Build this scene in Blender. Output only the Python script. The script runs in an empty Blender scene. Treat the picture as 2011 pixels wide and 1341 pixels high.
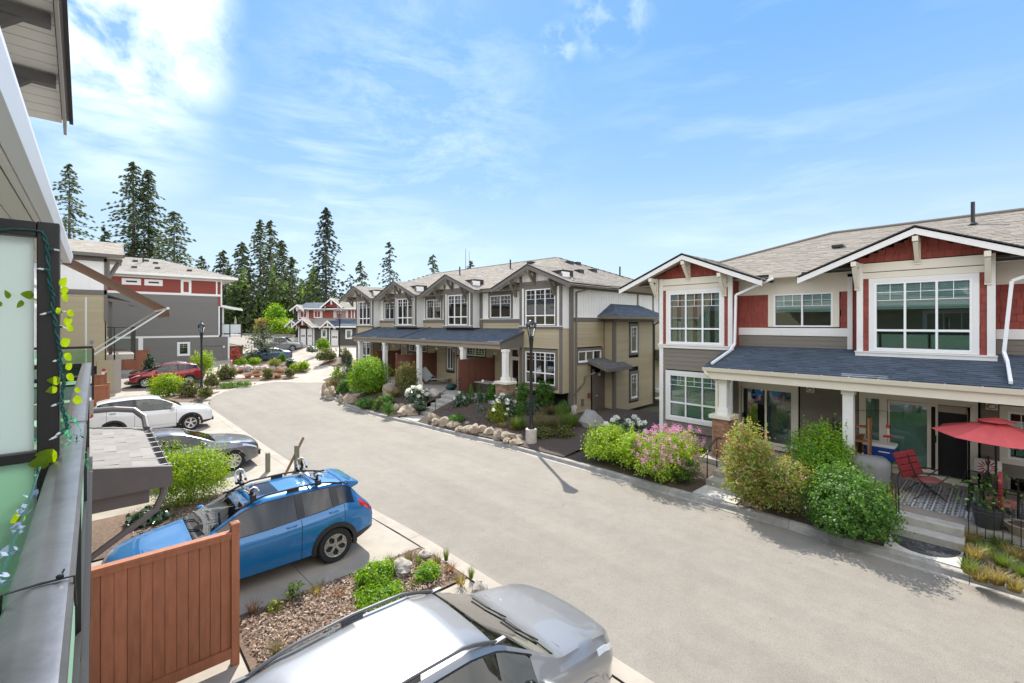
import bpy, math, random
import numpy as np
from mathutils import Vector, Matrix
scene = bpy.context.scene
COL = scene.collection
R = math.radians
random.seed(7)
rng = np.random.default_rng(7)
# ---------------------------------------------------------------- camera
CAM_H, FPX, YAW = 4.85, 894.0, R(42.5)
cam_data = bpy.data.cameras.new('camera')
cam = bpy.data.objects.new('camera', cam_data)
COL.objects.link(cam)
cam.location = (0, 0, CAM_H)
cam.rotation_euler = (R(90), 0, -YAW)
cam_data.sensor_width = 36
cam_data.lens = 36 * FPX / 2011
cam_data.shift_y = -(670.5 - 636) / 2011
cam_data.clip_start = 0.05
cam_data.clip_end = 3000
scene.camera = cam
# ---------------------------------------------------------------- sun, sky, exposure
SUN_EL = R(46)
SUN_AZ = Vector((0.51, 0.86, 0)).normalized()
SUN_DIR = Vector((SUN_AZ.x * math.cos(SUN_EL), SUN_AZ.y * math.cos(SUN_EL), math.sin(SUN_EL)))
sun_data = bpy.data.lights.new('sun', 'SUN')
sun_data.energy = 2.4
sun_data.angle = R(0.5)
sun_data.color = (1.0, 0.94, 0.84)
sun = bpy.data.objects.new('sun', sun_data)
COL.objects.link(sun)
sun.rotation_euler = SUN_DIR.to_track_quat('Z', 'Y').to_euler()
sun.location = (30, 50, 60)
world = bpy.data.worlds.new('World')
scene.world = world
world.use_nodes = True
wn, wl = world.node_tree.nodes, world.node_tree.links
wn.clear()
def wnode(t, **k):
 n = wn.new(t)
 for a, b in k.items():
  setattr(n, a, b)
 return n
def wmath(op, a, b=None, clamp=False):
 n = wnode('ShaderNodeMath', operation=op, use_clamp=clamp)
 for i, s in enumerate((a, b)):
  if s is None:
   continue
  if isinstance(s, (int, float)):
   n.inputs[i].default_value = s
  else:
   wl.new(s, n.inputs[i])
 return n.outputs[0]
w_out = wnode('ShaderNodeOutputWorld')
w_bg = wnode('ShaderNodeBackground')
w_bg.inputs['Strength'].default_value = 0.1
sky = wnode('ShaderNodeTexSky', sky_type='NISHITA', sun_disc=False)
sky.sun_elevation = SUN_EL
sky.sun_rotation = math.atan2(SUN_AZ.x, SUN_AZ.y)
sky.air_density = 1.0
sky.dust_density = 0.6
sky.ozone_density = 1.6
w_tc = wnode('ShaderNodeTexCoord')
def sky_dir(px, py):
 t, u = (px - 1005.5) / FPX, (636 - py) / FPX
 fx, fy = math.sin(YAW), math.cos(YAW)
 return Vector((fx + t * fy, fy - t * fx, u)).normalized()
def cloud(px, py, rad, soft, scale, thr, stretch=(1, 1, 1), rotz=0.0, detail=8, rough=0.6, gain=3.0):
 d = sky_dir(px, py)
 dist = wnode('ShaderNodeVectorMath', operation='DISTANCE')
 wl.new(w_tc.outputs['Generated'], dist.inputs[0])
 dist.inputs[1].default_value = d
 fall = wnode('ShaderNodeMapRange', interpolation_type='SMOOTHSTEP')
 fall.inputs[1].default_value = rad
 fall.inputs[2].default_value = rad * soft
 fall.inputs[3].default_value = 0
 fall.inputs[4].default_value = 1
 wl.new(dist.outputs['Value'], fall.inputs[0])
 mp = wnode('ShaderNodeMapping')
 mp.inputs['Rotation'].default_value = (0, 0, rotz)
 mp.inputs['Scale'].default_value = stretch
 wl.new(w_tc.outputs['Generated'], mp.inputs[0])
 nz = wnode('ShaderNodeTexNoise')
 nz.inputs['Scale'].default_value = scale
 nz.inputs['Detail'].default_value = detail
 nz.inputs['Roughness'].default_value = rough
 nz.inputs['Distortion'].default_value = 0.3
 wl.new(mp.outputs[0], nz.inputs['Vector'])
 a = wmath('SUBTRACT', nz.outputs['Fac'], thr)
 a = wmath('MULTIPLY', a, gain, True)
 return wmath('MULTIPLY', a, fall.outputs[0])
mask = cloud(195, 5, 0.21, 0.35, 6.0, 0.34, (1, 1, 1.5), gain=2.6)
for args in (dict(px=240, py=230, rad=0.17, soft=0.2, scale=5, thr=0.36, stretch=(1, 1, 4), gain=.8),
    dict(px=820, py=260, rad=0.42, soft=0.05, scale=4.0, thr=0.46, stretch=(1, 1, 2.4), gain=.62, rough=0.7),
    dict(px=640, py=350, rad=0.34, soft=0.1, scale=5, thr=0.47, stretch=(1, 1, 7), gain=.4),
    dict(px=1095, py=92, rad=0.05, soft=0.2, scale=16, thr=0.42, gain=1.2),
    dict(px=1195, py=25, rad=0.10, soft=0.2, scale=11, thr=0.46, gain=1.0),
    dict(px=1500, py=330, rad=0.5, soft=0.1, scale=2.5, thr=0.50, stretch=(1, 1, 6), gain=.35)):
 m2 = cloud(**args)
 mask = wmath('MAXIMUM', mask, m2)
# bright broken cloud, unseen, added behind and over the camera to light shaded fronts
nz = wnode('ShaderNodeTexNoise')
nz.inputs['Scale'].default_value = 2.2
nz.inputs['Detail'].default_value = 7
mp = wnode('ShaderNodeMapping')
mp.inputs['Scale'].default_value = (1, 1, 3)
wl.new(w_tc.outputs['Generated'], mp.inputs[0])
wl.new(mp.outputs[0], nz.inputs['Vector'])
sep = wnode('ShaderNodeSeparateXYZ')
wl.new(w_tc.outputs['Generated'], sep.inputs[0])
fill_cloud = wmath('MULTIPLY', wmath('SUBTRACT', nz.outputs['Fac'], 0.28), 3.0, True)
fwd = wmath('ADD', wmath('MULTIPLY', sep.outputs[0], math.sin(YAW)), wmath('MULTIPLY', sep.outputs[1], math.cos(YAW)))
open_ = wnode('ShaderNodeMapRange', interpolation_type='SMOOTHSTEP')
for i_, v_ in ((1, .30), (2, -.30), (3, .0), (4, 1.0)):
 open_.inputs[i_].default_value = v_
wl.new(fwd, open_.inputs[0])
fill_cloud = wmath('MULTIPLY', fill_cloud, open_.outputs[0])
mask = wmath('MAXIMUM', mask, fill_cloud)
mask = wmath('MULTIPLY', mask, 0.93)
# clear-sky colour by height above the horizon, mixed with the physical sky
gr = wnode('ShaderNodeValToRGB')
e = gr.color_ramp.elements
e[0].position, e[0].color = 0.0, (.72, .86, 1.0, 1)
e[1].position, e[1].color = 1.0, (.17, .40, .90, 1)
for p_, c_ in ((.16, (.60, .80, 1.0, 1)), (.30, (.36, .62, 1.0, 1)), (.50, (.22, .50, .98, 1))):
 q_ = e.new(p_)
 q_.color = c_
wl.new(sep.outputs[2], gr.inputs[0])
grs = wnode('ShaderNodeMixRGB', blend_type='MULTIPLY')
grs.inputs[0].default_value = 1
grs.inputs[2].default_value = (3.35, 3.35, 3.35, 1)
wl.new(gr.outputs[0], grs.inputs[1])
skm = wnode('ShaderNodeMixRGB', blend_type='MULTIPLY')
skm.inputs[0].default_value = 1
skm.inputs[2].default_value = (.50, .58, .68, 1)
wl.new(sky.outputs[0], skm.inputs[1])
mixh = wnode('ShaderNodeMixRGB')
mixh.inputs[0].default_value = 0.88
wl.new(skm.outputs[0], mixh.inputs[1])
wl.new(grs.outputs[0], mixh.inputs[2])
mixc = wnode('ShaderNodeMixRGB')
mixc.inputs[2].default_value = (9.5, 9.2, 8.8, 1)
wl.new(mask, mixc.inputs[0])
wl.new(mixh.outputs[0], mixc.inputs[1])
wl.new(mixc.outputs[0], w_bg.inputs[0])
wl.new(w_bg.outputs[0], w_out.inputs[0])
scene.view_settings.view_transform = 'Standard'
scene.view_settings.look = 'None'
scene.view_settings.exposure = 1.66
scene.view_settings.gamma = 1
scene.view_settings.use_curve_mapping = False
scene.cycles.max_bounces = 8
scene.cycles.transparent_max_bounces = 12
scene.cycles.use_denoising = True
# ---------------------------------------------------------------- measuring helpers
FX, FY = math.sin(YAW), math.cos(YAW)
def ramp(y):
 return float(np.interp(y, [-60, 40, 53, 66, 105, 140, 400], [0, 0, .80, 1.6, 3.0, 4.2, 7.0]))
def ray(px):
 t = (px - 1005.5) / FPX
 return FX + t * FY, FY - t * FX
def G(px, py, dz=0.0):
 """place on the ground (dz above the street) measured from the photograph"""
 a, b = ray(px)
 k = max(py - 636.0, 1.0) / FPX
 D = 2.0
 while D < 260 and CAM_H - k * D > ramp(b * D) + dz:
  D += .4
 lo, hi = D - .4, D
 for _ in range(12):
  D = (lo + hi) / 2
  if CAM_H - k * D > ramp(b * D) + dz:
   lo = D
  else:
   hi = D
 return a * D, b * D, ramp(b * D) + dz
# ---------------------------------------------------------------- materials
MATS = {}
def newmat(name):
 m = bpy.data.materials.new(name)
 m.use_nodes = True
 n = m.node_tree.nodes
 n.clear()
 return m, n, m.node_tree.links
def mat(name, col, rough=0.6, metal=0.0, noise=0.0, nscale=6.0, col2=None, bump=0.0, bscale=80.0,
  rnd=0.0, coat=0.0, stretch=None, spec=0.5, detail=6, dirt=0.0, dirtscale=1.2):
 if name in MATS:
  return MATS[name]
 m, n, l = newmat(name)
 out = n.new('ShaderNodeOutputMaterial')
 b = n.new('ShaderNodeBsdfPrincipled')
 l.new(b.outputs[0], out.inputs[0])
 b.inputs['Roughness'].default_value = rough
 b.inputs['Metallic'].default_value = metal
 b.inputs['Specular IOR Level'].default_value = spec
 b.inputs['Coat Weight'].default_value = coat
 b.inputs['Coat Roughness'].default_value = 0.03
 c = tuple(col) + (1,)
 src = None
 tc = n.new('ShaderNodeTexCoord')
 vec = tc.outputs['Object']
 if stretch:
  mp = n.new('ShaderNodeMapping')
  mp.inputs['Scale'].default_value = stretch
  l.new(vec, mp.inputs[0])
  vec = mp.outputs[0]
 if noise or col2:
  nz = n.new('ShaderNodeTexNoise')
  nz.inputs['Scale'].default_value = nscale
  nz.inputs['Detail'].default_value = detail
  nz.inputs['Roughness'].default_value = 0.65
  l.new(vec, nz.inputs['Vector'])
  cr = n.new('ShaderNodeValToRGB')
  k2 = tuple(col2) + (1,) if col2 else tuple(x * (1 - noise) for x in col) + (1,)
  k1 = c if col2 else tuple(min(1, x * (1 + noise)) for x in col) + (1,)
  cr.color_ramp.elements[0].color = k2
  cr.color_ramp.elements[0].position = 0.3
  cr.color_ramp.elements[1].color = k1
  cr.color_ramp.elements[1].position = 0.7
  l.new(nz.outputs['Fac'], cr.inputs[0])
  src = cr.outputs[0]
 if dirt:
  nd = n.new('ShaderNodeTexNoise')
  nd.inputs['Scale'].default_value = dirtscale
  nd.inputs['Detail'].default_value = 5
  l.new(tc.outputs['Object'], nd.inputs['Vector'])
  mr = n.new('ShaderNodeMapRange')
  mr.inputs[1].default_value = 0.4
  mr.inputs[2].default_value = 0.75
  mr.inputs[3].default_value = 1.0
  mr.inputs[4].default_value = 1.0 - dirt
  l.new(nd.outputs['Fac'], mr.inputs[0])
  mx = n.new('ShaderNodeMixRGB')
  mx.blend_type = 'MULTIPLY'
  mx.inputs[0].default_value = 1
  if src:
   l.new(src, mx.inputs[1])
  else:
   mx.inputs[1].default_value = c
  l.new(mr.outputs[0], mx.inputs[2])
  src = mx.outputs[0]
 if rnd:
  oi = n.new('ShaderNodeObjectInfo')
  ge = n.new('ShaderNodeNewGeometry')
  ad = n.new('ShaderNodeMath')
  ad.operation = 'ADD'
  l.new(oi.outputs['Random'], ad.inputs[0])
  l.new(ge.outputs['Random Per Island'], ad.inputs[1])
  fr = n.new('ShaderNodeMath')
  fr.operation = 'FRACT'
  l.new(ad.outputs[0], fr.inputs[0])
  mr = n.new('ShaderNodeMapRange')
  mr.inputs[3].default_value = 1 - rnd
  mr.inputs[4].default_value = 1 + rnd
  l.new(fr.outputs[0], mr.inputs[0])
  mx = n.new('ShaderNodeMixRGB')
  mx.blend_type = 'MULTIPLY'
  mx.inputs[0].default_value = 1
  if src:
   l.new(src, mx.inputs[1])
  else:
   mx.inputs[1].default_value = c
  l.new(mr.outputs[0], mx.inputs[2])
  src = mx.outputs[0]
 if src:
  l.new(src, b.inputs['Base Color'])
 else:
  b.inputs['Base Color'].default_value = c
 if bump:
  nb = n.new('ShaderNodeTexNoise')
  nb.inputs['Scale'].default_value = bscale
  nb.inputs['Detail'].default_value = 4
  l.new(vec, nb.inputs['Vector'])
  bp = n.new('ShaderNodeBump')
  bp.inputs['Strength'].default_value = bump
  bp.inputs['Distance'].default_value = 0.01
  l.new(nb.outputs['Fac'], bp.inputs['Height'])
  l.new(bp.outputs[0], b.inputs['Normal'])
 MATS[name] = m
 return m
def glassmat(name, tint, refl=1.0, ior=1.5, rough=0.0):
 if name in MATS:
  return MATS[name]
 m, n, l = newmat(name)
 out = n.new('ShaderNodeOutputMaterial')
 tr = n.new('ShaderNodeBsdfTransparent')
 tr.inputs[0].default_value = tuple(tint) + (1,)
 gl = n.new('ShaderNodeBsdfGlossy')
 gl.inputs['Roughness'].default_value = rough
 fr = n.new('ShaderNodeFresnel')
 fr.inputs[0].default_value = ior
 mu = n.new('ShaderNodeMath')
 mu.operation = 'MULTIPLY'
 mu.use_clamp = True
 mu.inputs[1].default_value = refl
 l.new(fr.outputs[0], mu.inputs[0])
 mx = n.new('ShaderNodeMixShader')
 l.new(mu.outputs[0], mx.inputs[0])
 l.new(tr.outputs[0], mx.inputs[1])
 l.new(gl.outputs[0], mx.inputs[2])
 l.new(mx.outputs[0], out.inputs[0])
 MATS[name] = m
 return m
def leafmat(name, cols, trans=0.45, rough=0.5, gloss=0.03):
 """leaf colour differs from leaf to leaf (random per island)"""
 if name in MATS:
  return MATS[name]
 m, n, l = newmat(name)
 out = n.new('ShaderNodeOutputMaterial')
 ge = n.new('ShaderNodeNewGeometry')
 cr = n.new('ShaderNodeValToRGB')
 e = cr.color_ramp.elements
 while len(e) < len(cols):
  e.new(0.5)
 for i, c in enumerate(cols):
  e[i].position = i / max(1, len(cols) - 1)
  e[i].color = tuple(c) + (1,)
 l.new(ge.outputs['Random Per Island'], cr.inputs[0])
 d = n.new('ShaderNodeBsdfDiffuse')
 t = n.new('ShaderNodeBsdfTranslucent')
 g = n.new('ShaderNodeBsdfGlossy')
 g.inputs['Roughness'].default_value = rough
 g.inputs['Color'].default_value = (1, 1, 1, 1)
 hs = n.new('ShaderNodeHueSaturation')
 hs.inputs['Value'].default_value = 1.6
 hs.inputs['Saturation'].default_value = 1.1
 hs.inputs['Hue'].default_value = 0.485
 l.new(cr.outputs[0], d.inputs[0])
 l.new(cr.outputs[0], hs.inputs['Color'])
 l.new(hs.outputs[0], t.inputs[0])
 m1 = n.new('ShaderNodeMixShader')
 m1.inputs[0].default_value = trans
 l.new(d.outputs[0], m1.inputs[1])
 l.new(t.outputs[0], m1.inputs[2])
 m2 = n.new('ShaderNodeMixShader')
 m2.inputs[0].default_value = gloss
 l.new(m1.outputs[0], m2.inputs[1])
 l.new(g.outputs[0], m2.inputs[2])
 l.new(m2.outputs[0], out.inputs[0])
 MATS[name] = m
 return m
# ---------------------------------------------------------------- mesh builder
BASE = {}          # object -> point of its own frame that is its origin
class MB:
 def __init__(self):
  self.v, self.f = [], []
 def add(self, vs, fs):
  o = len(self.v)
  self.v.extend(tuple(p) for p in vs)
  self.f.extend(tuple(i + o for i in f) for f in fs)
  return self
 def box(self, x0, y0, z0, x1, y1, z1):
  x0, x1 = min(x0, x1), max(x0, x1)
  y0, y1 = min(y0, y1), max(y0, y1)
  z0, z1 = min(z0, z1), max(z0, z1)
  return self.add([(x0, y0, z0), (x1, y0, z0), (x1, y1, z0), (x0, y1, z0),
      (x0, y0, z1), (x1, y0, z1), (x1, y1, z1), (x0, y1, z1)],
      [(3, 2, 1, 0), (4, 5, 6, 7), (0, 1, 5, 4), (1, 2, 6, 5), (2, 3, 7, 6), (3, 0, 4, 7)])
 def bar(self, p, q, w, h, up=(0, 0, 1)):
  p, q = Vector(p), Vector(q)
  d = (q - p).normalized()
  s = d.cross(Vector(up))
  if s.length < 1e-4:
   s = d.cross(Vector((1, 0, 0)))
  s.normalize()
  t = s.cross(d).normalized()
  vs = []
  for a in (p, q):
   for i, j in ((-1, -1), (1, -1), (1, 1), (-1, 1)):
    vs.append(a + s * (w / 2 * i) + t * (h / 2 * j))
  return self.add(vs, [(3, 2, 1, 0), (4, 5, 6, 7), (0, 1, 5, 4), (1, 2, 6, 5), (2, 3, 7, 6), (3, 0, 4, 7)])
 def tube(self, pts, r, n=6, cap=True):
  pts = [Vector(p) for p in pts]
  rs = r if isinstance(r, (list, tuple)) else [r] * len(pts)
  rings, prev = [], None
  for i, p in enumerate(pts):
   a = pts[max(0, i - 1)]
   b = pts[min(len(pts) - 1, i + 1)]
   d = (b - a).normalized() if (b - a).length > 1e-9 else Vector((0, 0, 1))
   if prev is None:
    s = d.cross(Vector((0, 0, 1)))
    if s.length < 1e-3:
     s = d.cross(Vector((1, 0, 0)))
   else:
    s = prev - d * prev.dot(d)
    if s.length < 1e-5:
     s = d.cross(Vector((1, 0, 0)))
   s.normalize()
   prev = s
   t = d.cross(s)
   rings.append([p + (s * math.cos(2 * math.pi * k / n) + t * math.sin(2 * math.pi * k / n)) * rs[i] for k in range(n)])
  vs = [q for rr in rings for q in rr]
  fs = []
  for i in range(len(pts) - 1):
   for k in range(n):
    k2 = (k + 1) % n
    fs.append((i * n + k, i * n + k2, (i + 1) * n + k2, (i + 1) * n + k))
  if cap:
   fs.append(tuple(range(n - 1, -1, -1)))
   fs.append(tuple((len(pts) - 1) * n + k for k in range(n)))
  return self.add(vs, fs)
 def lathe(self, prof, n=16, c=(0, 0, 0), axis='z', cap=True):
  vs, fs = [], []
  for (r, h) in prof:
   for k in range(n):
    a = 2 * math.pi * k / n
    x, y = r * math.cos(a), r * math.sin(a)
    p = (x, y, h) if axis == 'z' else ((x, h, y) if axis == 'y' else (h, x, y))
    vs.append((p[0] + c[0], p[1] + c[1], p[2] + c[2]))
  for i in range(len(prof) - 1):
   for k in range(n):
    k2 = (k + 1) % n
    q = (i * n + k, i * n + k2, (i + 1) * n + k2, (i + 1) * n + k)
    fs.append(q if axis != 'y' else q[::-1])
  if cap:
   fs.append(tuple(range(n - 1, -1, -1)))
   fs.append(tuple((len(prof) - 1) * n + k for k in range(n)))
  return self.add(vs, fs)
 def prism(self, poly, fn, t0, t1):
  """poly: 2-D outline; fn(a, b, t) -> 3-D point"""
  k = len(poly)
  vs = [fn(a, b, t0) for a, b in poly] + [fn(a, b, t1) for a, b in poly]
  fs = [tuple(range(k)), tuple(range(2 * k - 1, k - 1, -1))]
  for i in range(k):
   j = (i + 1) % k
   fs.append((j, i, i + k, j + k))
  return self.add(vs, fs)
 def quad(self, a, b, c, d):
  return self.add([a, b, c, d], [(0, 1, 2, 3)])
 def rock(self, c, rx, ry, rz, seed=0, n=9, m=6, rough=0.28, facet=True):
  rr = random.Random(seed)
  pl = []
  for _ in range(7):
   d = Vector((rr.gauss(0, 1), rr.gauss(0, 1), rr.gauss(0, .8))).normalized()
   pl.append((d, rr.uniform(0.62, 0.9)))
  vs = []
  for i in range(m + 1):
   th = math.pi * i / m
   for k in range(n):
    ph = 2 * math.pi * (k + 0.5 * (i % 2)) / n
    d = Vector((math.sin(th) * math.cos(ph), math.sin(th) * math.sin(ph), math.cos(th)))
    s = 1.0 + rr.uniform(-rough, rough) * 0.35 * (1 if 0 < i < m else 0)
    for pd, ps in pl:
     q = d.dot(pd)
     if q > 1e-3:
      s = min(s, ps / q + 0.02)
    vs.append((c[0] + d.x * s * rx, c[1] + d.y * s * ry, c[2] + d.z * s * rz))
  fs = []
  for i in range(m):
   for k in range(n):
    k2 = (k + 1) % n
    fs.append((i * n + k, (i + 1) * n + k, (i + 1) * n + k2, i * n + k2))
  return self.add(vs, fs)
 def build(self, name, m, parent=None, smooth=False, kind=None, label=None, bevel=0.0, base=None):
  me = bpy.data.meshes.new(name)
  off = BASE.get(parent.name, (0, 0, 0)) if parent else (base or (0, 0, 0))
  V = np.array(self.v, dtype=np.float64).reshape(-1, 3) - np.array(off)
  me.from_pydata(V.tolist(), [], self.f)
  return link(me, name, m, parent, smooth, kind, label, bevel, off)
def link(me, name, m, parent=None, smooth=False, kind=None, label=None, bevel=0.0, off=(0, 0, 0)):
 if m is not None and len(me.materials) == 0:
  me.materials.append(m)
 if smooth:
  me.polygons.foreach_set('use_smooth', [True] * len(me.polygons))
  if smooth != True:
   me.set_sharp_from_angle(angle=R(smooth))
 o = bpy.data.objects.new(name, me)
 COL.objects.link(o)
 if parent:
  o.parent = parent
 BASE[o.name] = tuple(off)
 if kind:
  o['kind'] = kind
 if label:
  o['label'] = label
 if bevel:
  b = o.modifiers.new('bevel', 'BEVEL')
  b.width = bevel
  b.segments = 2
  b.limit_method = 'ANGLE'
 return o
def npmesh(name, V, F):
 """V (n,3), F (m,k) arrays -> mesh, fast"""
 me = bpy.data.meshes.new(name)
 V = np.ascontiguousarray(V, dtype=np.float32)
 F = np.ascontiguousarray(F, dtype=np.int32)
 k = F.shape[1]
 me.vertices.add(len(V))
 me.vertices.foreach_set('co', V.ravel())
 me.loops.add(F.size)
 me.loops.foreach_set('vertex_index', F.ravel())
 me.polygons.add(len(F))
 me.polygons.foreach_set('loop_start', np.arange(0, F.size, k, dtype=np.int32))
 me.update(calc_edges=True)
 return me
def tag(o, label=None, cat=None, group=None, kind=None):
 if label:
  o['label'] = label
 if cat:
  o['category'] = cat
 if group:
  o['group'] = group
 if kind:
  o['kind'] = kind
 return o
def thing(name, label, cat, base=(0, 0, 0), rot=0.0, group=None, loc=None):
 """Empty at the thing's base; parts are modelled in the frame turned by rot"""
 o = bpy.data.objects.new(name, None)
 COL.objects.link(o)
 if loc is None:
  o.location = Matrix.Rotation(rot, 3, 'Z') @ Vector(base)
  BASE[o.name] = tuple(base)
 else:
  o.location = loc
  BASE[o.name] = tuple(base)
 o.rotation_euler = (0, 0, rot)
 o.empty_display_size = 0.2
 return tag(o, label, cat, group)
def solo(name, label, cat, mb, m, base, group=None, smooth=False, bevel=0, rot=0.0):
 o = mb.build(name, m, None, smooth, None, None, bevel, base)
 o.location = Matrix.Rotation(rot, 3, 'Z') @ Vector(base)
 o.rotation_euler = (0, 0, rot)
 return tag(o, label, cat, group)
def structure(name, mb, m, smooth=False, bevel=0):
 return tag(mb.build(name, m, None, smooth, None, None, bevel), kind='structure')
def dup(o, loc, rot, label=None, group=None, scale=None):
 def cp(a, par):
  c = a.copy()
  COL.objects.link(c)
  if par:
   c.parent = par
  for ch in a.children:
   cp(ch, c)
  return c
 c = cp(o, None)
 c.location = loc
 c.rotation_euler = (0, 0, rot)
 if scale:
  c.scale = scale if isinstance(scale, tuple) else (scale,) * 3
 return tag(c, label, None, group)
# ================================================================ ground, road, kerbs, drives, beds
BR = math.atan(900.5 / 894) - YAW      # the beige terrace stands turned by 2.7 degrees to the street
def M2W(v, u):
 c, s = math.cos(BR), math.sin(BR)
 return v * c - u * s, v * s + u * c
def W2M(x, y):
 c, s = math.cos(BR), math.sin(BR)
 return x * c + y * s, -x * s + y * c
def asphalt_mat():
 m, n, l = newmat('asphalt')
 out = n.new('ShaderNodeOutputMaterial')
 b = n.new('ShaderNodeBsdfPrincipled')
 l.new(b.outputs[0], out.inputs[0])
 b.inputs['Roughness'].default_value = 0.85
 tc = n.new('ShaderNodeTexCoord')
 def nz(scale, detail=5):
  q = n.new('ShaderNodeTexNoise')
  q.inputs['Scale'].default_value = scale
  q.inputs['Detail'].default_value = detail
  q.inputs['Roughness'].default_value = 0.7
  l.new(tc.outputs['Object'], q.inputs['Vector'])
  return q.outputs['Fac']
 def ramp_(s, p0, p1, c0, c1):
  q = n.new('ShaderNodeValToRGB')
  q.color_ramp.elements[0].position = p0
  q.color_ramp.elements[1].position = p1
  q.color_ramp.elements[0].color = c0 + (1,)
  q.color_ramp.elements[1].color = c1 + (1,)
  l.new(s, q.inputs[0])
  return q.outputs[0]
 def mul(a, c):
  q = n.new('ShaderNodeMixRGB')
  q.blend_type = 'MULTIPLY'
  q.inputs[0].default_value = 1
  l.new(a, q.inputs[1])
  l.new(c, q.inputs[2])
  return q.outputs[0]
 base = ramp_(nz(0.35, 4), 0.35, 0.7, (.214, .194, .165), (.250, .228, .195))
 grain = ramp_(nz(70, 2), 0.36, 0.62, (.80, .80, .80), (1.12, 1.12, 1.12))
 patch = ramp_(nz(2.6, 5), 0.38, 0.62, (.93, .93, .93), (1.03, 1.03, 1.03))
 spots = ramp_(nz(9, 2), 0.27, 0.33, (.84, .83, .82), (1, 1, 1))
 mp = n.new('ShaderNodeMapping')
 mp.inputs['Scale'].default_value = (1.5, .10, 1)
 l.new(tc.outputs['Object'], mp.inputs[0])
 q = n.new('ShaderNodeTexNoise')
 q.inputs['Scale'].default_value = 1.0
 q.inputs['Detail'].default_value = 3
 l.new(mp.outputs[0], q.inputs['Vector'])
 wear = ramp_(q.outputs['Fac'], 0.35, 0.65, (.93, .93, .935), (1.05, 1.05, 1.04))
 drips = ramp_(nz(3.2, 1), 0.215, 0.245, (.70, .69, .68), (1, 1, 1))
 l.new(mul(mul(mul(mul(mul(base, grain), patch), spots), wear), drips), b.inputs['Base Color'])
 bp = n.new('ShaderNodeBump')
 bp.inputs['Strength'].default_value = 0.25
 bp.inputs['Distance'].default_value = 0.006
 l.new(nz(220, 2), bp.inputs['Height'])
 l.new(bp.outputs[0], b.inputs['Normal'])
 MATS['asphalt'] = m
 return m
ASPHALT = asphalt_mat()
CONCRETE = mat('concrete', (.375, .335, .28), .85, noise=.14, nscale=1.6, bump=.2, bscale=120, dirt=.14, dirtscale=.9)
CONC_STEP = mat('concrete_step', (.40, .38, .34), .85, noise=.16, nscale=5, bump=.3, bscale=90, dirt=.2, dirtscale=3)
CONC_KERB = mat('concrete_kerb', (.34, .325, .30), .85, noise=.2, nscale=4, bump=.3, bscale=90, rnd=.06, dirt=.22, dirtscale=1.6)
PAVER = mat('patio_paver', (.30, .26, .22), .8, noise=.12, nscale=9, rnd=.12, bump=.15)
SOIL = mat('soil', (.075, .055, .042), .95, noise=.45, nscale=14, bump=1.0, bscale=40)
MULCH = mat('bark_mulch', (.24, .165, .115), .95, col2=(.085, .056, .04), nscale=15, bump=1.0, bscale=45, detail=9)
GROUND = mat('ground', (.10, .10, .05), .95, noise=.35, nscale=.3)
LP = [(-30, 5.6), (0, 5.6), (3.2, 5.57), (8.6, 5.53), (12, 5.32), (17.6, 5.06), (24.3, 4.97), (30.3, 4.94), (33, 5.1)]
RP = [(-30, 11.8), (-6, 11.9), (0, 11.96), (4, 12.05), (7, 11.96), (10, 11.9), (12, 11.82), (14, 11.72), (16, 11.45), (19, 11.2), (21.3, 10.85),
  (26.5, 10.78), (31, 11.4), (33, 11.75)]
LPX = [(412, 785), (425, 776), (440, 770), (468, 763), (500, 757), (560, 746), (600, 738), (622, 730)]
RPX = [(640, 757), (665, 745), (692, 734)]
LC = [(x, y) for y, x in LP] + [G(*p)[:2] for p in LPX]
RC = [(x, y) for y, x in RP] + [G(*p)[:2] for p in RPX]
def smoothline(pts, step=0.8):
 pts = [Vector((p[0], p[1], 0)) for p in pts]
 out = []
 for i in range(len(pts) - 1):
  p0, p1, p2, p3 = pts[max(0, i - 1)], pts[i], pts[i + 1], pts[min(len(pts) - 1, i + 2)]
  k = max(1, int((p2 - p1).length / step))
  for j in range(k):
   t = j / k
   out.append(0.5 * ((2 * p1) + (p2 - p0) * t + (2 * p0 - 5 * p1 + 4 * p2 - p3) * t * t + (3 * p1 - p0 - 3 * p2 + p3) * t ** 3))
 out.append(pts[-1])
 return [(p.x, p.y) for p in out]
LS, RS = smoothline(LC), smoothline(RC)
def grid(name, m, xs, ys, zf, kind='structure', parent=None, smooth=True):
 V, F = [], []
 nx = len(xs)
 for y in ys:
  for x in xs:
   V.append((x, y, zf(x, y)))
 for j in range(len(ys) - 1):
  for i in range(nx - 1):
   F.append((j * nx + i, j * nx + i + 1, (j + 1) * nx + i + 1, (j + 1) * nx + i))
 mb = MB().add(V, F)
 return tag(mb.build(name, m, parent, smooth), kind=kind)
KN = [-60, -30, -10, 0, 10, 20, 30, 40, 46.5, 53, 59, 66, 80, 105, 140, 200, 300, 400]
grid('ground', GROUND, [-600, -300, -120, -60, -30, -10, 0, 10, 20, 40, 60, 120, 300, 600], [-600, -200] + KN + [700, 1200],
  lambda x, y: ramp(max(-60, min(y, 400))) - 0.06)
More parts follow.
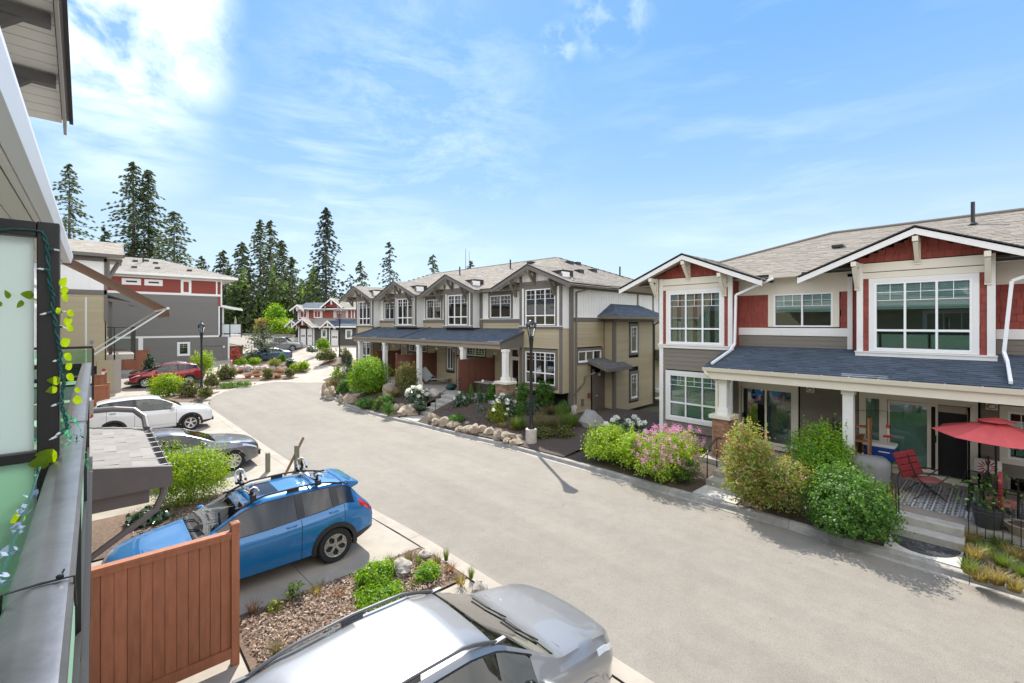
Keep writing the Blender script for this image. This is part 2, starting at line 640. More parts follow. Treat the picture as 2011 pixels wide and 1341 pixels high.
# asphalt: the lane up to the bend, then the open court
mb = MB()
def lx(y, S):
 ys = [p[1] for p in S]
 return float(np.interp(y, ys, [p[0] for p in S]))
yk = sorted(set([-30, -20, -10, -5, 0, 3, 6, 9, 12, 15, 18, 21, 24, 27, 30, 32, 34, 35, 36, 37, 38, 39, 40, 41, 42, 43, 44, 45, 46, 48, 50, 53, 56, 60, 66, 72, 80, 92, 105, 120, 140]))
LFAR = LS + [(15.6, 51), (14.6, 54), (14.2, 58), (14.6, 64), (15, 72), (14, 84), (8, 105), (0, 140)]
RFAR = RS + [(24.0, 48), (27.5, 60), (31, 66), (36, 80), (44, 105), (60, 140)]
for a, b in zip(yk[:-1], yk[1:]):
 k = 6
 for i in range(k):
  p = []
  for (yy, tt) in ((a, i), (a, i + 1), (b, i + 1), (b, i)):
   x0, x1 = lx(yy, LFAR), lx(yy, RFAR)
   p.append((x0 + (x1 - x0) * tt / k, yy, ramp(yy) + 0.004))
  mb.quad(*p)
structure('road', mb, ASPHALT, True)
def ribbon(mb, line, prof, s0=0, s1=1e9, side=1):
 """sweep a profile [(offset, z)] along a ground line between two distances"""
 P = [Vector((x, y)) for x, y in line]
 d = [0]
 for a, b in zip(P[:-1], P[1:]):
  d.append(d[-1] + (b - a).length)
 s1 = min(s1, d[-1])
 ss = [s0] + [q for q in d if s0 + .05 < q < s1 - .05] + [s1]
 rows = []
 for s in ss:
  i = max(0, min(len(P) - 2, int(np.searchsorted(d, s, side='right')) - 1))
  t = (s - d[i]) / max(1e-6, d[i + 1] - d[i])
  p = P[i].lerp(P[i + 1], t)
  a = (P[i + 1] - P[i]).normalized()
  b = (P[min(i + 2, len(P) - 1)] - P[max(i - 1, 0)])
  a = b.normalized() if b.length > 1e-6 else a
  nrm = Vector((a.y, -a.x)) * side
  rows.append([(p.x + nrm.x * o, p.y + nrm.y * o, ramp(p.y + nrm.y * o) + z) for o, z in prof])
 k = len(prof)
 vs = [q for r_ in rows for q in r_]
 fs = []
 for i in range(len(rows) - 1):
  for j in range(k):
   j2 = (j + 1) % k
   f = (i * k + j, (i + 1) * k + j, (i + 1) * k + j2, i * k + j2)
   fs.append(f if side > 0 else f[::-1])
 e = (len(rows) - 1) * k
 fs.append(tuple(range(k)) if side < 0 else tuple(range(k - 1, -1, -1)))
 fs.append(tuple(e + j for j in range(k - 1, -1, -1)) if side < 0 else tuple(e + j for j in range(k)))
 mb.add(vs, fs)
 return d[-1]
def kerb(line, prof, name, seg, side):
 root = bpy.data.objects.new(name, None)
 COL.objects.link(root)
 BASE[root.name] = (0, 0, 0)
 root['kind'] = 'structure'
 tot = ribbon(MB(), line, prof, 0, 1e9, side)
 s = 0
 while s < tot - .3:
  mb = MB()
  ribbon(mb, line, prof, s + .006, min(tot, s + seg) - .006, side)
  mb.build('kerb_segment', CONC_KERB if side > 0 else CONCRETE, root)
  s += seg
 mb = MB()          # mortar under the joints
 ribbon(mb, line, [(o, z - .012) for o, z in prof], 0, 1e9, side)
 mb.build('joint_filler', mat('joint', (.16, .15, .14), .9), root)
kerb(RS, [(0, .006), (.13, .012), (.16, .11), (.185, .13), (.31, .135), (.31, -.05), (0, -.05)], 'kerb', 3.05, 1)
kerb(LS, [(0, .008), (.30, .016), (.30, -.05), (0, -.05)], 'kerb_band', 3.05, -1)
# island kerb by the beige end house and hedge bed by the far lamp are part of the beds below
def slabs(name, x0, x1, y0, y1, nx, ny, m=CONCRETE, gap=.012, z=.01, x1b=None):
 root = bpy.data.objects.new(name, None)
 COL.objects.link(root)
 root['kind'] = 'structure'
 BASE[root.name] = (0, 0, 0)
 for j in range(ny):
  for i in range(nx):
   mb = MB()
   a, b = y0 + (y1 - y0) * j / ny + gap / 2, y0 + (y1 - y0) * (j + 1) / ny - gap / 2
   def X(t, yy):
    xe = x1 if x1b is None else x1 + (x1b - x1) * (yy - y0) / (y1 - y0)
    return x0 + (xe - x0) * t
   t0, t1 = i / nx, (i + 1) / nx
   P = [(X(t0, a) + gap / 2, a), (X(t1, a) - gap / 2, a), (X(t1, b) - gap / 2, b), (X(t0, b) + gap / 2, b)]
   mb.add([(p[0], p[1], ramp(p[1]) + z - .08) for p in P] + [(p[0], p[1], ramp(p[1]) + z) for p in P],
     [(3, 2, 1, 0), (4, 5, 6, 7), (0, 1, 5, 4), (1, 2, 6, 5), (2, 3, 7, 6), (3, 0, 4, 7)])
   mb.build('slab', m, root)
 return root
mb = MB()
for a, b in zip(range(-30, 48, 2), range(-28, 50, 2)):
 mb.quad((-3, a, -.03), (lx(a, LS) - .05, a, -.03), (lx(b, LS) - .05, b, -.03), (-3, b, -.03))
structure('verge', mb, mat('joint', (.16, .15, .14), .9))
# driveways of the near row (nose-in parking, flush with the kerb band)
slabs('driveway', -1.5, 5.24, 2.3, 6.95, 2, 2, x1b=5.22)
slabs('driveway', -1.5, 5.24, -3.2, 2.25, 2, 2)
slabs('entry_path', -1.5, 1.58, 6.97, 8.58, 1, 2)
slabs('driveway', -1.5, 5.2, 8.62, 12.55, 3, 2, x1b=5.0)
slabs('driveway', -1.5, 4.86, 15.2, 19.4, 2, 2, x1b=4.72)
slabs('driveway', -1.5, 4.72, 20.9, 31.0, 3, 4, x1b=4.64)
slabs('driveway', -1.5, 4.7, 38.2, 46.5, 2, 3, x1b=12.2)
slabs('entry_path', -1.5, 4.6, 31.02, 33.6, 2, 2)
slabs('driveway', 1.0, 12.6, 48.0, 50.0, 4, 1, x1b=15.0)
def bed(name, pts, m, h=.06, dome=.05, lump=.02, res=.35, zb=None):
 """planting bed: polygon filled with a lumpy grid; zb(x,y) gives the height above the street"""
 from mathutils.geometry import tessellate_polygon
 P = [Vector((p[0], p[1])) for p in pts]
 x0, x1 = min(p.x for p in P), max(p.x for p in P)
 y0, y1 = min(p.y for p in P), max(p.y for p in P)
 def inside(x, y):
  c = False
  j = len(P) - 1
  for i in range(len(P)):
   if (P[i].y > y) != (P[j].y > y) and x < (P[j].x - P[i].x) * (y - P[i].y) / (P[j].y - P[i].y) + P[i].x:
    c = not c
   j = i
  return c
 def edge(x, y):
  best = 1e9
  q = Vector((x, y))
  bp = None
  for i in range(len(P)):
   a, b = P[i], P[(i + 1) % len(P)]
   t = max(0, min(1, (q - a).dot(b - a) / max(1e-9, (b - a).length_squared)))
   r_ = a.lerp(b, t)
   dd = (q - r_).length
   if dd < best:
    best, bp = dd, r_
  return best, bp
 nx, ny = max(2, int((x1 - x0) / res)), max(2, int((y1 - y0) / res))
 rr = random.Random(hash(name) % 999 + int(x0 * 10))
 V, idx, F = [], {}, []
 for j in range(ny + 1):
  for i in range(nx + 1):
   x, y = x0 + (x1 - x0) * i / nx, y0 + (y1 - y0) * j / ny
   e, bp = edge(x, y)
   ins = inside(x, y)
   if not ins:
    if e > res * 1.0:
     continue
    x, y = bp.x, bp.y
    e = 0
   if zb:
    z = zb(x, y)
   else:
    z = h + dome * min(1, e / .8)
   if e > .01:
    z += rr.uniform(-lump, lump)
   idx[(i, j)] = len(V)
   V.append((x, y, ramp(y) + z))
 for j in range(ny):
  for i in range(nx):
   q = [idx.get(k) for k in ((i, j), (i + 1, j), (i + 1, j + 1), (i, j + 1))]
   q = [k for k in q if k is not None]
   if len(q) == 4:
    F.append(tuple(q))
   elif len(q) == 3:
    F.append(tuple(q))
 mb = MB().add(V, F)
 return structure(name, mb, m, True)
# left-hand beds
bed('planting_bed', [(1.6, 7.0), (3.3, 6.98), (5.22, 6.98), (5.2, 8.55), (3.4, 8.58), (1.6, 8.6)], MULCH, .03, .06, .02, .22)
bed('planting_bed', [(-1.4, 12.6), (4.98, 12.6), (4.9, 15.15), (-1.4, 15.15)], MULCH, .03, .1)
bed('planting_bed', [(3.6, 19.45), (4.72, 19.45), (4.7, 20.85), (3.6, 20.85)], MULCH, .03, .05)
bed('planting_bed', [(1.5, 33.65), (4.68, 33.65), (4.9, 35), (6.2, 37.3), (6.6, 38.15), (1.5, 38.15)], MULCH, .03, .1)
bed('forecourt', [(1.0, 38.3), (6.6, 38.3)] + [(x - .22, y + .22) for x, y in LS if 37.5 < y < 48] + [(16.2, 49.5), (15.0, 53), (14.0, 56), (10.5, 56), (1.0, 56)], CONCRETE, lump=.0, res=.9, zb=lambda x, y: .007)
bed('island_bed', [G(*p, .05)[:2] for p in ((452, 731), (500, 737), (550, 736), (600, 731), (612, 724), (590, 712), (560, 703), (520, 699), (478, 700), (452, 712))], MULCH, .06, .12, res=.5)
bed('planting_strip', [G(*p, .05)[:2] for p in ((430, 749), (500, 748), (556, 745), (588, 740), (560, 737), (500, 741), (430, 742))], MULCH, .03, .05, res=.4)
bed('planting_strip', [G(*p, .05)[:2] for p in ((424, 764), (460, 761), (498, 752), (460, 751), (424, 752))], MULCH, .03, .05, res=.4)
def zmid(x, y):
 v, u = W2M(x, y)
 t = max(0, min(1, (v - 12.35) / 2.6))
 top = 1.0
 if u < 17:
  top = 0.35 + .65 * max(0, (u - 13.5) / 3.5)
 return .13 + (top - .13) * (t ** .8)
def inset(u0, u1, n_=14):
 out = []
 for i in range(n_ + 1):
  u = u0 + (u1 - u0) * i / n_
  best = None
  for (x, y) in RS:
   v_, u_ = W2M(x, y)
   if best is None or abs(u_ - u) < best[0]:
    best = (abs(u_ - u), v_)
  out.append(M2W(best[1] + .27, u))
 return out
kb = inset(10.0, 18.72)
bed('planting_bed', kb + [M2W(15.2, 18.72), M2W(15.2, 16.0), M2W(17.9, 15.9), M2W(17.9, 13.9), M2W(21, 13.6), M2W(22, 10.0)], SOIL, lump=.025, zb=zmid)
kb = inset(20.02, 28.43)
bed('planting_bed', kb + [M2W(15.3, 28.43), M2W(15.3, 20.02)], SOIL, lump=.025, zb=zmid)
kb = inset(29.6, 33.5, 6)
bed('planting_bed', kb + [M2W(15.6, 33.5), M2W(15.6, 29.6)], SOIL, lump=.025, zb=zmid)
def kx(y):
 return lx(y, RS) + .27
def zr(x, y):
 return .13 + .22 * max(0, min(1, (x - 12.9) / 1.5))
bed('planting_bed', [(kx(y), y) for y in (6.0, 7, 8, 9, 10, 11.2)] + [(19, 11.8), (19, 9.6), (16.5, 9.5), (15.2, 7.6), (14.6, 6.0)], SOIL, zb=zr, lump=.03)
bed('planting_bed', [(kx(y), y) for y in (1.8, 2.6, 3.4, 4.2, 4.8)] + [(14.6, 4.8), (14.6, 1.8)], SOIL, zb=zr, lump=.03)
bed('planting_bed', [(kx(y), y) for y in (-8, -6, -4, -2, -1, 0, .6)] + [(13.9, .6), (13.9, -8)], SOIL, zb=zr, lump=.03)
# ================================================================ houses
WHITE = mat('white_trim', (.80, .79, .76), .55, noise=.03, nscale=3, dirt=.05)
WHITE2 = mat('window_vinyl', (.86, .87, .88), .4)
CREAM = mat('cream_trim', (.74, .69, .58), .55, noise=.03, nscale=3)
REDSH = mat('red_shingle', (.275, .058, .042), .75, rnd=.13, noise=.1, nscale=9, bump=.25, bscale=60, stretch=(6, 6, 1))
TAUPE = mat('taupe_siding', (.205, .18, .15), .7, rnd=.05, noise=.07, nscale=5, bump=.2, bscale=50, stretch=(.6, .6, 8))
BEIGE = mat('beige_siding', (.40, .345, .225), .7, rnd=.05, noise=.06, nscale=5, bump=.2, bscale=50, stretch=(.6, .6, 8))
GREYS = mat('grey_siding', (.175, .168, .155), .7, rnd=.04, noise=.05, nscale=4, bump=.2, bscale=50, stretch=(.6, .6, 8))
DTRIM = mat('dark_trim', (.145, .13, .115), .6, noise=.06, nscale=4)
DBRKT = mat('bracket_brown', (.17, .145, .115), .65, noise=.1, nscale=5)
PANEL = mat('white_panel', (.78, .78, .75), .6, noise=.02, nscale=2)
SOFFIT = mat('soffit', (.66, .62, .54), .6, noise=.04, nscale=3)
INTER = mat('interior_dark', (.03, .03, .032), .9)
BLIND = mat('window_blind', (.76, .84, .82), .7)
CURT = mat('curtain', (.60, .62, .60), .8, noise=.1, nscale=3, stretch=(14, 14, 1))
GLASS = glassmat('window_glass', (.74, .86, .83), 2.6, 1.55)
SHG_BEIGE = mat('roof_shingle_tan', (.235, .212, .182), .9, rnd=.11, noise=.14, nscale=45, bump=.4, bscale=160)
SHG_BLUE = mat('roof_shingle_slate', (.070, .094, .128), .9, rnd=.22, noise=.2, nscale=45, bump=.4, bscale=160)
SHG_GREY = mat('roof_shingle_grey', (.27, .255, .24), .9, rnd=.13, noise=.2, nscale=60, bump=.4, bscale=160)
ROOFEDGE = mat('roof_edge_dark', (.05, .05, .052), .8)
ALU = mat('gutter_metal', (.7, .68, .62), .45)
BLACKM = mat('black_metal', (.012, .012, .013), .4)
CEDAR = mat('stained_cedar', (.34, .125, .062), .65, rnd=.1, noise=.18, nscale=5, stretch=(3, 3, .5), bump=.2, bscale=60)
CEDARD = mat('brown_fence', (.145, .055, .035), .65, rnd=.1, noise=.15, nscale=5, stretch=(3, 3, .5))
class Face:
 """vertical wall plane: pt(u, z, d) with d outward"""
 def __init__(self, axis, c, sgn):
  self.axis, self.c, self.s = axis, c, sgn
 def pt(self, u, z, d=0.0):
  return (self.c + self.s * d, u, z) if self.axis == 'x' else (u, self.c + self.s * d, z)
 def box(self, mb, u0, u1, z0, z1, d0, d1):
  a, b = self.pt(u0, z0, d0), self.pt(u1, z1, d1)
  return mb.box(a[0], a[1], a[2], b[0], b[1], b[2])
def ivals(u0, u1, z, holes):
 out = [(u0, u1)]
 for (a, b, c, d) in holes:
  if not (c - .02 < z < d + .02):
   continue
  nxt = []
  for (p, q) in out:
   if b <= p or a >= q:
    nxt.append((p, q))
    continue
   if a > p:
    nxt.append((p, a))
   if b < q:
    nxt.append((b, q))
  out = nxt
 return [(p, q) for p, q in out if q - p > .04]
def planks(par, fc, u0, u1, z0, z1, m, pitch=.16, holes=(), stuff=False, name='plank', d=0.0):
 rows = max(1, round((z1 - z0) / pitch))
 h = (z1 - z0) / rows
 all_ = MB()
 for r_ in range(rows):
  za, zb_ = z0 + r_ * h, z0 + (r_ + 1) * h
  for (p, q) in ivals(u0, u1, (za + zb_) / 2, holes):
   mb = all_ if stuff else MB()
   P = [fc.pt(p, za, d - .03), fc.pt(p, za, d + .016), fc.pt(p, zb_ + .0, d + .002), fc.pt(p, zb_, d - .03)]
   Q = [fc.pt(q, za, d - .03), fc.pt(q, za, d + .016), fc.pt(q, zb_ + .0, d + .002), fc.pt(q, zb_, d - .03)]
   mb.add(P + Q, [(0, 1, 2, 3), (7, 6, 5, 4), (0, 4, 5, 1), (1, 5, 6, 2), (2, 6, 7, 3), (3, 7, 4, 0)])
   if not stuff:
    mb.build(name, m, par)
 if stuff and all_.v:
  all_.build('siding', m, par, kind='stuff')
def shakes(par, fc, u0, u1, z0, z1, m, course=.19, clip=None, d=0.0, seed=1, wr=(.12, .24)):
 """cut wall shingles, each its own piece"""
 rr = random.Random(seed)
 rows = max(1, round((z1 - z0) / course))
 h = (z1 - z0) / rows
 for r_ in range(rows):
  za, zb_ = z0 + r_ * h, z0 + (r_ + 1) * h
  u = u0 - rr.uniform(0, .1)
  while u < u1:
   w = rr.uniform(*wr)
   a, b = max(u, u0), min(u + w - .006, u1)
   u += w
   if b - a < .02:
    continue
   if clip:
    zt = min(clip(a), clip(b))
    if zt < za + .03:
     continue
    zt = min(zb_, zt)
   else:
    zt = zb_
   t = .02 + rr.uniform(-.003, .004)
   mb = MB()
   P = [fc.pt(a, za, d - .02), fc.pt(a, za, d + t), fc.pt(a, zt, d + .004), fc.pt(a, zt, d - .02)]
   Q = [fc.pt(b, za, d - .02), fc.pt(b, za, d + t), fc.pt(b, zt, d + .004), fc.pt(b, zt, d - .02)]
   mb.add(P + Q, [(0, 1, 2, 3), (7, 6, 5, 4), (0, 4, 5, 1), (1, 5, 6, 2), (2, 6, 7, 3), (3, 7, 4, 0)])
   mb.build('shingle', m, par)
def window(par, fc, u0, u1, z0, z1, cols=3, zt=None, grid_=True, trim=0, tm=None, fm=None, sill=False, blind='blind', d=0.0, gm=None, fr=.05, gridz=None):
 fm = fm or WHITE2
 fmb = MB()
 fc.box(fmb, u0, u0 + fr, z0, z1, d - .06, d + .03)
 fc.box(fmb, u1 - fr, u1, z0, z1, d - .06, d + .03)
 fc.box(fmb, u0 + fr, u1 - fr, z1 - fr, z1, d - .06, d + .03)
 fc.box(fmb, u0 + fr, u1 - fr, z0, z0 + fr, d - .06, d + .03)
 w = (u1 - u0 - 2 * fr + .05) / cols
 us = [u0 + fr + i * w for i in range(cols)]
 rows = [(z0 + fr, z1 - fr)] if zt is None else [(z0 + fr, zt - .03), (zt + .03, z1 - fr)]
 if zt is not None:
  fc.box(fmb, u0 + fr, u1 - fr, zt - .03, zt + .03, d - .06, d + .025)
 cells = []
 for i, u in enumerate(us):
  if i:
   for (za, zb_) in rows:
    fc.box(fmb, u - .05, u, za, zb_, d - .06, d + .02)
  for k, (za, zb_) in enumerate(rows):
   cells.append((u, u + w - .05, za, zb_, k == len(rows) - 1))
 o = fmb.build('window', fm, par)
 for (a, b, za, zb_, top) in cells:
  pb = MB()
  fc.box(pb, a, b, za, zb_, d - .034, d - .026)
  pb.build('pane', gm or GLASS, o)
  if grid_ and top:
   mm = MB()
   hgt = zb_ - za
   gz = zb_ - (gridz or min(.48, hgt * .36))
   fc.box(mm, a, b, gz - .008, gz + .008, d - .0255, d - .014)
   fc.box(mm, a, b, (gz + zb_) / 2 - .007, (gz + zb_) / 2 + .007, d - .0255, d - .015)
   nv = 2 if (b - a) > .7 else 1
   for q in range(1, nv + 1):
    uu = a + (b - a) * q / (nv + 1)
    fc.box(mm, uu - .007, uu + .007, gz, zb_, d - .0255, d - .013)
   mm.build('muntin', fm, o)
  if blind == 'blind':
   bb = MB()
   z = zb_ - .02
   while z > za + .02:
    p = [fc.pt(a, z, d - .10), fc.pt(b, z, d - .10), fc.pt(b, z - .045, d - .082), fc.pt(a, z - .045, d - .082)]
    bb.quad(*p)
    z -= .05
   bb.build('blind', BLIND, o)
  elif blind == 'half' and top:
   bb = MB()
   z = zb_ - .02
   while z > za + (zb_ - za) * .45:
    bb.quad(fc.pt(a, z, d - .10), fc.pt(b, z, d - .10), fc.pt(b, z - .045, d - .082), fc.pt(a, z - .045, d - .082))
    z -= .05
   bb.build('blind', BLIND, o)
  elif blind == 'curtain':
   bb = MB()
   n_ = 14
   for q in range(n_):
    a0, a1 = a + (b - a) * q / n_, a + (b - a) * (q + 1) / n_
    d0, d1 = d - .11 + .02 * (q % 2), d - .11 + .02 * ((q + 1) % 2)
    if n_ * .34 < q < n_ * .62:
     continue
    bb.quad(fc.pt(a0, za, d0), fc.pt(a1, za, d1), fc.pt(a1, zb_, d1), fc.pt(a0, zb_, d0))
   bb.build('curtain', CURT, o)
 if trim:
  tl = trim if isinstance(trim, tuple) else (trim,) * 4
  tb = MB()
  l_, r_, b_, t_ = tl
  if l_:
   fc.box(tb, u0 - l_, u0 - .001, z0, z1, d - .03, d + .035)
  if r_:
   fc.box(tb, u1 + .001, u1 + r_, z0, z1, d - .03, d + .035)
  if t_:
   fc.box(tb, u0 - l_, u1 + r_, z1 + .001, z1 + t_, d - .03, d + .038)
  if b_:
   fc.box(tb, u0 - l_, u1 + r_, z0 - b_, z0 - .001, d - .03, d + .038)
  tb.build('trim', tm or WHITE, o)
 if sill:
  sb = MB()
  fc.box(sb, u0 - .03, u1 + .03, z0 - .04, z0 - .001, d - .02, d + .065)
  sb.build('sill', fm, o)
 return o
def polyclip(P, s):
 xs = []
 for i in range(len(P)):
  (u0, s0), (u1, s1) = P[i], P[(i + 1) % len(P)]
  if (s0 > s) != (s1 > s):
   xs.append(u0 + (u1 - u0) * (s - s0) / (s1 - s0))
 xs.sort()
 return list(zip(xs[::2], xs[1::2]))
def roofplane(par, pts, m, thick=.10, course=.15, tab=(.17, .36), parts=0, seed=3, under=None, edge=None, name='roof', proud=.012, partsort=None):
 """pts: outline seen from above, counter-clockwise, first edge = eave"""
 P = [Vector(p) for p in pts]
 U = (P[1] - P[0]).normalized()
 N = (P[1] - P[0]).cross(P[2] - P[0]).normalized()
 if N.z < 0:
  N = -N
 S = N.cross(U).normalized()
 if S.z < 0:
  S = -S
 q = [((p - P[0]).dot(U), (p - P[0]).dot(S)) for p in P]
 def w(u, s, d):
  return P[0] + U * u + S * s + N * d
 mb = MB()
 mb.prism(q, lambda a, b, t: w(a, b, t), -thick, 0)
 base = mb.build(name, under or ROOFEDGE, par)
 rr = random.Random(seed)
 smax = max(b for a, b in q)
 tabs = []
 s = -.02
 while s < smax - .03:
  for (ua, ub) in polyclip(q, min(max(s + course / 2, .01), smax - .01)):
   u = ua - rr.uniform(0, .2)
   while u < ub:
    ww = rr.uniform(*tab)
    a, b = max(u, ua), min(u + ww, ub)
    u += ww
    if b - a > .015:
     tabs.append((a, b - .004, s, min(s + course * 1.25, smax), rr.uniform(.75, 1.7)))
  s += course
 if partsort:
  tabs.sort(key=lambda t: partsort(w((t[0] + t[1]) / 2, t[2], 0)))
 st = MB()
 for i, (a, b, s0, s1, k) in enumerate(tabs):
  t = st if i >= parts else MB()
  h0, h1 = proud * k, .003
  t.add([w(a, s0, -.002), w(b, s0, -.002), w(b, s0, h0), w(a, s0, h0), w(a, s1, h1), w(b, s1, h1)],
    [(0, 1, 2, 3), (3, 2, 5, 4), (1, 5, 2), (0, 3, 4)])
  if i < parts:
   t.build('shingle', m, base)
 if st.v:
  st.build('shingles', m, base, kind='stuff')
 return base
def gutter(par, a, b, m, size=.12, name='gutter'):
 """open half-box gutter from a to b (along its run)"""
 a, b = Vector(a), Vector(b)
 d = (b - a).normalized()
 s = Vector((d.y, -d.x, 0))
 mb = MB()
 prof = [(0, 0), (0, -size), (size * .75, -size), (size, -.01), (size, 0), (size - .008, 0), (size * .72, -size + .01), (.01, -size + .01), (.01, 0)]
 mb.prism(prof, lambda p, q, t: (a + (b - a) * t) + s * p + Vector((0, 0, q)), 0, 1)
 return mb.build(name, m, par)
def bracket(par, fc, u, zt, proj, drop, m, w=.13):
 """knee brace under a gable: wall post, outrigger, slanted strut"""
 mb = MB()
 fc.box(mb, u - w / 2, u + w / 2, zt - drop, zt, .0, .10)
 fc.box(mb, u - w / 2 + .003, u + w / 2 - .003, zt - .14, zt - .002, .10, proj)
 a, b = Vector(fc.pt(u, zt - drop + .10, .08)), Vector(fc.pt(u, zt - .14, proj - .10))
 mb.bar(a, b, w * .8, .13)
 return mb.build('bracket', m, par, bevel=.006)
def gable(par, uc, half, xf, xb, zp, slope, fm, rm, sm, tipcut=.0, rake=.20, seed=1):
 """front gable facing -x: ridge runs back along +x"""
 ze = zp - slope * half
 A, B = (xf, uc - half, ze), (xf, uc + half, ze)
 roofplane(par, [(xb, uc - half, ze), (xf, uc - half, ze), (xf, uc, zp), (xb, uc, zp)][::1], rm, .05, seed=seed)
 roofplane(par, [(xf, uc + half, ze), (xb, uc + half, ze), (xb, uc, zp), (xf, uc, zp)], rm, .05, seed=seed + 5)
 mb = MB()     # boarded underside
 t = .075
 for sg in (-1, 1):
  mb.prism([(0, 0), (half - .03, -slope * (half - .03)), (half - .03, -slope * (half - .03) - .02), (0, -.02)],
     lambda a, b, x, s=sg: (x, uc + s * a, zp - t + b), xf + .045, xb)
 mb.build('soffit', sm, par)
 mb = MB()     # rake boards
 for sg in (-1, 1):
  mb.prism([(0, -.015), (half + .02, -slope * (half + .02) - .015), (half + .02, -slope * (half + .02) - .015 - rake), (0, -.015 - rake)],
     lambda a, b, x, s=sg: (x, uc + s * a, zp + b), xf, xf + .04)
 mb.build('rake_board', fm, par)
 mb = MB()     # dark shingle edge
 for sg in (-1, 1):
  mb.prism([(0, .02), (half + .05, -slope * (half + .05) + .02), (half + .05, -slope * (half + .05) - .014), (0, -.014)],
     lambda a, b, x, s=sg: (x, uc + s * a, zp + b), xf - .03, xf + .04)
 mb.build('drip_edge', ROOFEDGE, par)
def downspout(par, pts, m, w=.065):
 mb = MB()
 for a, b in zip(pts[:-1], pts[1:]):
  mb.bar(a, b, w, w * 1.15)
 mb.build('downspout', m, par, bevel=.006)
def wall_light(par, fc, u, z, name='wall_light'):
 mb = MB()
 fc.box(mb, u - .11, u + .11, z - .09, z + .09, .02, .045)
 o = mb.build(name, CREAM, par)
 mb = MB()
 n_ = 14
 c = fc.pt(u, z, .05)
 for i in range(n_):
  pass
 ring, dome = MB(), MB()
 pr = []
 for i in range(n_):
  a = 2 * math.pi * i / n_
  pr.append((.085 * math.cos(a), .062 * math.sin(a)))
 ring.prism(pr, lambda a, b, t: fc.pt(u + a, z + b, t), .045, .075)
 dome.prism([(a * .8, b * .8) for a, b in pr], lambda a, b, t: fc.pt(u + a * (1.0 if t < .08 else .7), z + b * (1.0 if t < .08 else .7), t), .075, .105)
 ring.build('lamp_ring', mat('bronze', (.10, .08, .06), .5), o)
 dome.build('lamp_lens', mat('lens', (.75, .70, .6), .3), o)
# ---------------------------------------------------------------- shared front bay
def bay(par, u0, u1, xb, xw, F, red, lower=False, zl=None, blind='blind', blind2='blind'):
 """two-storey bay facing -x; red house or beige house finish. F: sill height offset"""
 fb_ = Face('x', xb, -1)
 trimm = WHITE if red else DTRIM
 zs, zh = 3.42 + F, (5.66 if red else 5.56) + F
 core = MB().box(xb + .16, u0 + .02, (.24 if lower else 3.0) + F, xw + .3, u1 - .02, 6.3 + F)
 core.build('wall', INTER, par)
 for (a, b) in ((u0 + .01, u0 + .05), (u1 - .05, u1 - .01)):       # returns of the bay
  MB().box(xb, a, zs, xw, b, 6.2 + F).build('bay_return', REDSH if red else PANEL, par)
  if lower:
   MB().box(xb, a, .26 + F, xw, b, zs - .02).build('bay_return', TAUPE if red else BEIGE, par)
 wu0, wu1 = u0 + .41, u1 - .41
 for (a, b) in ((u0, u0 + .15), (u1 - .15, u1)):
  mb = MB()
  fb_.box(mb, a, b, zs + .14, 6.12 + F, -.02, .05)
  mb.build('corner_board', trimm, par)
 mb = MB()
 fb_.box(mb, u0 - .03, u1 + .03, zs, zs + .10, -.02, .075)
 mb.build('belly_board', WHITE if red else DTRIM, par)
 mb = MB()
 fb_.box(mb, u0 - .04, u1 + .04, zs + .10, zs + .138, -.02, .10)
 mb.build('sill_cap', WHITE, par)
 mb = MB()
 k_ = 1 if red else .6
 fb_.box(mb, u0 + .151, u1 - .151, zh, zh + .17 * k_, -.02, .045)
 fb_.box(mb, u0 + .151, u1 - .151, zh + .19 * k_, zh + .44 * k_, -.02, .065)
 mb.build('header_board', CREAM if red else DTRIM, par)
 tw = .27 if red else .10
 if red:
  shakes(par, fb_, u0 + .15, wu0 - .12, zs + .14, zh, REDSH, seed=int(u0 * 10))
  shakes(par, fb_, wu1 + .12, u1 - .15, zs + .14, zh, REDSH, seed=int(u0 * 10) + 1)
  window(par, fb_, wu0, wu1, zs + .20, 5.53 + F, 3, 4.17 + F, True, (.125, .125, .055, .125), WHITE, blind=blind, d=.01)
 else:
  mb = MB()
  fb_.box(mb, u0 + .151, wu0 - .101, zs + .14, zh, -.02, .02)
  fb_.box(mb, wu1 + .101, u1 - .151, zs + .14, zh, -.02, .02)
  mb.build('white_strip', PANEL, par)
  window(par, fb_, wu0, wu1, zs + .17, 5.42 + F, 3, 4.08 + F, True, (.10, .10, .025, .135), DTRIM, blind=blind, d=.01)
 if lower:
  m = TAUPE if red else BEIGE
  za, zb_ = (.64 + F, 2.50 + F) if red else (.50 + F, 2.33 + F)
  planks(par, fb_, u0 + .16, u1 - .0 - .16, .26 + F, zs - .001, m, .165, [(wu0 - .14, wu1 + .14, za - .1, zb_ + .1)])
  window(par, fb_, wu0, wu1, za + .11, zb_ - .1, 3, za + .68, True, .14, trimm, blind=blind2, d=.02)
  for (a, b, z_) in ((u0, u0 + .155, .26 + F), (u1 - .155, u1, .2 if red else .26 + F)):
   mb = MB()
   fb_.box(mb, a, b, z_, zs - .001, -.02, .045)
   mb.build('corner_board', trimm, par)
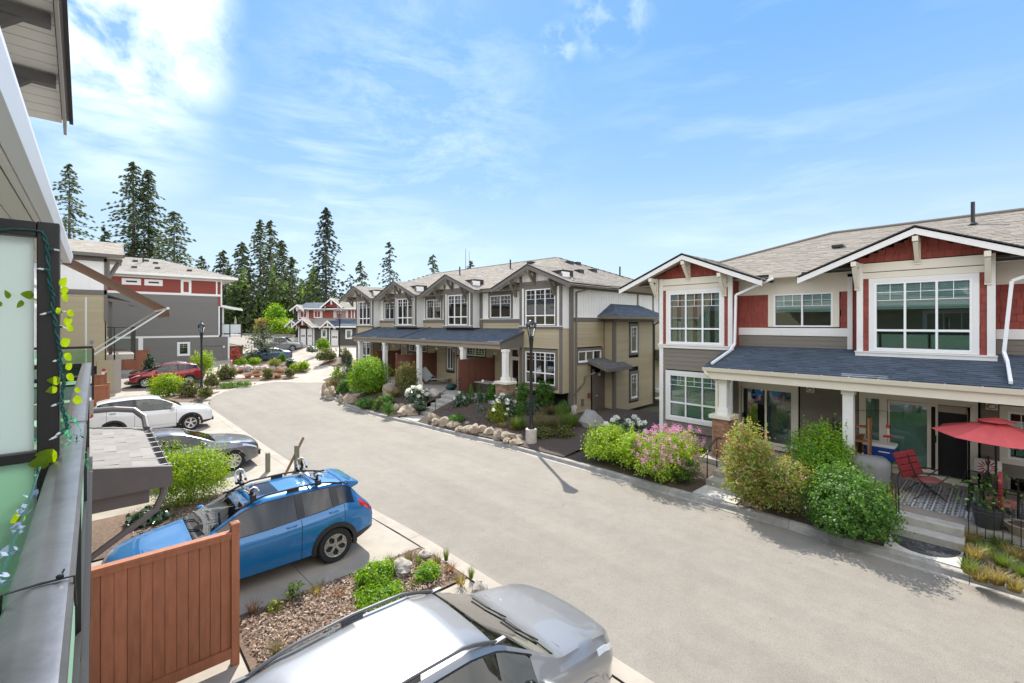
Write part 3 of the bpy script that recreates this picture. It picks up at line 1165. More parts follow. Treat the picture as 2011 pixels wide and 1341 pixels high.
def gabletop(par, uc, half, xb, F, red, seed, zp=None, sl=.417):
 fb_ = Face('x', xb, -1)
 zp = zp or 6.95 + F
 zb_ = 6.11 + F if red else 5.83 + F
 def clip(u):
  return zp - sl * abs(u - uc) - .12
 if red:
  shakes(par, fb_, uc - 1.9, uc + 1.9, zb_ + .02, zp - .1, REDSH, .2, clip, 0, seed)
 else:
  mb = MB()
  mb.prism([(-1.8, zb_), (1.8, zb_), (0, zp - .1)], lambda a, b, t: (t, uc + a, b), xb - .01, xb + .05)
  mb.build('gable_panel', PANEL, par)
  mb = MB()
  for q in range(-6, 7):
   u = uc + q * .25 + .1
   t = clip(u)
   if t > zb_ + .1:
    mb.box(xb - .03, u - .02, zb_, xb - .012, u + .02, t)
  mb.build('batten', PANEL, par)
 m = WHITE if red else DBRKT
 m = CREAM if red else DBRKT
 bracket(par, fb_, uc, zp - .26, .58, .72 if red else .75, m)
 for s in (-1, 1):
  bracket(par, fb_, uc + s * 1.33, zp - .26 - sl * 1.33, .58, .80, m)
# ---------------------------------------------------------------- red terrace on the right
def red_terrace():
 F, xw, xb = .5, 17.19, 16.6
 t = thing('townhouse', 'red shingled townhouse row with white trim and blue-grey porch roof on the right', 'house', (20, 3, .2))
 fw = Face('x', xw, -1)
 core = MB()
 core.box(xw + .2, -12, .2, 26, 9.37, 6.5)
 core.build('wall', INTER, t)
 mb = MB()
 mb.box(xw, 9.371, .2, 26, 9.40, 6.5)
 mb.build('end_wall', TAUPE, t)
 mb = MB()
 mb.box(xb + .1, 6.6, .2, xw + .1, 9.3, .74)
 mb.build('foundation', TAUPE, t)
 bay(t, 6.58, 9.39, xb, xw, F, True, True, blind='curtain', blind2='blind')
 bay(t, .22, 3.03, xb, xw, F, True, False, blind='half')
 for (a, b, w0, w1) in ((3.37, 6.6, 3.75, 5.45), (-3.1, .22, -2.4, -.7)):
  fcw = fw
  mb = MB()
  fcw.box(mb, a, b, 5.86, 6.42, -.02, .04)
  mb.build('frieze_board', CREAM, t)
  shakes(t, fcw, a, w0 - .19, 4.72, 5.86, REDSH, seed=int(a * 7) + 3)
  shakes(t, fcw, w1 + .19, b, 4.72, 5.86, REDSH, seed=int(a * 7) + 4)
  window(t, fcw, w0, w1, 4.75, 5.86, 2, None, True, (.17, .17, 0, 0), CREAM, blind='half' if a > 0 else 'blind', d=.01)
  mb = MB()
  fcw.box(mb, a, b, 4.46, 4.715, -.02, .045)
  mb.build('band_board', WHITE, t)
  planks(t, fcw, a, b, 4.0, 4.46, TAUPE, .155)
 mb = MB()
 fw.box(mb, 3.24, 3.369, 4.0, 6.3, -.02, .06)
 mb.build('corner_board', WHITE, t)
 shakes(t, fw, 3.03, 3.24, 4.0, 6.2, REDSH, seed=77)
 shakes(t, fw, -12, -3.11, 4.72, 6.4, REDSH, seed=78, wr=(.5, .7))
 holes = [(4.66, 6.74, .5, 3.2), (.5, 3.1, .5, 3.2), (-.98, .3 - .14, 1.3, 2.9), (-4, -3, .5, 3)]
 planks(t, fw, -8, 6.75, .52, 3.16, TAUPE, .165, holes)
 dr = MB()
 for (a, b, z0, z1, d0, d1) in ((4.71, 4.86, .66, 2.80, -.02, .04), (6.54, 6.69, .66, 2.80, -.02, .04), (4.86, 6.54, 2.62, 2.78, -.02, .045),
        (4.71, 6.69, .55, .66, -.05, .09)):
  fw.box(dr, a, b, z0, z1, d0, d1)
 d1_ = dr.build('sliding_door', CREAM, t)
 for (a, b, dd) in ((4.87, 5.74, -.02), (5.70, 6.53, -.06)):
  mb = MB()
  fw.box(mb, a, a + .06, .68, 2.61, dd - .03, dd + .01)
  fw.box(mb, b - .06, b, .68, 2.61, dd - .03, dd + .01)
  fw.box(mb, a + .06, b - .06, .68, .77, dd - .03, dd + .01)
  fw.box(mb, a + .06, b - .06, 2.54, 2.61, dd - .03, dd + .01)
  mb.build('sash', CREAM, d1_)
  mb = MB()
  fw.box(mb, a + .06, b - .06, .77, 2.54, dd - .014, dd - .006)
  mb.build('pane', GLASS, d1_)
 mb = MB()
 fw.box(mb, 6.44, 6.48, 1.5, 1.66, -.04, .02)
 mb.build('handle', BLACKM, d1_)
 mb = MB()
 for q in range(36):
  z = 2.5 - q * .05
  mb.quad(fw.pt(4.9, z, -.14), fw.pt(5.7, z, -.14), fw.pt(5.7, z - .045, -.12), fw.pt(4.9, z - .045, -.12))
 mb.build('blind', mat('grey_blind', (.34, .36, .34), .7), d1_)
 window(t, fw, 4.86, 6.54, 2.82, 3.12, 4, None, False, 0, blind=None, fr=.03, fm=CREAM)
 dr = MB()
 for (a, b, z0, z1, d0, d1) in ((.55, .69, .66, 2.85, -.02, .04), (2.42, 2.56, .66, 2.85, -.02, .04), (2.96, 3.08, .66, 2.85, -.02, .04),
        (.69, 2.42, 2.63, 2.84, -.02, .045), (2.56, 2.96, 2.66, 2.84, -.02, .045), (.55, 3.08, .52, .66, -.05, .10),
        (2.56, 2.96, .66, 1.0, -.02, .045)):
  fw.box(dr, a, b, z0, z1, d0, d1)
 d2_ = dr.build('sliding_door', CREAM, t)
 for (a, b, dd, gl) in ((1.50, 2.41, -.03, 1), (1.33, 1.52, -.07, 0), (.70, .74, -.07, 0)):
  mb = MB()
  fw.box(mb, a, a + .05, .68, 2.61, dd - .03, dd + .01)
  fw.box(mb, b - .05, b, .68, 2.61, dd - .03, dd + .01)
  fw.box(mb, a + .05, b - .05, .68, .76, dd - .03, dd + .01)
  fw.box(mb, a + .05, b - .05, 2.54, 2.61, dd - .03, dd + .01)
  mb.build('sash', CREAM, d2_)
  if gl:
   mb = MB()
   fw.box(mb, a + .05, b - .05, .76, 2.54, dd - .014, dd - .006)
   mb.build('pane', GLASS, d2_)
   mb = MB()
   for q in range(36):
    z = 2.52 - q * .05
    mb.quad(fw.pt(a + .05, z, -.14), fw.pt(b - .05, z, -.14), fw.pt(b - .05, z - .045, -.12), fw.pt(a + .05, z - .045, -.12))
   mb.build('blind', BLIND, d2_)
 mb = MB()
 fw.box(mb, .76, 1.32, 2.42, 2.6, -.07, -.05)
 mb.build('roller_blind', mat('roller', (.42, .38, .3), .8), d2_)
 mb = MB()
 fw.box(mb, 1.36, 1.40, 1.55, 1.75, -.06, -.03)
 mb.build('handle', BLACKM, d2_)
 window(t, fw, 2.56, 2.96, 1.0, 2.66, 1, None, False, 0, blind='blind', fm=CREAM, fr=.04)
 window(t, fw, 2.56, 2.96, 2.86, 3.10, 1, None, False, 0, blind=None, fr=.03, fm=CREAM)
 window(t, fw, .69, 2.42, 2.86, 3.10, 2, None, False, 0, blind=None, fr=.03, fm=CREAM)
 window(t, fw, -.86, .02, 1.42, 2.62, 2, None, True, .14, CREAM, blind=None)
 for u in (4.36, .30):
  wall_light(t, fw, u, 2.71)
 roofplane(t, [(14.86, 6.84, 3.44), (14.86, -12, 3.44), (17.17, -12, 4.07), (17.17, 6.84, 4.07)], SHG_BLUE, .07, .135, (.16, .36), 300, 11,
    partsort=lambda p: abs(p.y - 1.5), proud=.016)
 mb = MB().box(15.02, -12, 3.12, 17.18, 6.80, 3.16)
 mb.build('porch_ceiling', CREAM, t)
 mb = MB().box(14.90, -12, 3.06, 15.12, 6.80, 3.31)
 mb.build('porch_beam', CREAM, t)
 gutter(t, (14.895, 6.84, 3.43), (14.895, -12, 3.43), CREAM, .125)
 mb = MB()
 for q in range(24):
  y = 6.6 - q * .62
  mb.box(14.76, y - .012, 3.425, 14.90, y + .012, 3.436)
 mb.build('gutter_strap', ALU, t, kind='stuff')
 for (u0, u1, brick) in ((6.20, 6.46, True), (2.85, 3.09, False), (-3.2, -2.96, False)):
  mb = MB()
  zb_ = 1.88 if brick else .5
  mb.box(15.14, u0, zb_ + .22, 15.14 + u1 - u0, u1, 3.06)
  mb.box(15.09, u0 - .05, zb_, 15.19 + u1 - u0, u1 + .05, zb_ + .22)
  mb.box(15.11, u0 - .03, 2.92, 15.17 + u1 - u0, u1 + .03, 3.055)
  for a in (u0 - .004,):
   pass
  p = mb.build('porch_post', WHITE, t, bevel=.006)
  if brick:
   cb = MB().box(14.90, u0 - .20, 1.76, 15.64, u1 + .22, 1.885)
   cb.build('pillar_cap', CREAM, t, bevel=.01)
   pc = MB().box(14.985, u0 - .105, .2, 15.555, u1 + .125, 1.76).build('stone_pillar', mat('mortar', (.16, .12, .095), .95), t)
   rr = random.Random(4)
   BR_ = mat('ledge_stone', (.37, .21, .125), .85, col2=(.27, .14, .085), nscale=9, rnd=.28, bump=.5, bscale=30)
   z = .22
   while z < 1.75:
    h = rr.choice((.055, .07, .09))
    h = min(h, 1.755 - z)
    for (f_, c, sg, a, b) in (('x', 14.985, -1, u0 - .12, u1 + .14), ('y', u0 - .105, -1, 14.97, 15.57)):
     fc = Face(f_, c, sg)
     u = a
     while u < b - .02:
      w = rr.uniform(.12, .30)
      e = min(u + w, b)
      if b - e < .05:
       e = b
      mb = MB()
      fc.box(mb, u + .004, e - .004, z + .004, z + h - .004, -.01, rr.uniform(.012, .035))
      mb.build('brick', BR_, pc, bevel=.004)
      u = e
    z += h
 for i, uc in enumerate((8.17, 1.68)):
  gable(t, uc, 2.72, 16.0, 19.6, 7.45, .417, WHITE, SHG_BEIGE, SOFFIT, seed=20 + i)
  gabletop(t, uc, 2.72, xb, F, True, 30 + i)
 roofplane(t, [(16.62, 10.4, 6.5), (16.62, -14, 6.5), (21, -14, 8.33), (21, 4.6, 8.33)], SHG_BEIGE, .08, .15, (.2, .42), 0, 41)
 roofplane(t, [(25.4, 10.4, 6.5), (16.62, 10.4, 6.5), (21, 4.6, 8.33)], SHG_BEIGE, .08, .15, (.2, .42), 0, 42)
 roofplane(t, [(25.4, -14, 6.5), (25.4, 10.4, 6.5), (21, 4.6, 8.33), (21, -14, 8.33)], SHG_BEIGE, .08, .3, (.5, .9), 0, 43)
 mb = MB().box(16.68, -14, 6.40, 17.3, 10.3, 6.42)
 mb.box(17.3, 9.4, 6.401, 25.3, 10.3, 6.419)
 mb.build('soffit', SOFFIT, t)
 gutter(t, (16.66, 5.40, 6.49), (16.66, 4.45, 6.49), CREAM, .11)
 gutter(t, (16.66, -1.05, 6.49), (16.66, -14, 6.49), CREAM, .11)
 gutter(t, (25.3, 10.4, 6.49), (16.66, 10.4, 6.49), CREAM, .11)
 mb = MB()
 mb.box(16.66, 4.4, 6.36, 16.69, 5.45, 6.5)
 mb.build('fascia', CREAM, t)
 mb = MB()
 mb.tube([(21.0, 4.6, 8.37), (21.0, -14, 8.37)], .05, 6)
 mb.tube([(16.7, 10.3, 6.55), (21.0, 4.6, 8.37)], .05, 6)
 mb.build('ridge_cap', mat('ridge', (.2, .175, .15), .9), t)
 downspout(t, [(16.5, 5.25, 6.36), (16.46, 6.42, 5.86), (16.46, 6.46, 4.15), (16.2, 6.52, 3.92), (14.95, 6.60, 3.55)], WHITE2)
 downspout(t, [(16.5, -1.2, 6.40), (16.46, -.05, 5.90), (16.46, .08, 4.15), (16.2, .02, 3.92), (14.95, -.03, 3.55)], WHITE2)
 downspout(t, [(14.82, 6.78, 3.30), (14.86, 6.66, 3.16), (15.1, 6.50, 3.0), (15.1, 6.50, 1.9)], CREAM)
 for (x, y, zz, h) in ((19.0, 4.0, None, .12),):
  z = 6.5 + .417 * (x - 16.62)
  mb = MB().box(x - .15, y - .16, z, x + .15, y + .16, z + .09)
  mb.build('roof_vent', BLACKM, t)
 mb = MB().tube([(20.0, .75, 7.85), (20.0, .75, 8.62)], .05, 8)
 mb.lathe([(.13, 0), (.06, .07)], 10, (20.0, .75, 7.92))
 mb.build('vent_pipe', BLACKM, t)
 return t
RED = red_terrace()
# patio, steps of the red row
for nm, args in (('patio', (14.62, 17.18, 3.05, 6.9)), ('patio', (13.92, 17.18, -8, 3.0))):
 x0, x1, y0, y1 = args
 root = bpy.data.objects.new(nm, None)
 COL.objects.link(root)
 BASE[root.name] = (0, 0, 0)
 root['kind'] = 'structure'
 MB().box(x0, y0, .1, x1, y1, .485).build('slab_base', CONC_STEP, root)
 nx, ny = int((x1 - x0) / .62), int((y1 - y0) / .62)
 for i in range(nx):
  for j in range(ny):
   a, b = x0 + (x1 - x0) * i / nx, x0 + (x1 - x0) * (i + 1) / nx
   c, d = y0 + (y1 - y0) * j / ny, y0 + (y1 - y0) * (j + 1) / ny
   MB().box(a + .006, c + .006, .48, b - .006, d - .006, .50 + .002 * ((i * 7 + j * 3) % 3)).build('paver', PAVER, root)
def steps(y0, y1, x, n_, rise, run, z0, pad, name='front_steps', lab='', xe=None, rot=0.0):
 t = thing(name, lab, 'steps', (x, (y0 + y1) / 2, z0), rot)
 for i in range(n_):
  mb = MB().box(x + i * run, y0 - .02 * (n_ - i), z0 - .1, (xe or x + n_ * run), y1 + .02 * (n_ - i), z0 + (i + 1) * rise - .0)
  if i < n_ - 1:
   pass
  mb.build('step', CONC_STEP, t, bevel=.012)
 if pad:
  MB().box(x - pad, y0 - .03, z0 - .1, x - .003, y1 + .03, z0 + .012).build('landing', mat('pad_concrete', (.52, .50, .47), .85, noise=.08, nscale=5), t)
 return t
steps(.66, 1.76, 13.16, 2, .175, .37, .145, .86, lab='two concrete steps with a half-round doormat leading to the open patio door', xe=13.918)
steps(4.84, 5.94, 13.16, 2, .175, .42, .145, .84, lab='two concrete steps between the lilac hedge and the reddish shrub', xe=14.618)
# ---------------------------------------------------------------- beige terrace in the middle
def beige_terrace():
 F, xw, xb = 1.2, 17.95, 17.35
 t = thing('townhouse', 'beige townhouse row with dark brown trim and four gables behind the boulder bank', 'house', (22, 25, .4), BR)
 fw = Face('x', xw, -1)
 uE = 13.72
 MB().box(xw + .2, uE + .2, .2, 27.9, 36.6, 6.9).build('wall', INTER, t)
 bays = [(13.80, 16.62), (20.50, 23.25), (26.38, 29.15), (32.28, 35.0)]
 for i, (a, b) in enumerate(bays):
  bay(t, a, b, xb, xw, F, False, i in (0, 3), blind=('half', 'curtain', 'curtain', None)[i], blind2='curtain' if i == 0 else None)
 for i, uc in enumerate((15.56, 22.34, 28.34, 34.29)):
  gable(t, uc, 2.66, 16.75, 20.2, 7.85, .40, DTRIM, SHG_BEIGE, SOFFIT, seed=50 + i, rake=.22)
  gabletop(t, uc, 2.66, xb, F, False, 60 + i, 7.85, .40)
 small = [(17.88, 19.6, 'half'), (24.35, 26.02, None), (30.17, 31.6, 'blind')]
 for i, (a, b, bl) in enumerate(small):
  lo, hi = bays[i][1], bays[i + 1][0]
  window(t, fw, a, b, 5.2, 6.48, 2, None, True, (.13, .13, 0, .17), DTRIM, blind=bl, d=.01)
  mb = MB()
  fw.box(mb, lo, hi, 6.66, 7.1, -.02, .045)
  mb.build('frieze_board', DTRIM, t)
  mb = MB()
  fw.box(mb, lo, a - .135, 5.15, 6.66, -.03, .01)
  fw.box(mb, b + .135, hi, 5.15, 6.66, -.03, .01)
  mb.build('white_panel', PANEL, t)
  mb = MB()
  u = lo + .1
  while u < hi:
   if not (a - .16 < u < b + .16):
    fw.box(mb, u - .018, u + .018, 5.15, 6.66, .01, .026)
   u += .27
  mb.build('battens', PANEL, t, kind='stuff')
  mb = MB()
  fw.box(mb, lo, hi, 5.12, 5.155, -.02, .07)
  mb.build('sill_cap', WHITE, t)
  mb = MB()
  fw.box(mb, lo, hi, 4.93, 5.119, -.02, .045)
  mb.build('band_board', DTRIM, t)
  planks(t, fw, lo, hi, 4.45, 4.93, BEIGE, .16)
 mb = MB()
 fw.box(mb, 20.26, 20.47, 4.5, 6.9, -.02, .065)
 mb.build('corner_board', DTRIM, t)
 mb = MB()
 mb.box(xw - .05, uE - .03, .3, xw + .17, uE + .17, 6.75)
 mb.build('corner_board', DTRIM, t)
 holes = [(19.95, 22.75, 1.05, 3.7), (22.95, 23.85, 1.8, 3.5), (16.6, 17.95, 1.05, 3.6), (25.9, 28.3, 1.05, 3.7), (30.9, 32.2, 1.05, 3.6)]
 planks(t, fw, 16.6, 32.4, 1.06, 3.66, BEIGE, .16, holes)
 for (a, b) in ((19.95, 22.75), (25.9, 28.3)):
  window(t, fw, a + .12, b - .12, 1.15, 2.72, 3, None, False, .12, DTRIM, blind='curtain')
  window(t, fw, a + .12, b - .12, 2.92, 3.42, 3, None, True, (.12, .12, .0, .12), DTRIM, blind=None, gridz=.3)
 window(t, fw, 23.08, 23.72, 1.95, 3.35, 2, None, False, .12, DTRIM, blind=None)
 window(t, fw, 28.5, 29.2, 1.95, 3.35, 1, None, True, .12, DTRIM, blind=None)
 window(t, fw, 16.72, 17.85, 1.12, 2.9, 2, None, False, .12, CREAM, blind='blind', fm=CREAM)
 window(t, fw, 16.72, 17.85, 3.02, 3.45, 2, None, False, (.12, .12, 0, .1), CREAM, blind=None, fm=CREAM, fr=.03)
 window(t, fw, 31.0, 32.1, 1.12, 3.2, 2, None, False, .12, DTRIM, blind='blind')
 for u in (19.16, 23.0, 30.2):
  wall_light(t, fw, u, 3.15)
 roofplane(t, [(15.65, 25.6, 3.93), (15.65, 16.35, 3.93), (17.93, 16.35, 4.59), (17.93, 25.6, 4.59)], SHG_BLUE, .07, .14, (.18, .36), 0, 71)
 roofplane(t, [(15.65, 32.3, 3.93), (15.65, 25.62, 3.93), (17.93, 25.62, 4.59), (17.93, 32.3, 4.59)], SHG_BLUE, .07, .14, (.18, .36), 0, 72)
 mb = MB()
 for y in (16.33, 25.6, 32.3):
  mb.prism([(15.6, 3.86), (17.95, 4.54), (17.95, 4.66), (15.6, 3.985)], lambda a, b, q: (a, q, b), y - .03, y + .03)
 mb.build('rake_edge', mat('slate_edge', (.06, .075, .085), .8), t)
 mb = MB()
 mb.prism([(15.7, 3.62), (17.93, 3.62), (17.93, 4.5), (15.7, 3.86)], lambda a, b, q: (a, q, b), 16.36, 16.42)
 mb.build('porch_gable', DTRIM, t)
 MB().box(15.8, 16.4, 3.62, 17.9, 32.2, 3.66).build('porch_ceiling', CREAM, t)
 MB().box(15.72, 16.43, 3.58, 15.98, 32.2, 3.82).build('porch_beam', mat('brown_beam', (.29, .25, .20), .6), t)
 gutter(t, (15.71, 32.3, 3.92), (15.71, 16.36, 3.92), mat('brown_gutter', (.29, .25, .20), .5), .12)
 for i, u in enumerate((31.45, 27.9, 23.8, 19.55, 16.22)):
  mb = MB()
  zb_ = 2.0 if i == 4 else 1.05
  mb.box(15.75, u - .13, zb_ + .2, 16.0, u + .13, 3.58)
  mb.box(15.70, u - .18, zb_, 16.05, u + .18, zb_ + .2)
  mb.box(15.72, u - .155, 3.44, 16.03, u + .155, 3.575)
  mb.build('porch_post', WHITE, t, bevel=.008)
  if i == 4:
   MB().box(15.5, u - .45, 1.88, 16.25, u + .45, 2.0).build('pillar_cap', CREAM, t, bevel=.01)
   pc = MB().box(15.57, u - .37, .9, 16.18, u + .37, 1.88).build('stone_pillar', mat('mortar', (.16, .12, .095), .95), t)
   rr = random.Random(9)
   BR2 = mat('ledge_stone_mixed', (.25, .18, .13), .85, col2=(.36, .23, .14), nscale=7, rnd=.35, bump=.5, bscale=30)
   z = .95
   while z < 1.87:
    h = min(rr.choice((.07, .09, .11)), 1.875 - z)
    for (f_, c, a, b) in (('x', 15.57, u - .38, u + .38), ('y', u - .37, 15.56, 16.19)):
     fc = Face(f_, c, -1)
     uu = a
     while uu < b - .02:
      e = min(uu + rr.uniform(.12, .3), b)
      if b - e < .05:
       e = b
      mb = MB()
      fc.box(mb, uu + .004, e - .004, z + .004, z + h - .004, -.01, rr.uniform(.012, .035))
      mb.build('brick', BR2, pc)
      uu = e
    z += h
 fs = Face('y', uE, -1)
 holes = [(18.35, 20.62, 2.8, 3.62), (19.6, 20.5, .2, 2.75), (20.8, 25.1, 0, 5.3)]
 planks(t, fs, xw + .17, 27.9, .25, 4.98, BEIGE, .165, holes)
 mb = MB()
 fs.box(mb, xw + .17, 20.84, 4.98, 5.17, -.02, .045)
 fs.box(mb, 25.3, 27.9, 4.98, 5.17, -.02, .045)
 fs.box(mb, xw + .17, 27.9, 6.6, 6.86, -.02, .045)
 fs.box(mb, 24.28, 24.42, 5.2, 6.6, -.02, .045)
 mb.build('band_board', DTRIM, t)
 mb = MB()
 fs.box(mb, xw + .17, 20.84, 5.171, 5.205, -.02, .07)
 mb.build('sill_cap', WHITE, t)
 mb = MB()
 fs.box(mb, xw + .17, 24.28, 5.2, 6.6, -.03, .01)
 fs.box(mb, 24.42, 27.9, 5.2, 6.6, -.03, .01)
 mb.build('white_panel', PANEL, t)
 mb = MB()
 v = xw + .3
 while v < 27.8:
  if not (24.2 < v < 24.5):
   fs.box(mb, v - .018, v + .018, 5.2, 6.6, .01, .028)
  v += .235
 mb.build('battens', PANEL, t, kind='stuff')
 window(t, fs, 26.3, 26.9, 5.55, 6.5, 1, None, False, .14, DTRIM, blind=None, d=.012)
 window(t, fs, 18.49, 20.51, 2.94, 3.48, 3, None, False, .13, DTRIM, blind='blind', sill=True, d=.015)
 uT = 13.09
 MB().box(20.9, uT + .1, .1, 25.1, uE, 5.1).build('tower_core', INTER, t)
 ft = Face('y', uT, -1)
 ff = Face('x', 20.85, -1)
 planks(t, ft, 21.0, 25.05, .15, 4.95, BEIGE, .165, [(22.3, 23.35, 3.0, 5.0), (22.3, 23.35, .5, 2.4)])
 planks(t, ff, uT + .13, uE - .02, .15, 4.95, BEIGE, .165)
 mb = MB()
 mb.box(20.82, uT - .03, .1, 21.0, uT + .13, 4.95)
 mb.build('corner_board', DTRIM, t)
 mb = MB()
 mb.box(24.98, uT - .03, .1, 25.14, uT + .13, 4.95)
 mb.build('corner_board', DTRIM, t)
 mb = MB()
 ft.box(mb, 20.82, 25.14, 4.95, 5.22, -.02, .04)
 ff.box(mb, uT, uE, 4.95, 5.22, -.02, .04)
 mb.build('frieze_board', DTRIM, t)
 window(t, ft, 22.5, 23.15, 3.3, 4.7, 1, None, True, .17, DTRIM, blind='half', d=.015, sill=True)
 window(t, ft, 22.5, 23.15, .75, 2.05, 1, None, True, .17, DTRIM, blind='half', d=.015, sill=True)
 e0, e1, zf_ = 20.2, 25.75, 5.27
 roofplane(t, [(e0, uT - .6, zf_), (e1, uT - .6, zf_), (24.4, uE, 5.95), (21.5, uE, 5.95)], SHG_BLUE, .08, .15, (.2, .36), 0, 81)
 roofplane(t, [(e0, uE, zf_), (e0, uT - .6, zf_), (21.5, uE, 5.95)], SHG_BLUE, .08, .15, (.2, .36), 0, 82)
 roofplane(t, [(e1, uT - .6, zf_), (e1, uE, zf_), (24.4, uE, 5.95)], SHG_BLUE, .08, .15, (.2, .36), 0, 83)
 MB().box(e0 + .05, uT - .55, 5.12, e1 - .05, uE - .04, 5.17).build('soffit', SOFFIT, t)
 mb = MB()
 mb.box(e0, uT - .62, 5.12, e1, uT - .58, 5.26)
 mb.box(e0 - .02, uT - .62, 5.12, e0 + .02, uE, 5.26)
 mb.build('fascia', DBRKT, t)
 downspout(t, [(25.4, uT - .5, 5.1), (25.1, uT - .06, 4.8), (25.1, uT - .06, .2)], BLACKM)
 roofplane(t, [(19.3, uT - .55, 2.62), (21.7, uT - .55, 2.62), (21.7, uE - .02, 3.05), (19.3, uE - .02, 3.05)], SHG_GREY if False else mat('roof_shingle_dark', (.12, .12, .13), .9, rnd=.2, noise=.2, nscale=45), .08, .13, (.16, .3), 0, 84)
 mb = MB()
 mb.prism([(uT - .58, 2.47), (uE, 2.86), (uE, 3.06), (uT - .58, 2.64)], lambda a, b, q: (q, a, b), 19.26, 19.32)
 mb.box(19.32, uT - .58, 2.46, 21.7, uT - .53, 2.62)
 mb.build('fascia', DTRIM, t)
 mb = MB()
 ff2 = Face('y', uE, -1)
 ff2.box(mb, 19.9, 20.75, .12, 2.3, -.02, .03)
 dd = mb.build('side_door', mat('brown_door', (.155, .13, .115), .5), t)
 mb = MB()
 ff2.box(mb, 19.75, 19.9, .1, 2.5, -.02, .05)
 ff2.box(mb, 20.7, 20.84, .1, 2.5, -.02, .05)
 mb.build('door_frame', DTRIM, dd)
 mb = MB().tube([ff2.pt(20.0, 1.1, .06), ff2.pt(20.13, 1.1, .06)], .014, 6)
 mb.build('handle', ALU, dd)
 mb = MB()
 ff2.box(mb, 20.25, 20.36, 2.12, 2.26, .03, .10)
 mb.build('porch_lamp', mat('lens', (.75, .70, .6), .3), t)
 downspout(t, [(19.3, uE - .5, 2.4), (19.0, uE - .05, 2.15), (19.0, uE - .05, 1.9), (18.15, uE - .05, 1.35)], DTRIM, .06)
 mb = MB()
 fs.box(mb, 19.3, 19.52, 1.05, 1.3, .02, .09)
 mb.build('utility_box', mat('rust_red', (.16, .06, .05), .6), t)
 mb = MB()
 fs.box(mb, 18.75, 18.95, .7, 1.05, .02, .06)
 mb.build('meter_box', DTRIM, t)
 e = 17.3
 A = (22.7, 18.5, 9.1)
 Bq = (22.7, 32.0, 9.1)
 roofplane(t, [(e, 37.2, 6.86), (e, 13.1, 6.86), A, Bq], SHG_BEIGE, .08, .16, (.22, .45), 0, 91)
 roofplane(t, [(e, 13.1, 6.86), (28.1, 13.1, 6.86), A], SHG_BEIGE, .08, .16, (.22, .45), 0, 92)
 roofplane(t, [(28.1, 13.1, 6.86), (28.1, 37.2, 6.86), Bq, A], SHG_BEIGE, .08, .3, (.5, .9), 0, 93)
 roofplane(t, [(28.1, 37.2, 6.86), (e, 37.2, 6.86), Bq], SHG_BEIGE, .08, .3, (.5, .9), 0, 94)
 mb = MB()
 mb.tube([A, Bq], .05, 6)
 mb.tube([(e, 13.1, 6.88), A], .05, 6)
 mb.tube([(28.1, 13.1, 6.88), A], .05, 6)
 mb.build('ridge_cap', mat('ridge', (.2, .175, .15), .9), t)
 MB().box(e + .08, 13.2, 6.72, xw + .1, 37, 6.75).build('soffit', SOFFIT, t)
 MB().box(xw + .1, 13.2, 6.722, 28, uE + .1, 6.748).build('soffit', SOFFIT, t)
 mb = MB()
 mb.box(e + .02, 13.12, 6.70, 28.05, 13.16, 6.86)
 mb.box(e + .02, 13.16, 6.70, e + .06, 37.1, 6.86)
 mb.build('fascia', DTRIM, t)
 gutter(t, (e, 13.115, 6.86), (28.1, 13.115, 6.86), mat('taupe_gutter', (.33, .30, .25), .5), .12)
 downspout(t, [(18.9, 13.2, 6.62), (18.25, 13.62, 6.42), (18.22, 13.62, .9)], DTRIM)
 for (x, y) in ((21.2, 26.5), (21.2, 21.2), (25.5, 15.6)):
  z = 6.86 + .412 * ((x - e) if y > 18 else (y - 13.1))
  mb = MB().tube([(x, y, z - .05), (x, y, z + .62)], .05, 8)
  mb.build('vent_pipe', BLACKM, t)
 for (x, y) in ((22.3, 17.2), (23.2, 17.3), (22.9, 15.9), (21.9, 20.0), (20.6, 15.2)):
  z = 6.86 + .412 * min(x - e, y - 13.1)
  mb = MB().box(x - .2, y - .2, z - .1, x + .2, y + .2, z + .14)
  mb.build('roof_vent', BLACKM, t)
 mb = MB()
 mb.box(25.2, 12.4, .8, 28.5, 13.7, .95)
 mb.build('rear_landing', WHITE, t)
 mb = MB()
 for i in range(14):
  mb.box(25.3 + i * .2, 12.4, .1, 25.33 + i * .2, 12.43, .8)
 mb.box(25.3, 12.4, 1.7, 28.4, 12.44, 1.75)
 mb.build('railing', BLACKM, t)
 mb = MB()
 mb.prism([(25.3, 2.9), (27.8, 2.2), (27.8, 2.45), (25.9, 3.3), (25.3, 3.3)], lambda a, b, q: (a, q, b), 12.0, 13.6)
 mb.build('rear_canopy', DTRIM, t)
 return t
BEI = beige_terrace()
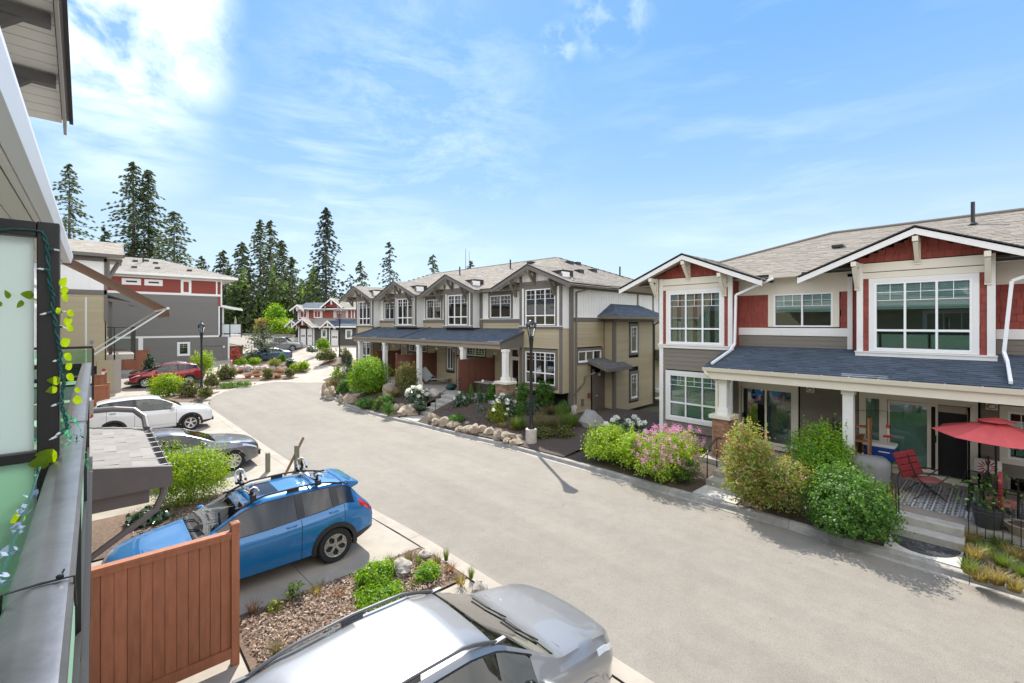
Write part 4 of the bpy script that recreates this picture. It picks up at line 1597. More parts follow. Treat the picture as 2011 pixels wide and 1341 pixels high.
# porch slab of the beige row and its two flights of steps
root = bpy.data.objects.new('porch_slab', None)
COL.objects.link(root)
BASE[root.name] = (0, 0, 0)
root.rotation_euler = (0, 0, BR)
root['kind'] = 'structure'
MB().box(15.15, 16.0, .2, 17.94, 33.5, 1.03).build('slab_base', CONC_STEP, root)
for i in range(14):
 for j in range(2):
  MB().box(15.14 + j * 1.4 + .006, 16 + i * 1.25 + .006, 1.02, 15.14 + (j + 1) * 1.4 - .006, 16 + (i + 1) * 1.25 - .006, 1.05).build('paver', mat('porch_concrete', (.33, .31, .28), .85, noise=.12, nscale=4), root)
def mid_steps(u0, u1, v0, n_, rise, run, z0, lab):
 t = thing('front_steps', lab, 'steps', (v0, (u0 + u1) / 2, z0), BR)
 for i in range(n_):
  MB().box(v0 + i * run, u0, z0 - .1, 15.148, u1, z0 + (i + 1) * rise).build('step', CONC_STEP, t, bevel=.012)
 MB().box(v0 - 1.1, u0 - .05, z0 - .12, v0 - .003, u1 + .05, z0 + .01).build('landing', CONC_STEP, t)
mid_steps(18.75, 20.0, 13.35, 5, .176, .34, .15, 'flight of five concrete steps with a handrail up to the porch, between boulder banks')
mid_steps(28.45, 29.55, 13.4, 5, .176, .34, .15, 'concrete steps with flower pots beyond the big clipped bright green bush')
# ---------------------------------------------------------------- grey and red house at the bend (end wall seen)
def grey_house():
 t = thing('townhouse', 'grey three-storey house with red top floor and hip roof at the bend', 'house', (5, 58, .6))
 Y = 56.0
 f = Face('y', Y, -1)
 MB().box(-6, Y + .2, .4, 10.5, Y + 10, 3.5).build('wall', INTER, t)
 MB().box(-6, Y + .2, 3.5, 9.85, Y + 10, 9.5).build('upper_wall', INTER, t)
 planks(t, Face('x', 9.88, 1), Y, Y + 10, 3.66, 9.3, GREYS, .17, stuff=True)
 fr_ = Face('x', 10.53, 1)
 planks(t, f, -6, 10.4, .5, 3.48, GREYS, .17, [(6.05, 7.1, 1.6, 3.07)], stuff=True)
 planks(t, f, -6, 9.6, 3.66, 7.72, GREYS, .17, stuff=True)
 planks(t, fr_, Y, Y + 10, .5, 3.48, GREYS, .17, stuff=True)
 mb = MB()
 f.box(mb, -6, 9.6, 3.48, 3.66, -.02, .05)
 f.box(mb, -6, 9.8, 7.72, 7.94, -.02, .05)
 f.box(mb, 3.05, 3.4, .5, 3.48, -.02, .05)
 f.box(mb, 10.4, 10.56, .5, 3.48, -.02, .05)
 f.box(mb, 9.33, 9.46, 7.94, 9.4, -.02, .055)
 f.box(mb, 9.75, 9.88, 6.6, 9.4, -.02, .055)
 f.box(mb, 9.55, 9.68, 3.66, 6.7, -.02, .055)
 f.box(mb, -6, 9.9, 9.28, 9.5, -.02, .05)
 mb.build('white_trim', WHITE, t)
 mb = MB()
 f.box(mb, -6, 9.35, 7.94, 9.28, -.03, .012)
 f.box(mb, 9.46, 9.75, 6.7, 9.28, -.03, .012)
 mb.build('red_wall', REDSH, t)
 mb = MB()
 for q in range(7):
  f.box(mb, -6, 9.33, 7.95 + q * .19, 7.96 + q * .19, .012, .028)
 mb.build('red_course', REDSH, t, kind='stuff')
 for (a, b) in ((1.85, 3.25), (3.5, 4.9)):
  mb = MB()
  f.box(mb, a, b, 8.55, 9.14, -.01, .06)
  o = mb.build('vent_window', WHITE, t)
  mb = MB()
  f.box(mb, a + .3, b - .3, 8.78, 8.94, .06, .064)
  mb.build('slot', BLACKM, o)
 window(t, f, 6.5, 7.05, 8.0, 9.15, 1, None, True, .16, WHITE, blind='blind', d=.02)
 window(t, f, 6.2, 6.95, 1.8, 2.9, 1, None, True, .16, WHITE, blind=None, d=.02)
 zE = 9.72
 roofplane(t, [(-6.5, Y - .6, zE), (11.2, Y - .6, zE), (5.2, Y + 5, 11.7), (-6.5, Y + 5, 11.7)], mat('roof_shingle_pale', (.26, .24, .208), .9, noise=.15, nscale=20, rnd=.12), .09, .25, (.4, .8), 0, 101)
 roofplane(t, [(11.2, Y - .6, zE), (11.2, Y + 10.6, zE), (5.2, Y + 5, 11.7)], MATS['roof_shingle_pale'], .09, .25, (.4, .8), 0, 102)
 mb = MB().box(-6.5, Y - .64, 9.5, 11.2, Y - .6, 9.74)
 mb.box(11.2, Y - .64, 9.5, 11.24, Y + 10.6, 9.74)
 mb.build('fascia', WHITE, t)
 MB().box(-6.5, Y - .58, 9.5, 11.18, Y + .1, 9.52).build('soffit', WHITE, t)
 MB().box(10.0, Y + .1, 9.501, 11.18, Y + 10, 9.52).build('soffit', WHITE, t)
 for (x, y) in ((3.0, 59.4), (4.6, 59.2), (3.9, 59.9), (2.8, 57.0), (4.6, 57.2), (7.2, 57.1)):
  z = zE + .354 * (y - Y + .6)
  MB().box(x - .2, y - .15, z - .05, x + .2, y + .15, z + .14).build('roof_vent', BLACKM, t)
 MB().tube([(3.6, 59.3, 11.0), (3.6, 59.3, 12.0)], .07, 6).build('vent_pipe', BLACKM, t)
 MB().box(9.4, Y + .3, 3.45, 11.75, Y + 3.6, 3.72).build('balcony_floor', WHITE, t)
 mb = MB()
 for (x, y) in ((9.5, Y + .3), (10.65, Y + .3), (11.72, Y + .3), (11.72, Y + 1.9), (11.72, Y + 3.5)):
  mb.box(x - .04, y - .04, 3.4, x + .04, y + .04, 4.85)
 mb.box(9.5, Y + .27, 4.82, 11.75, Y + .33, 4.88)
 mb.box(11.69, Y + .3, 4.82, 11.75, Y + 3.6, 4.88)
 mb.box(9.5, Y + .28, 3.8, 11.75, Y + .32, 3.84)
 r_ = mb.build('balcony_railing', BLACKM, t)
 FG = mat('frosted_glass', (.62, .66, .66), .35)
 for (a, b) in ((9.56, 10.6), (10.7, 11.67)):
  MB().box(a, Y + .29, 3.86, b, Y + .31, 4.80).build('pane', FG, r_)
 roofplane(t, [(9.2, Y + .1, 6.98), (11.75, Y + .1, 6.5), (11.75, Y + 3.8, 6.5), (9.2, Y + 3.8, 6.98)], SHG_GREY, .07, .25, (.4, .8), 0, 105, under=WHITE)
 mb = MB()
 mb.prism([(9.2, 6.74), (11.8, 6.25), (11.8, 6.47), (9.2, 6.99)], lambda a, b, q: (a, q, b), Y + .02, Y + .09)
 mb.build('canopy_fascia', WHITE, t)
 MB().box(9.95, Y + .3, 3.72, 10.1, Y + .45, 6.7).build('canopy_post', WHITE, t)
 mb = MB()
 f.box(mb, 9.95, 10.12, 2.35, 2.55, .02, .06)
 mb.build('alarm_plate', WHITE, t)
 mb = MB()
 f.box(mb, 8.0, 10.0, 2.55, 2.58, .02, .05)
 f.box(mb, 8.1, 8.3, 1.6, 2.3, .02, .09)
 mb.build('meter_box', GREYS, t)
 return t
grey_house()
mb = MB().lathe([(.33, 0), (.36, .45), (.42, .5), (.40, .95), (.1, 1.12), (0.01, 1.14)], 10, (10.55, 57.2, 3.72))
solo('covered_grill', 'dark covered grill on the balcony of the grey house', 'grill', mb, mat('dark_cover', (.05, .05, .055), .8), (10.55, 57.2, 3.72))
mb = MB().lathe([(.05, 0), (.05, .3), (.10, .5), (.14, .9), (.12, 1.4), (.05, 1.9), (.01, 2.0)], 10, (11.3, 57.0, 3.72))
solo('folded_parasol', 'folded beige parasol on the balcony of the grey house', 'parasol', mb, mat('beige_cloth', (.5, .42, .33), .9), (11.3, 57.0, 3.72))
# ---------------------------------------------------------------- beige neighbour on the left
def left_house():
 t = thing('townhouse', 'beige house with bracketed gable and glass balcony on the left edge', 'house', (-2, 44, 0))
 Y, X = 41.8, .60
 f = Face('y', Y, -1)
 g_ = Face('x', X, 1)
 MB().box(-9, Y + .1, 0, X - .05, Y + 9, 9.5).build('wall', INTER, t)
 planks(t, f, -9, X - .1, 2.0, 6.85, BEIGE, .17, [], stuff=True)
 mb = MB()
 f.box(mb, -9, X, 6.85, 7.15, -.02, .06)
 f.box(mb, -9, X, 9.1, 9.5, -.02, .06)
 f.box(mb, X - .14, X + .04, 5.0, 9.3, -.05, .06)
 mb.build('dark_trim', DTRIM, t)
 mb = MB()
 f.box(mb, -9, X - .14, 7.15, 9.1, -.04, .012)
 g_.box(mb, Y + .1, Y + 5, 6.9, 9.3, -.04, .012)
 mb.build('white_panel', PANEL, t)
 mb = MB()
 for q in range(16):
  f.box(mb, -.3 - q * .4, -.27 - q * .4, 7.15, 9.1, .012, .03)
 mb.build('battens', PANEL, t, kind='stuff')
 planks(t, g_, Y, Y + 9, 2.0, 6.9, BEIGE, .17, [(Y + 1.0, Y + 2.6, 4.5, 6.4)], stuff=True)
 window(t, g_, Y + 1.0, Y + 2.6, 4.6, 6.3, 2, None, False, .14, WHITE, blind='curtain')
 roofplane(t, [(-9, Y - .6, 9.6), (1.5, Y - .6, 9.6), (1.5, Y + 2.2, 10.75), (-9, Y + 2.2, 10.75)], mat('roof_shingle_warm', (.31, .28, .235), .9, noise=.15, nscale=20, rnd=.14), .09, .2, (.3, .6), 0, 111)
 roofplane(t, [(1.5, Y + 5, 9.6), (-9, Y + 5, 9.6), (-9, Y + 2.2, 10.75), (1.5, Y + 2.2, 10.75)], MATS['roof_shingle_warm'], .09, .2, (.3, .6), 0, 112)
 mb = MB()
 mb.box(-9, Y - .64, 9.38, 1.5, Y - .6, 9.58)
 mb.prism([(Y - .64, 9.36), (Y + 2.2, 10.52), (Y + 5.04, 9.36), (Y + 5.04, 9.6), (Y + 2.2, 10.77), (Y - .64, 9.6)], lambda a, b, q: (q, a, b), 1.46, 1.52)
 mb.build('fascia', DTRIM, t)
 MB().box(-9, Y - .58, 9.44, 1.44, Y + 5, 9.46).build('soffit', SOFFIT, t)
 for (y, z, dz) in ((Y - .1, 9.3, 0), (Y + 1.2, 9.7, 0), (Y + 3.2, 9.7, 0)):
  mb = MB()
  mb.box(X + .04, y - .06, z - 1.6, X + .16, y + .06, z)
  mb.box(X + .16, y - .055, z - .14, 1.42, y + .055, z)
  mb.bar((X + .12, y, z - 1.4), (1.35, y, z - .12), .09, .12)
  mb.build('bracket', DTRIM, t)
 roofplane(t, [(2.2, Y + .3, 6.3), (2.2, Y + 4.6, 6.3), (X, Y + 4.6, 6.9), (X, Y + .3, 6.9)], SHG_GREY, .08, .2, (.3, .6), 0, 113)
 mb = MB()
 mb.prism([(-1.1, 6.75), (2.25, 6.1), (2.25, 6.3), (-1.1, 6.98)], lambda a, b, q: (a, q, b), Y + .05, Y + .28)
 mb.build('canopy_fascia', DTRIM, t)
 MB().box(X + .1, Y + .4, 2.7, X + .3, Y + .6, 6.5).build('canopy_post', DTRIM, t)
 MB().box(-.4, Y + .2, 2.36, 2.15, Y + 4.5, 2.72).build('balcony_floor', mat('taupe_fascia', (.36, .33, .29), .6), t)
 mb = MB()
 xs = (-.36, 1.0, 2.1)
 for x in xs:
  mb.box(x - .04, Y + .2, 2.3, x + .04, Y + .28, 4.62)
 for y in (Y + 1.6, Y + 3.0, Y + 4.4):
  mb.box(2.06, y - .04, 2.3, 2.14, y + .04, 4.62)
 mb.box(-.4, Y + .2, 4.58, 2.14, Y + .28, 4.64)
 mb.box(2.06, Y + .2, 4.581, 2.14, Y + 4.5, 4.641)
 mb.box(-.4, Y + .21, 2.86, 2.14, Y + .27, 2.90)
 r_ = mb.build('balcony_railing', BLACKM, t)
 CG = glassmat('clear_glass', (.86, .90, .88), 1.2)
 for (a, b) in ((-.3, .94), (1.06, 2.04)):
  MB().box(a, Y + .235, 2.94, b, Y + .245, 4.54).build('pane', CG, r_)
 pil = MB().box(.1, Y - .1, 0, .95, Y + .9, 2.36).build('pillar', BEIGE, t)
 MB().box(.951, Y - .12, 0, 1.35, Y + .92, 2.36).build('pillar_side', mat('taupe_fascia', (.36, .33, .29), .6), t)
 mb = MB().lathe([(.10, 0), (.10, .03), (.03, .06)], 10, (.45, Y - .17, 1.72), 'y')
 mb.build('alarm_bell', mat('alarm_red', (.5, .03, .03), .4), t)
 mb = MB().box(.34, Y - .13, 1.38, .58, Y - .105, 1.6)
 mb.build('alarm_plate', WHITE, t)
 return t
left_house()
# ---------------------------------------------------------------- garage row far back (faces the bend)
def garage_row():
 b0 = (-25.0, 60.0, 1.6)
 t = thing('townhouse', 'dark grey garages under white gables with red upper floor beyond the bend', 'house', b0, -YAW)
 DK = mat('charcoal_siding', (.085, .078, .068), .75, noise=.1, nscale=6)
 f = Face('y', 60.0, -1)
 f2 = Face('y', 63.0, -1)
 MB().box(-28.2, 60.15, 0, -14, 72, 4.4).build('wall', DK, t)
 MB().box(-30.0, 63.1, 3, -14, 72, 7.0).build('upper_wall', INTER, t)
 planks(t, f, -28.2, -14, .6, 4.4, DK, .18, [(-28.0, -26.1, 0, 4.3), (-23.9, -22.8, 0, 4.2), (-25.1, -24.4, 3, 4.2), (-21.9, -21.1, 2.9, 4.1)], stuff=True)
 for (a, b, z0, z1) in ((-27.85, -27.15, 2.06, 4.2), (-26.95, -26.3, 2.06, 4.2), (-23.8, -22.9, 1.9, 4.05)):
  mb = MB()
  f.box(mb, a, b, z0, z1, -.02, .05)
  o = mb.build('garage_door', WHITE, t)
  mb = MB()
  for q in range(3):
   w = (b - a - .2) / 3
   f.box(mb, a + .1 + q * w + .03, a + .1 + (q + 1) * w - .03, z0 + (z1 - z0) * .52, z0 + (z1 - z0) * .62, .05, .056)
  mb.build('door_light', INTER, o)
  mb = MB()
  for q in range(1, 4):
   f.box(mb, a + .02, b - .02, z0 + (z1 - z0) * q / 4 - .012, z0 + (z1 - z0) * q / 4 + .012, .05, .054)
  mb.build('panel_line', SOFFIT, o)
 mb = MB()
 for x in (-28.05, -26.08, -22.68, -24.0):
  f.box(mb, x - .06, x + .06, 1.4, 4.5, .0, .16)
 mb.build('post', WHITE, t)
 window(t, f, -25.0, -24.5, 3.15, 4.05, 1, None, True, .14, WHITE, blind='blind', d=.03)
 window(t, f, -21.8, -21.2, 3.0, 4.0, 1, None, True, .14, WHITE, blind='blind', d=.03)
 def yg(xc, half, yf, yb, zp, sl, m, red):
  ze = zp - sl * half
  roofplane(t, [(xc - half, yb, ze), (xc - half, yf, ze), (xc, yf, zp), (xc, yb, zp)], m, .08, .3, (.5, .9), 0, 5)
  roofplane(t, [(xc + half, yf, ze), (xc + half, yb, ze), (xc, yb, zp), (xc, yf, zp)], m, .08, .3, (.5, .9), 0, 6)
  mb = MB()
  for s in (-1, 1):
   mb.prism([(0, 0), (half + .05, -sl * (half + .05)), (half + .05, -sl * (half + .05) - .22), (0, -.22)], lambda a, b, q, s=s: (xc + s * a, q, zp + b), yf - .06, yf - .01)
  mb.build('rake_board', WHITE, t)
  mb = MB()
  mb.prism([(-half * .8, ze + .05), (half * .8, ze + .05), (0, zp - .1)], lambda a, b, q: (xc + a, q, b), yf + .5, yf + .6)
  mb.build('gable_panel', REDSH if red else SOFFIT, t)
  mb = MB()
  mb.box(xc - .06, yf, zp - .9, xc + .06, yf + .5, zp - .3)
  for s in (-1, 1):
   mb.bar((xc + s * half * .8, yf + .6, ze - .5), (xc + s * half * .55, yf + .05, ze + .1), .1, .1)
  mb.build('bracket', WHITE, t)
 PALE = MATS['roof_shingle_pale']
 yg(-27.3, 1.35, 59.2, 62.9, 5.6, .8, PALE, True)
 yg(-24.0, 1.0, 59.2, 62.9, 5.3, .85, SHG_BLUE, False)
 yg(-29.3, .9, 60.5, 64.5, 5.4, .9, SHG_BLUE, False)
 roofplane(t, [(-26.2, 59.4, 4.5), (-14, 59.4, 4.5), (-14, 63.0, 5.7), (-27.3, 63.0, 5.7)], PALE, .08, .3, (.5, .9), 0, 121)
 roofplane(t, [(-23.2, 59.38, 4.53), (-14, 59.38, 4.53), (-14, 62.0, 5.5), (-24.0, 62.0, 5.5)], SHG_BLUE, .06, .3, (.5, .9), 0, 122)
 MB().box(-26.2, 59.3, 4.38, -14, 59.4, 4.55).build('gutter', WHITE, t)
 mb = MB()
 f2.box(mb, -29.6, -14, 5.4, 6.9, -.03, .01)
 mb.build('red_wall', REDSH, t)
 mb = MB()
 for x in (-29.55, -28.2, -26.3, -24.6, -22.75, -22.2, -21.8):
  f2.box(mb, x - .07, x + .07, 5.4, 6.9, .01, .06)
 f2.box(mb, -29.6, -14, 6.75, 6.95, .0, .065)
 f2.box(mb, -29.6, -14, 5.36, 5.5, .0, .065)
 mb.build('white_trim', WHITE, t)
 window(t, f2, -29.3, -28.4, 5.75, 6.65, 2, None, False, .07, WHITE, blind='blind', d=.03)
 window(t, f2, -27.35, -26.5, 5.75, 6.65, 2, None, False, .07, WHITE, blind='blind', d=.03)
 window(t, f2, -24.35, -22.95, 5.55, 6.7, 5, None, False, .07, WHITE, blind='blind', d=.03)
 yg(-29.4, .95, 62.2, 66, 7.5, .75, PALE, False)
 yg(-24.6, 1.5, 61.9, 66, 8.4, .85, PALE, True)
 roofplane(t, [(-29.4, 62.4, 6.95), (-24.6, 62.4, 6.95), (-24.6, 65, 7.9), (-29.4, 65, 7.9)], SHG_BLUE, .08, .3, (.5, .9), 0, 123)
 roofplane(t, [(-24.6, 62.42, 7.0), (-14, 62.42, 7.0), (-14, 67, 9.3), (-22.5, 67, 9.3)], PALE, .08, .3, (.5, .9), 0, 124)
 MB().box(-29.4, 62.3, 6.85, -14, 62.4, 7.0).build('gutter', WHITE, t)
 return t
garage_row()
def apron_z(lx_, ly_):
 """the garage court climbs to the right of the lane"""
 x_, y_ = lx_ * FY + ly_ * FX, -lx_ * FX + ly_ * FY
 A = float(np.interp(ly_, [37.5, 40, 42, 45, 52, 57, 60], [0, .35, .72, 1.0, 1.66, 1.98, 2.05])) - .012 * max(0, lx_ + 26)
 L_ = np.interp(ly_, [38, 42, 46, 52, 60], [-14.5, -17.5, -20.5, -24.5, -31.5])
 q = max(0, min(1, (lx_ - L_) / 3.2))
 r0 = ramp(y_) + .012
 return r0 + max(0, A - r0) * q * q * (3 - 2 * q)
mb = MB()
xs, ys = np.linspace(-34, -13, 14), np.linspace(37.5, 60, 14)
for j_ in range(13):
 for i_ in range(13):
  mb.quad(*[(a_ * FY + b_ * FX, -a_ * FX + b_ * FY, apron_z(a_, b_)) for a_, b_ in ((xs[i_], ys[j_]), (xs[i_ + 1], ys[j_]), (xs[i_ + 1], ys[j_ + 1]), (xs[i_], ys[j_ + 1]))])
structure('garage_apron', mb, CONCRETE, True)
hb = [(-20.6, 47.5), (-17.6, 47.8), (-14.2, 46.4), (-14.4, 43.4), (-16.6, 44.2), (-19.4, 46.0)]
bed('planting_bed', [(a_ * FY + b_ * FX, -a_ * FX + b_ * FY) for a_, b_ in hb], MULCH, res=.5,
 zb=lambda x_, y_: apron_z(x_ * FY - y_ * FX, x_ * FX + y_ * FY) - ramp(y_) + .05)
# ---------------------------------------------------------------- the viewer's own row (left edge, and what the windows opposite mirror)
def own_row():
 t = thing('townhouse', 'near townhouse with white soffits, bracketed eaves and grey gable over the balcony at left', 'house', (-4, 6, 0))
 X = -1.75
 f = Face('x', X, 1)
 MB().box(-11, -24, 0, X - .1, 36, 8.3).build('wall', INTER, t)
 planks(t, f, -24, 36, .0, 3.1, GREYS, .2, stuff=True)
 planks(t, f, -24, 36, 3.1, 5.9, BEIGE, .2, stuff=True)
 planks(t, f, -24, 36, 6.0, 8.3, PANEL, .2, stuff=True)
 mb = MB()
 f.box(mb, -24, 36, 5.85, 6.05, 0, .05)
 for k in range(-4, 6):
  f.box(mb, k * 6.0 - .1, k * 6.0 + .1, 0, 8.3, 0, .055)
 mb.build('white_trim', WHITE, t)
 for k in range(-4, 5):
  u = k * 6.0
  if not (1 < u < 14):
   window(t, f, u + .9, u + 2.8, 6.5, 8.0, 3, None, True, .13, WHITE, blind='blind', d=.03)
   window(t, f, u + 3.6, u + 5.2, 6.7, 7.9, 2, None, True, .13, WHITE, blind='blind', d=.03)
   window(t, f, u + 1.0, u + 3.2, 3.4, 5.5, 3, None, False, .13, WHITE, blind='blind', d=.03)
  mb = MB()
  f.box(mb, u + .7, u + 3.3, .05, 2.3, .01, .05)
  mb.build('garage_door', WHITE, t)
 roofplane(t, [(-1.0, -24.5, 8.4), (-1.0, 7.2, 8.4), (-6, 7.2, 10.6), (-6, -24.5, 10.6)], SHG_GREY, .08, .4, (.6, 1.2), 0, 131)
 roofplane(t, [(-1.0, 11.2, 8.4), (-1.0, 36, 8.4), (-6, 36, 10.6), (-6, 11.2, 10.6)], SHG_GREY, .08, .4, (.6, 1.2), 0, 132)
 sl, zp, yc, half = .375, 9.87, 7.15, 3.95
 mb = MB()
 for s in (-1, 1):
  mb.prism([(0, 0), (half, -sl * half), (half, -sl * half + .05), (0, .05)], lambda a, b, q, s=s: (q, yc + s * a, zp + b), -.33, -6)
 mb.build('gable_roof', SHG_GREY, t)
 mb = MB()
 for s in (-1, 1):
  mb.prism([(0, .06), (half + .04, -sl * (half + .04) + .06), (half + .04, -sl * (half + .04) - .02), (0, -.02)], lambda a, b, q, s=s: (q, yc + s * a, zp + b), -.33, -.28)
 mb.build('drip_edge', ROOFEDGE, t)
 mb = MB()
 for s in (-1, 1):
  mb.prism([(0, -.02), (half, -sl * half - .02), (half, -sl * half - .25), (0, -.25)], lambda a, b, q, s=s: (q, yc + s * a, zp + b), -.40, -.36)
 mb.build('rake_board', mat('taupe_fascia', (.36, .33, .29), .6), t)
 n_ = 22
 for s in (-1, 1):
  for k in range(n_):       # tongue-and-groove soffit boards
   mb = MB()
   a0, a1 = half * k / n_ + .006, half * (k + 1) / n_ - .006
   mb.prism([(a0, -.06 - sl * a0), (a1, -.06 - sl * a1), (a1, -.03 - sl * a1), (a0, -.03 - sl * a0)], lambda a, b, q, s=s: (q, yc + s * a, zp + b), -.42, -1.75)
   mb.build('soffit_board', mat('soffit_white', (.74, .72, .66), .6), t)
 DG = mat('charcoal_beam', (.115, .108, .105), .6, noise=.08, nscale=5)
 for (y, zz) in ((10.05, 8.70), (8.95, 9.10), (5.7, 9.1)):
  mb = MB()
  mb.box(-1.72, y - .07, zz - .16, -.45, y + .07, zz)
  mb.box(-1.74, y - .069, zz - 1.1, -1.60, y + .069, zz)
  mb.bar((-1.66, y, zz - .95), (-.75, y, zz - .1), .11, .14)
  mb.build('bracket', DG, t)
 mb = MB().prism([(yc - half + .5, 8.3), (yc + half - .5, 8.3), (yc, 9.7)], lambda a, b, q: (q, a, b), -1.74, -1.8)
 mb.build('gable_panel', PANEL, t)
 mb = MB()
 mb.prism([(-.39, 5.93), (-1.75, 6.45), (-1.75, 6.52), (-.39, 6.0)], lambda a, b, q: (a, q, b), -12, 10.6)
 mb.build('eave_roof', SHG_GREY, t)
 g_ = mat('gutter_white', (.72, .74, .78), .35)
 mb = MB()
 mb.prism([(-.39, 5.98), (-.39, 5.86), (-.37, 5.86), (-.30, 5.86), (-.27, 5.97), (-.27, 6.0), (-.285, 6.0), (-.31, 5.88), (-.375, 5.88), (-.375, 5.98)], lambda a, b, q: (a, q, b), -12, 10.65)
 mb.build('gutter', g_, t)
 mb = MB().prism([(-.43, 5.83), (-.395, 5.83), (-.395, 6.0), (-.43, 6.0)], lambda a, b, q: (a, q, b), -12, 10.6)
 mb.build('fascia', mat('fascia_white', (.74, .72, .68), .5), t)
 for k in range(5):
  mb = MB().box(-.44 - .14 * (k + 1) + .004, -12, 5.84, -.44 - .14 * k - .004, 10.58, 5.86)
  mb.build('soffit_board', mat('soffit_white', (.74, .72, .66), .6), t)
 mb = MB().box(-1.02, -12, 5.62, -1.12 + .0, 10.5, 5.86)
 mb.build('eave_beam', mat('taupe_fascia', (.36, .33, .29), .6), t)
 for k in range(5):
  mb = MB().box(-1.13 - .13 * (k + 1) + .004, -12, 5.80, -1.13 - .13 * k - .004, 10.5, 5.82)
  mb.build('soffit_board', mat('soffit_white', (.74, .72, .66), .6), t)
 mb = MB().prism([(-.27, 5.84), (-1.75, 5.84), (-1.75, 6.5), (-.41, 6.02)], lambda a, b, q: (a, q, b), 10.6, 10.66)
 mb.build('eave_end', DG, t)
 MB().box(-1.75, -6, 3.1, -.10, 7.25, 3.33).build('balcony_floor', mat('deck_grey', (.3, .3, .3), .8), t)
 zt, ze = 3.02, 2.62
 roofplane(t, [(.72, 8.95, ze), (.72, 12.6, ze), (X, 12.6, ze + .16 * 2.47), (X, 8.95, ze + .16 * 2.47)], SHG_GREY, .06, .16, (.22, .36), 120, 141,
    partsort=lambda p: -p.x, proud=.014)
 cg = mat('charcoal_gutter', (.15, .14, .14), .45)
 gutter(t, (.74, 8.95, ze - .0), (.74, 12.6, ze - .0), cg, .13)
 mb = MB()
 for k in range(8):
  mb.box(.72, 9.1 + k * .46, ze - .012, .90, 9.13 + k * .46, ze - .004)
 mb.build('gutter_strap', ALU, t, kind='stuff')
 mb = MB()
 mb.prism([(.9, ze - .30), (X, ze - .30), (X, ze + .42), (.74, ze + .03), (.9, ze + .0)], lambda a, b, q: (a, q, b), 8.86, 8.94)
 mb.build('canopy_fascia', DG, t)
 mb = MB()
 mb.prism([(.62, ze - .52), (X, ze - .52), (X, ze - .31), (.62, ze - .31)], lambda a, b, q: (a, q, b), 8.95, 12.5)
 mb.build('canopy_body', DG, t)
 mb = MB().tube([(X, 12.7, 3.1), (.3, 12.72, 3.06), (.62, 12.70, 3.0), (.78, 12.5, 2.85), (.80, 12.2, 2.66)], .06, 8)
 mb.build('downspout', cg, t)
 mb = MB().tube([(.80, 9.0, ze - .1), (.80, 9.0, ze - .42), (.70, 8.98, ze - .66), (-.2, 8.95, ze - 1.25), (-.2, 8.95, .1)], .052, 8)
 mb.build('downspout', cg, t)
 return t
own_row()
# ================================================================ vehicles
TYRE = mat('tyre_rubber', (.018, .018, .019), .85, bump=.2, bscale=60)
ALLOY = mat('alloy', (.62, .62, .63), .3, metal=.9)
ALLOYD = mat('alloy_dark', (.05, .05, .055), .35, metal=.6)
PLASTIC = mat('black_plastic', (.022, .022, .024), .6)
GLOSSB = mat('gloss_black', (.008, .008, .009), .12)
CHROME = mat('chrome', (.75, .75, .76), .12, metal=1)
SEAT = mat('seat_fabric', (.022, .022, .024), .9)
CARGLASS = glassmat('windscreen_glass', (.38, .48, .44), 2.2, 1.5)
TINTED = glassmat('tinted_glass', (.07, .10, .12), 2.0, 1.5)
LENS = mat('headlight_lens', (.72, .75, .78), .08, coat=1)
TAIL = mat('tail_lens', (.45, .01, .012), .15, coat=1)
def paint(name, col, metal=.35, rough=.35):
 return mat(name, col, rough, metal=metal, coat=1.0)
def sinterp(x, keys, sm=.07):
 xs = [k[0] for k in keys]
 ys = [k[1] for k in keys]
 x = np.asarray(x, float)
 offs = np.linspace(-1, 1, 9) * sm
 w = 1 - np.abs(np.linspace(-1, 1, 9)) * .85
 return sum(np.interp(x + o, xs, ys) * k for o, k in zip(offs, w)) / w.sum()
def wheel(parent, c, r, wd, side, style, spokes=5, rimc=None):
 """wheel standing in the x-z plane; side=+1/-1 is the outer face direction along y"""
 t = MB()
 rr, h = r * .66, wd / 2
 prof = [(rr, -h * .9), (r * .93, -h), (r * .985, -h * .8), (r, -h * .5), (r, h * .5), (r * .985, h * .8), (r * .93, h), (rr, h * .9), (rr * .97, 0)]
 t.lathe(prof + [prof[0]], 28, c, 'y', cap=False)
 w = MB().lathe([(r * .2, -h * .5), (rr * .99, -h * .5), (rr * .99, h * .5), (r * .2, h * .5)], 20, c, 'y').build('wheel', ALLOYD, parent, smooth=40)
 t.build('tyre', TYRE, w, smooth=40)
 m = MB()
 y0 = c[1] + side * h * .82
 m.lathe([(rr * 1.0, side * h * .92), (rr * .9, side * h * .86), (rr * .88, side * h * .4)], 28, c, 'y', cap=False)
 for k in range(spokes):
  a = 2 * math.pi * k / spokes + .3
  for da in ((-.13, .13) if style == 'double' else (0,)):
   a2 = a + da
   p = (c[0] + math.cos(a + da * .4) * r * .10, c[1] + side * h * .70, c[2] + math.sin(a + da * .4) * r * .10)
   q = (c[0] + math.cos(a2) * rr * .93, y0, c[2] + math.sin(a2) * rr * .93)
   m.bar(p, q, r * (.085 if style == 'double' else .15), r * .07, (0, side, 0))
  if style == 'xspoke':
   b_ = a + math.pi / spokes
   p = (c[0] + math.cos(a) * rr * .62, y0, c[2] + math.sin(a) * rr * .62)
   for s in (-1, 1):
    q = (c[0] + math.cos(a + s * .42) * rr * .95, y0, c[2] + math.sin(a + s * .42) * rr * .95)
    m.bar(p, q, r * .1, r * .06, (0, side, 0))
 m.lathe([(.01, side * h * .80), (r * .16, side * h * .76), (r * .17, side * h * .5)], 14, c, 'y', cap=False)
 m.build('rim', rimc or ALLOY, w)
 return w
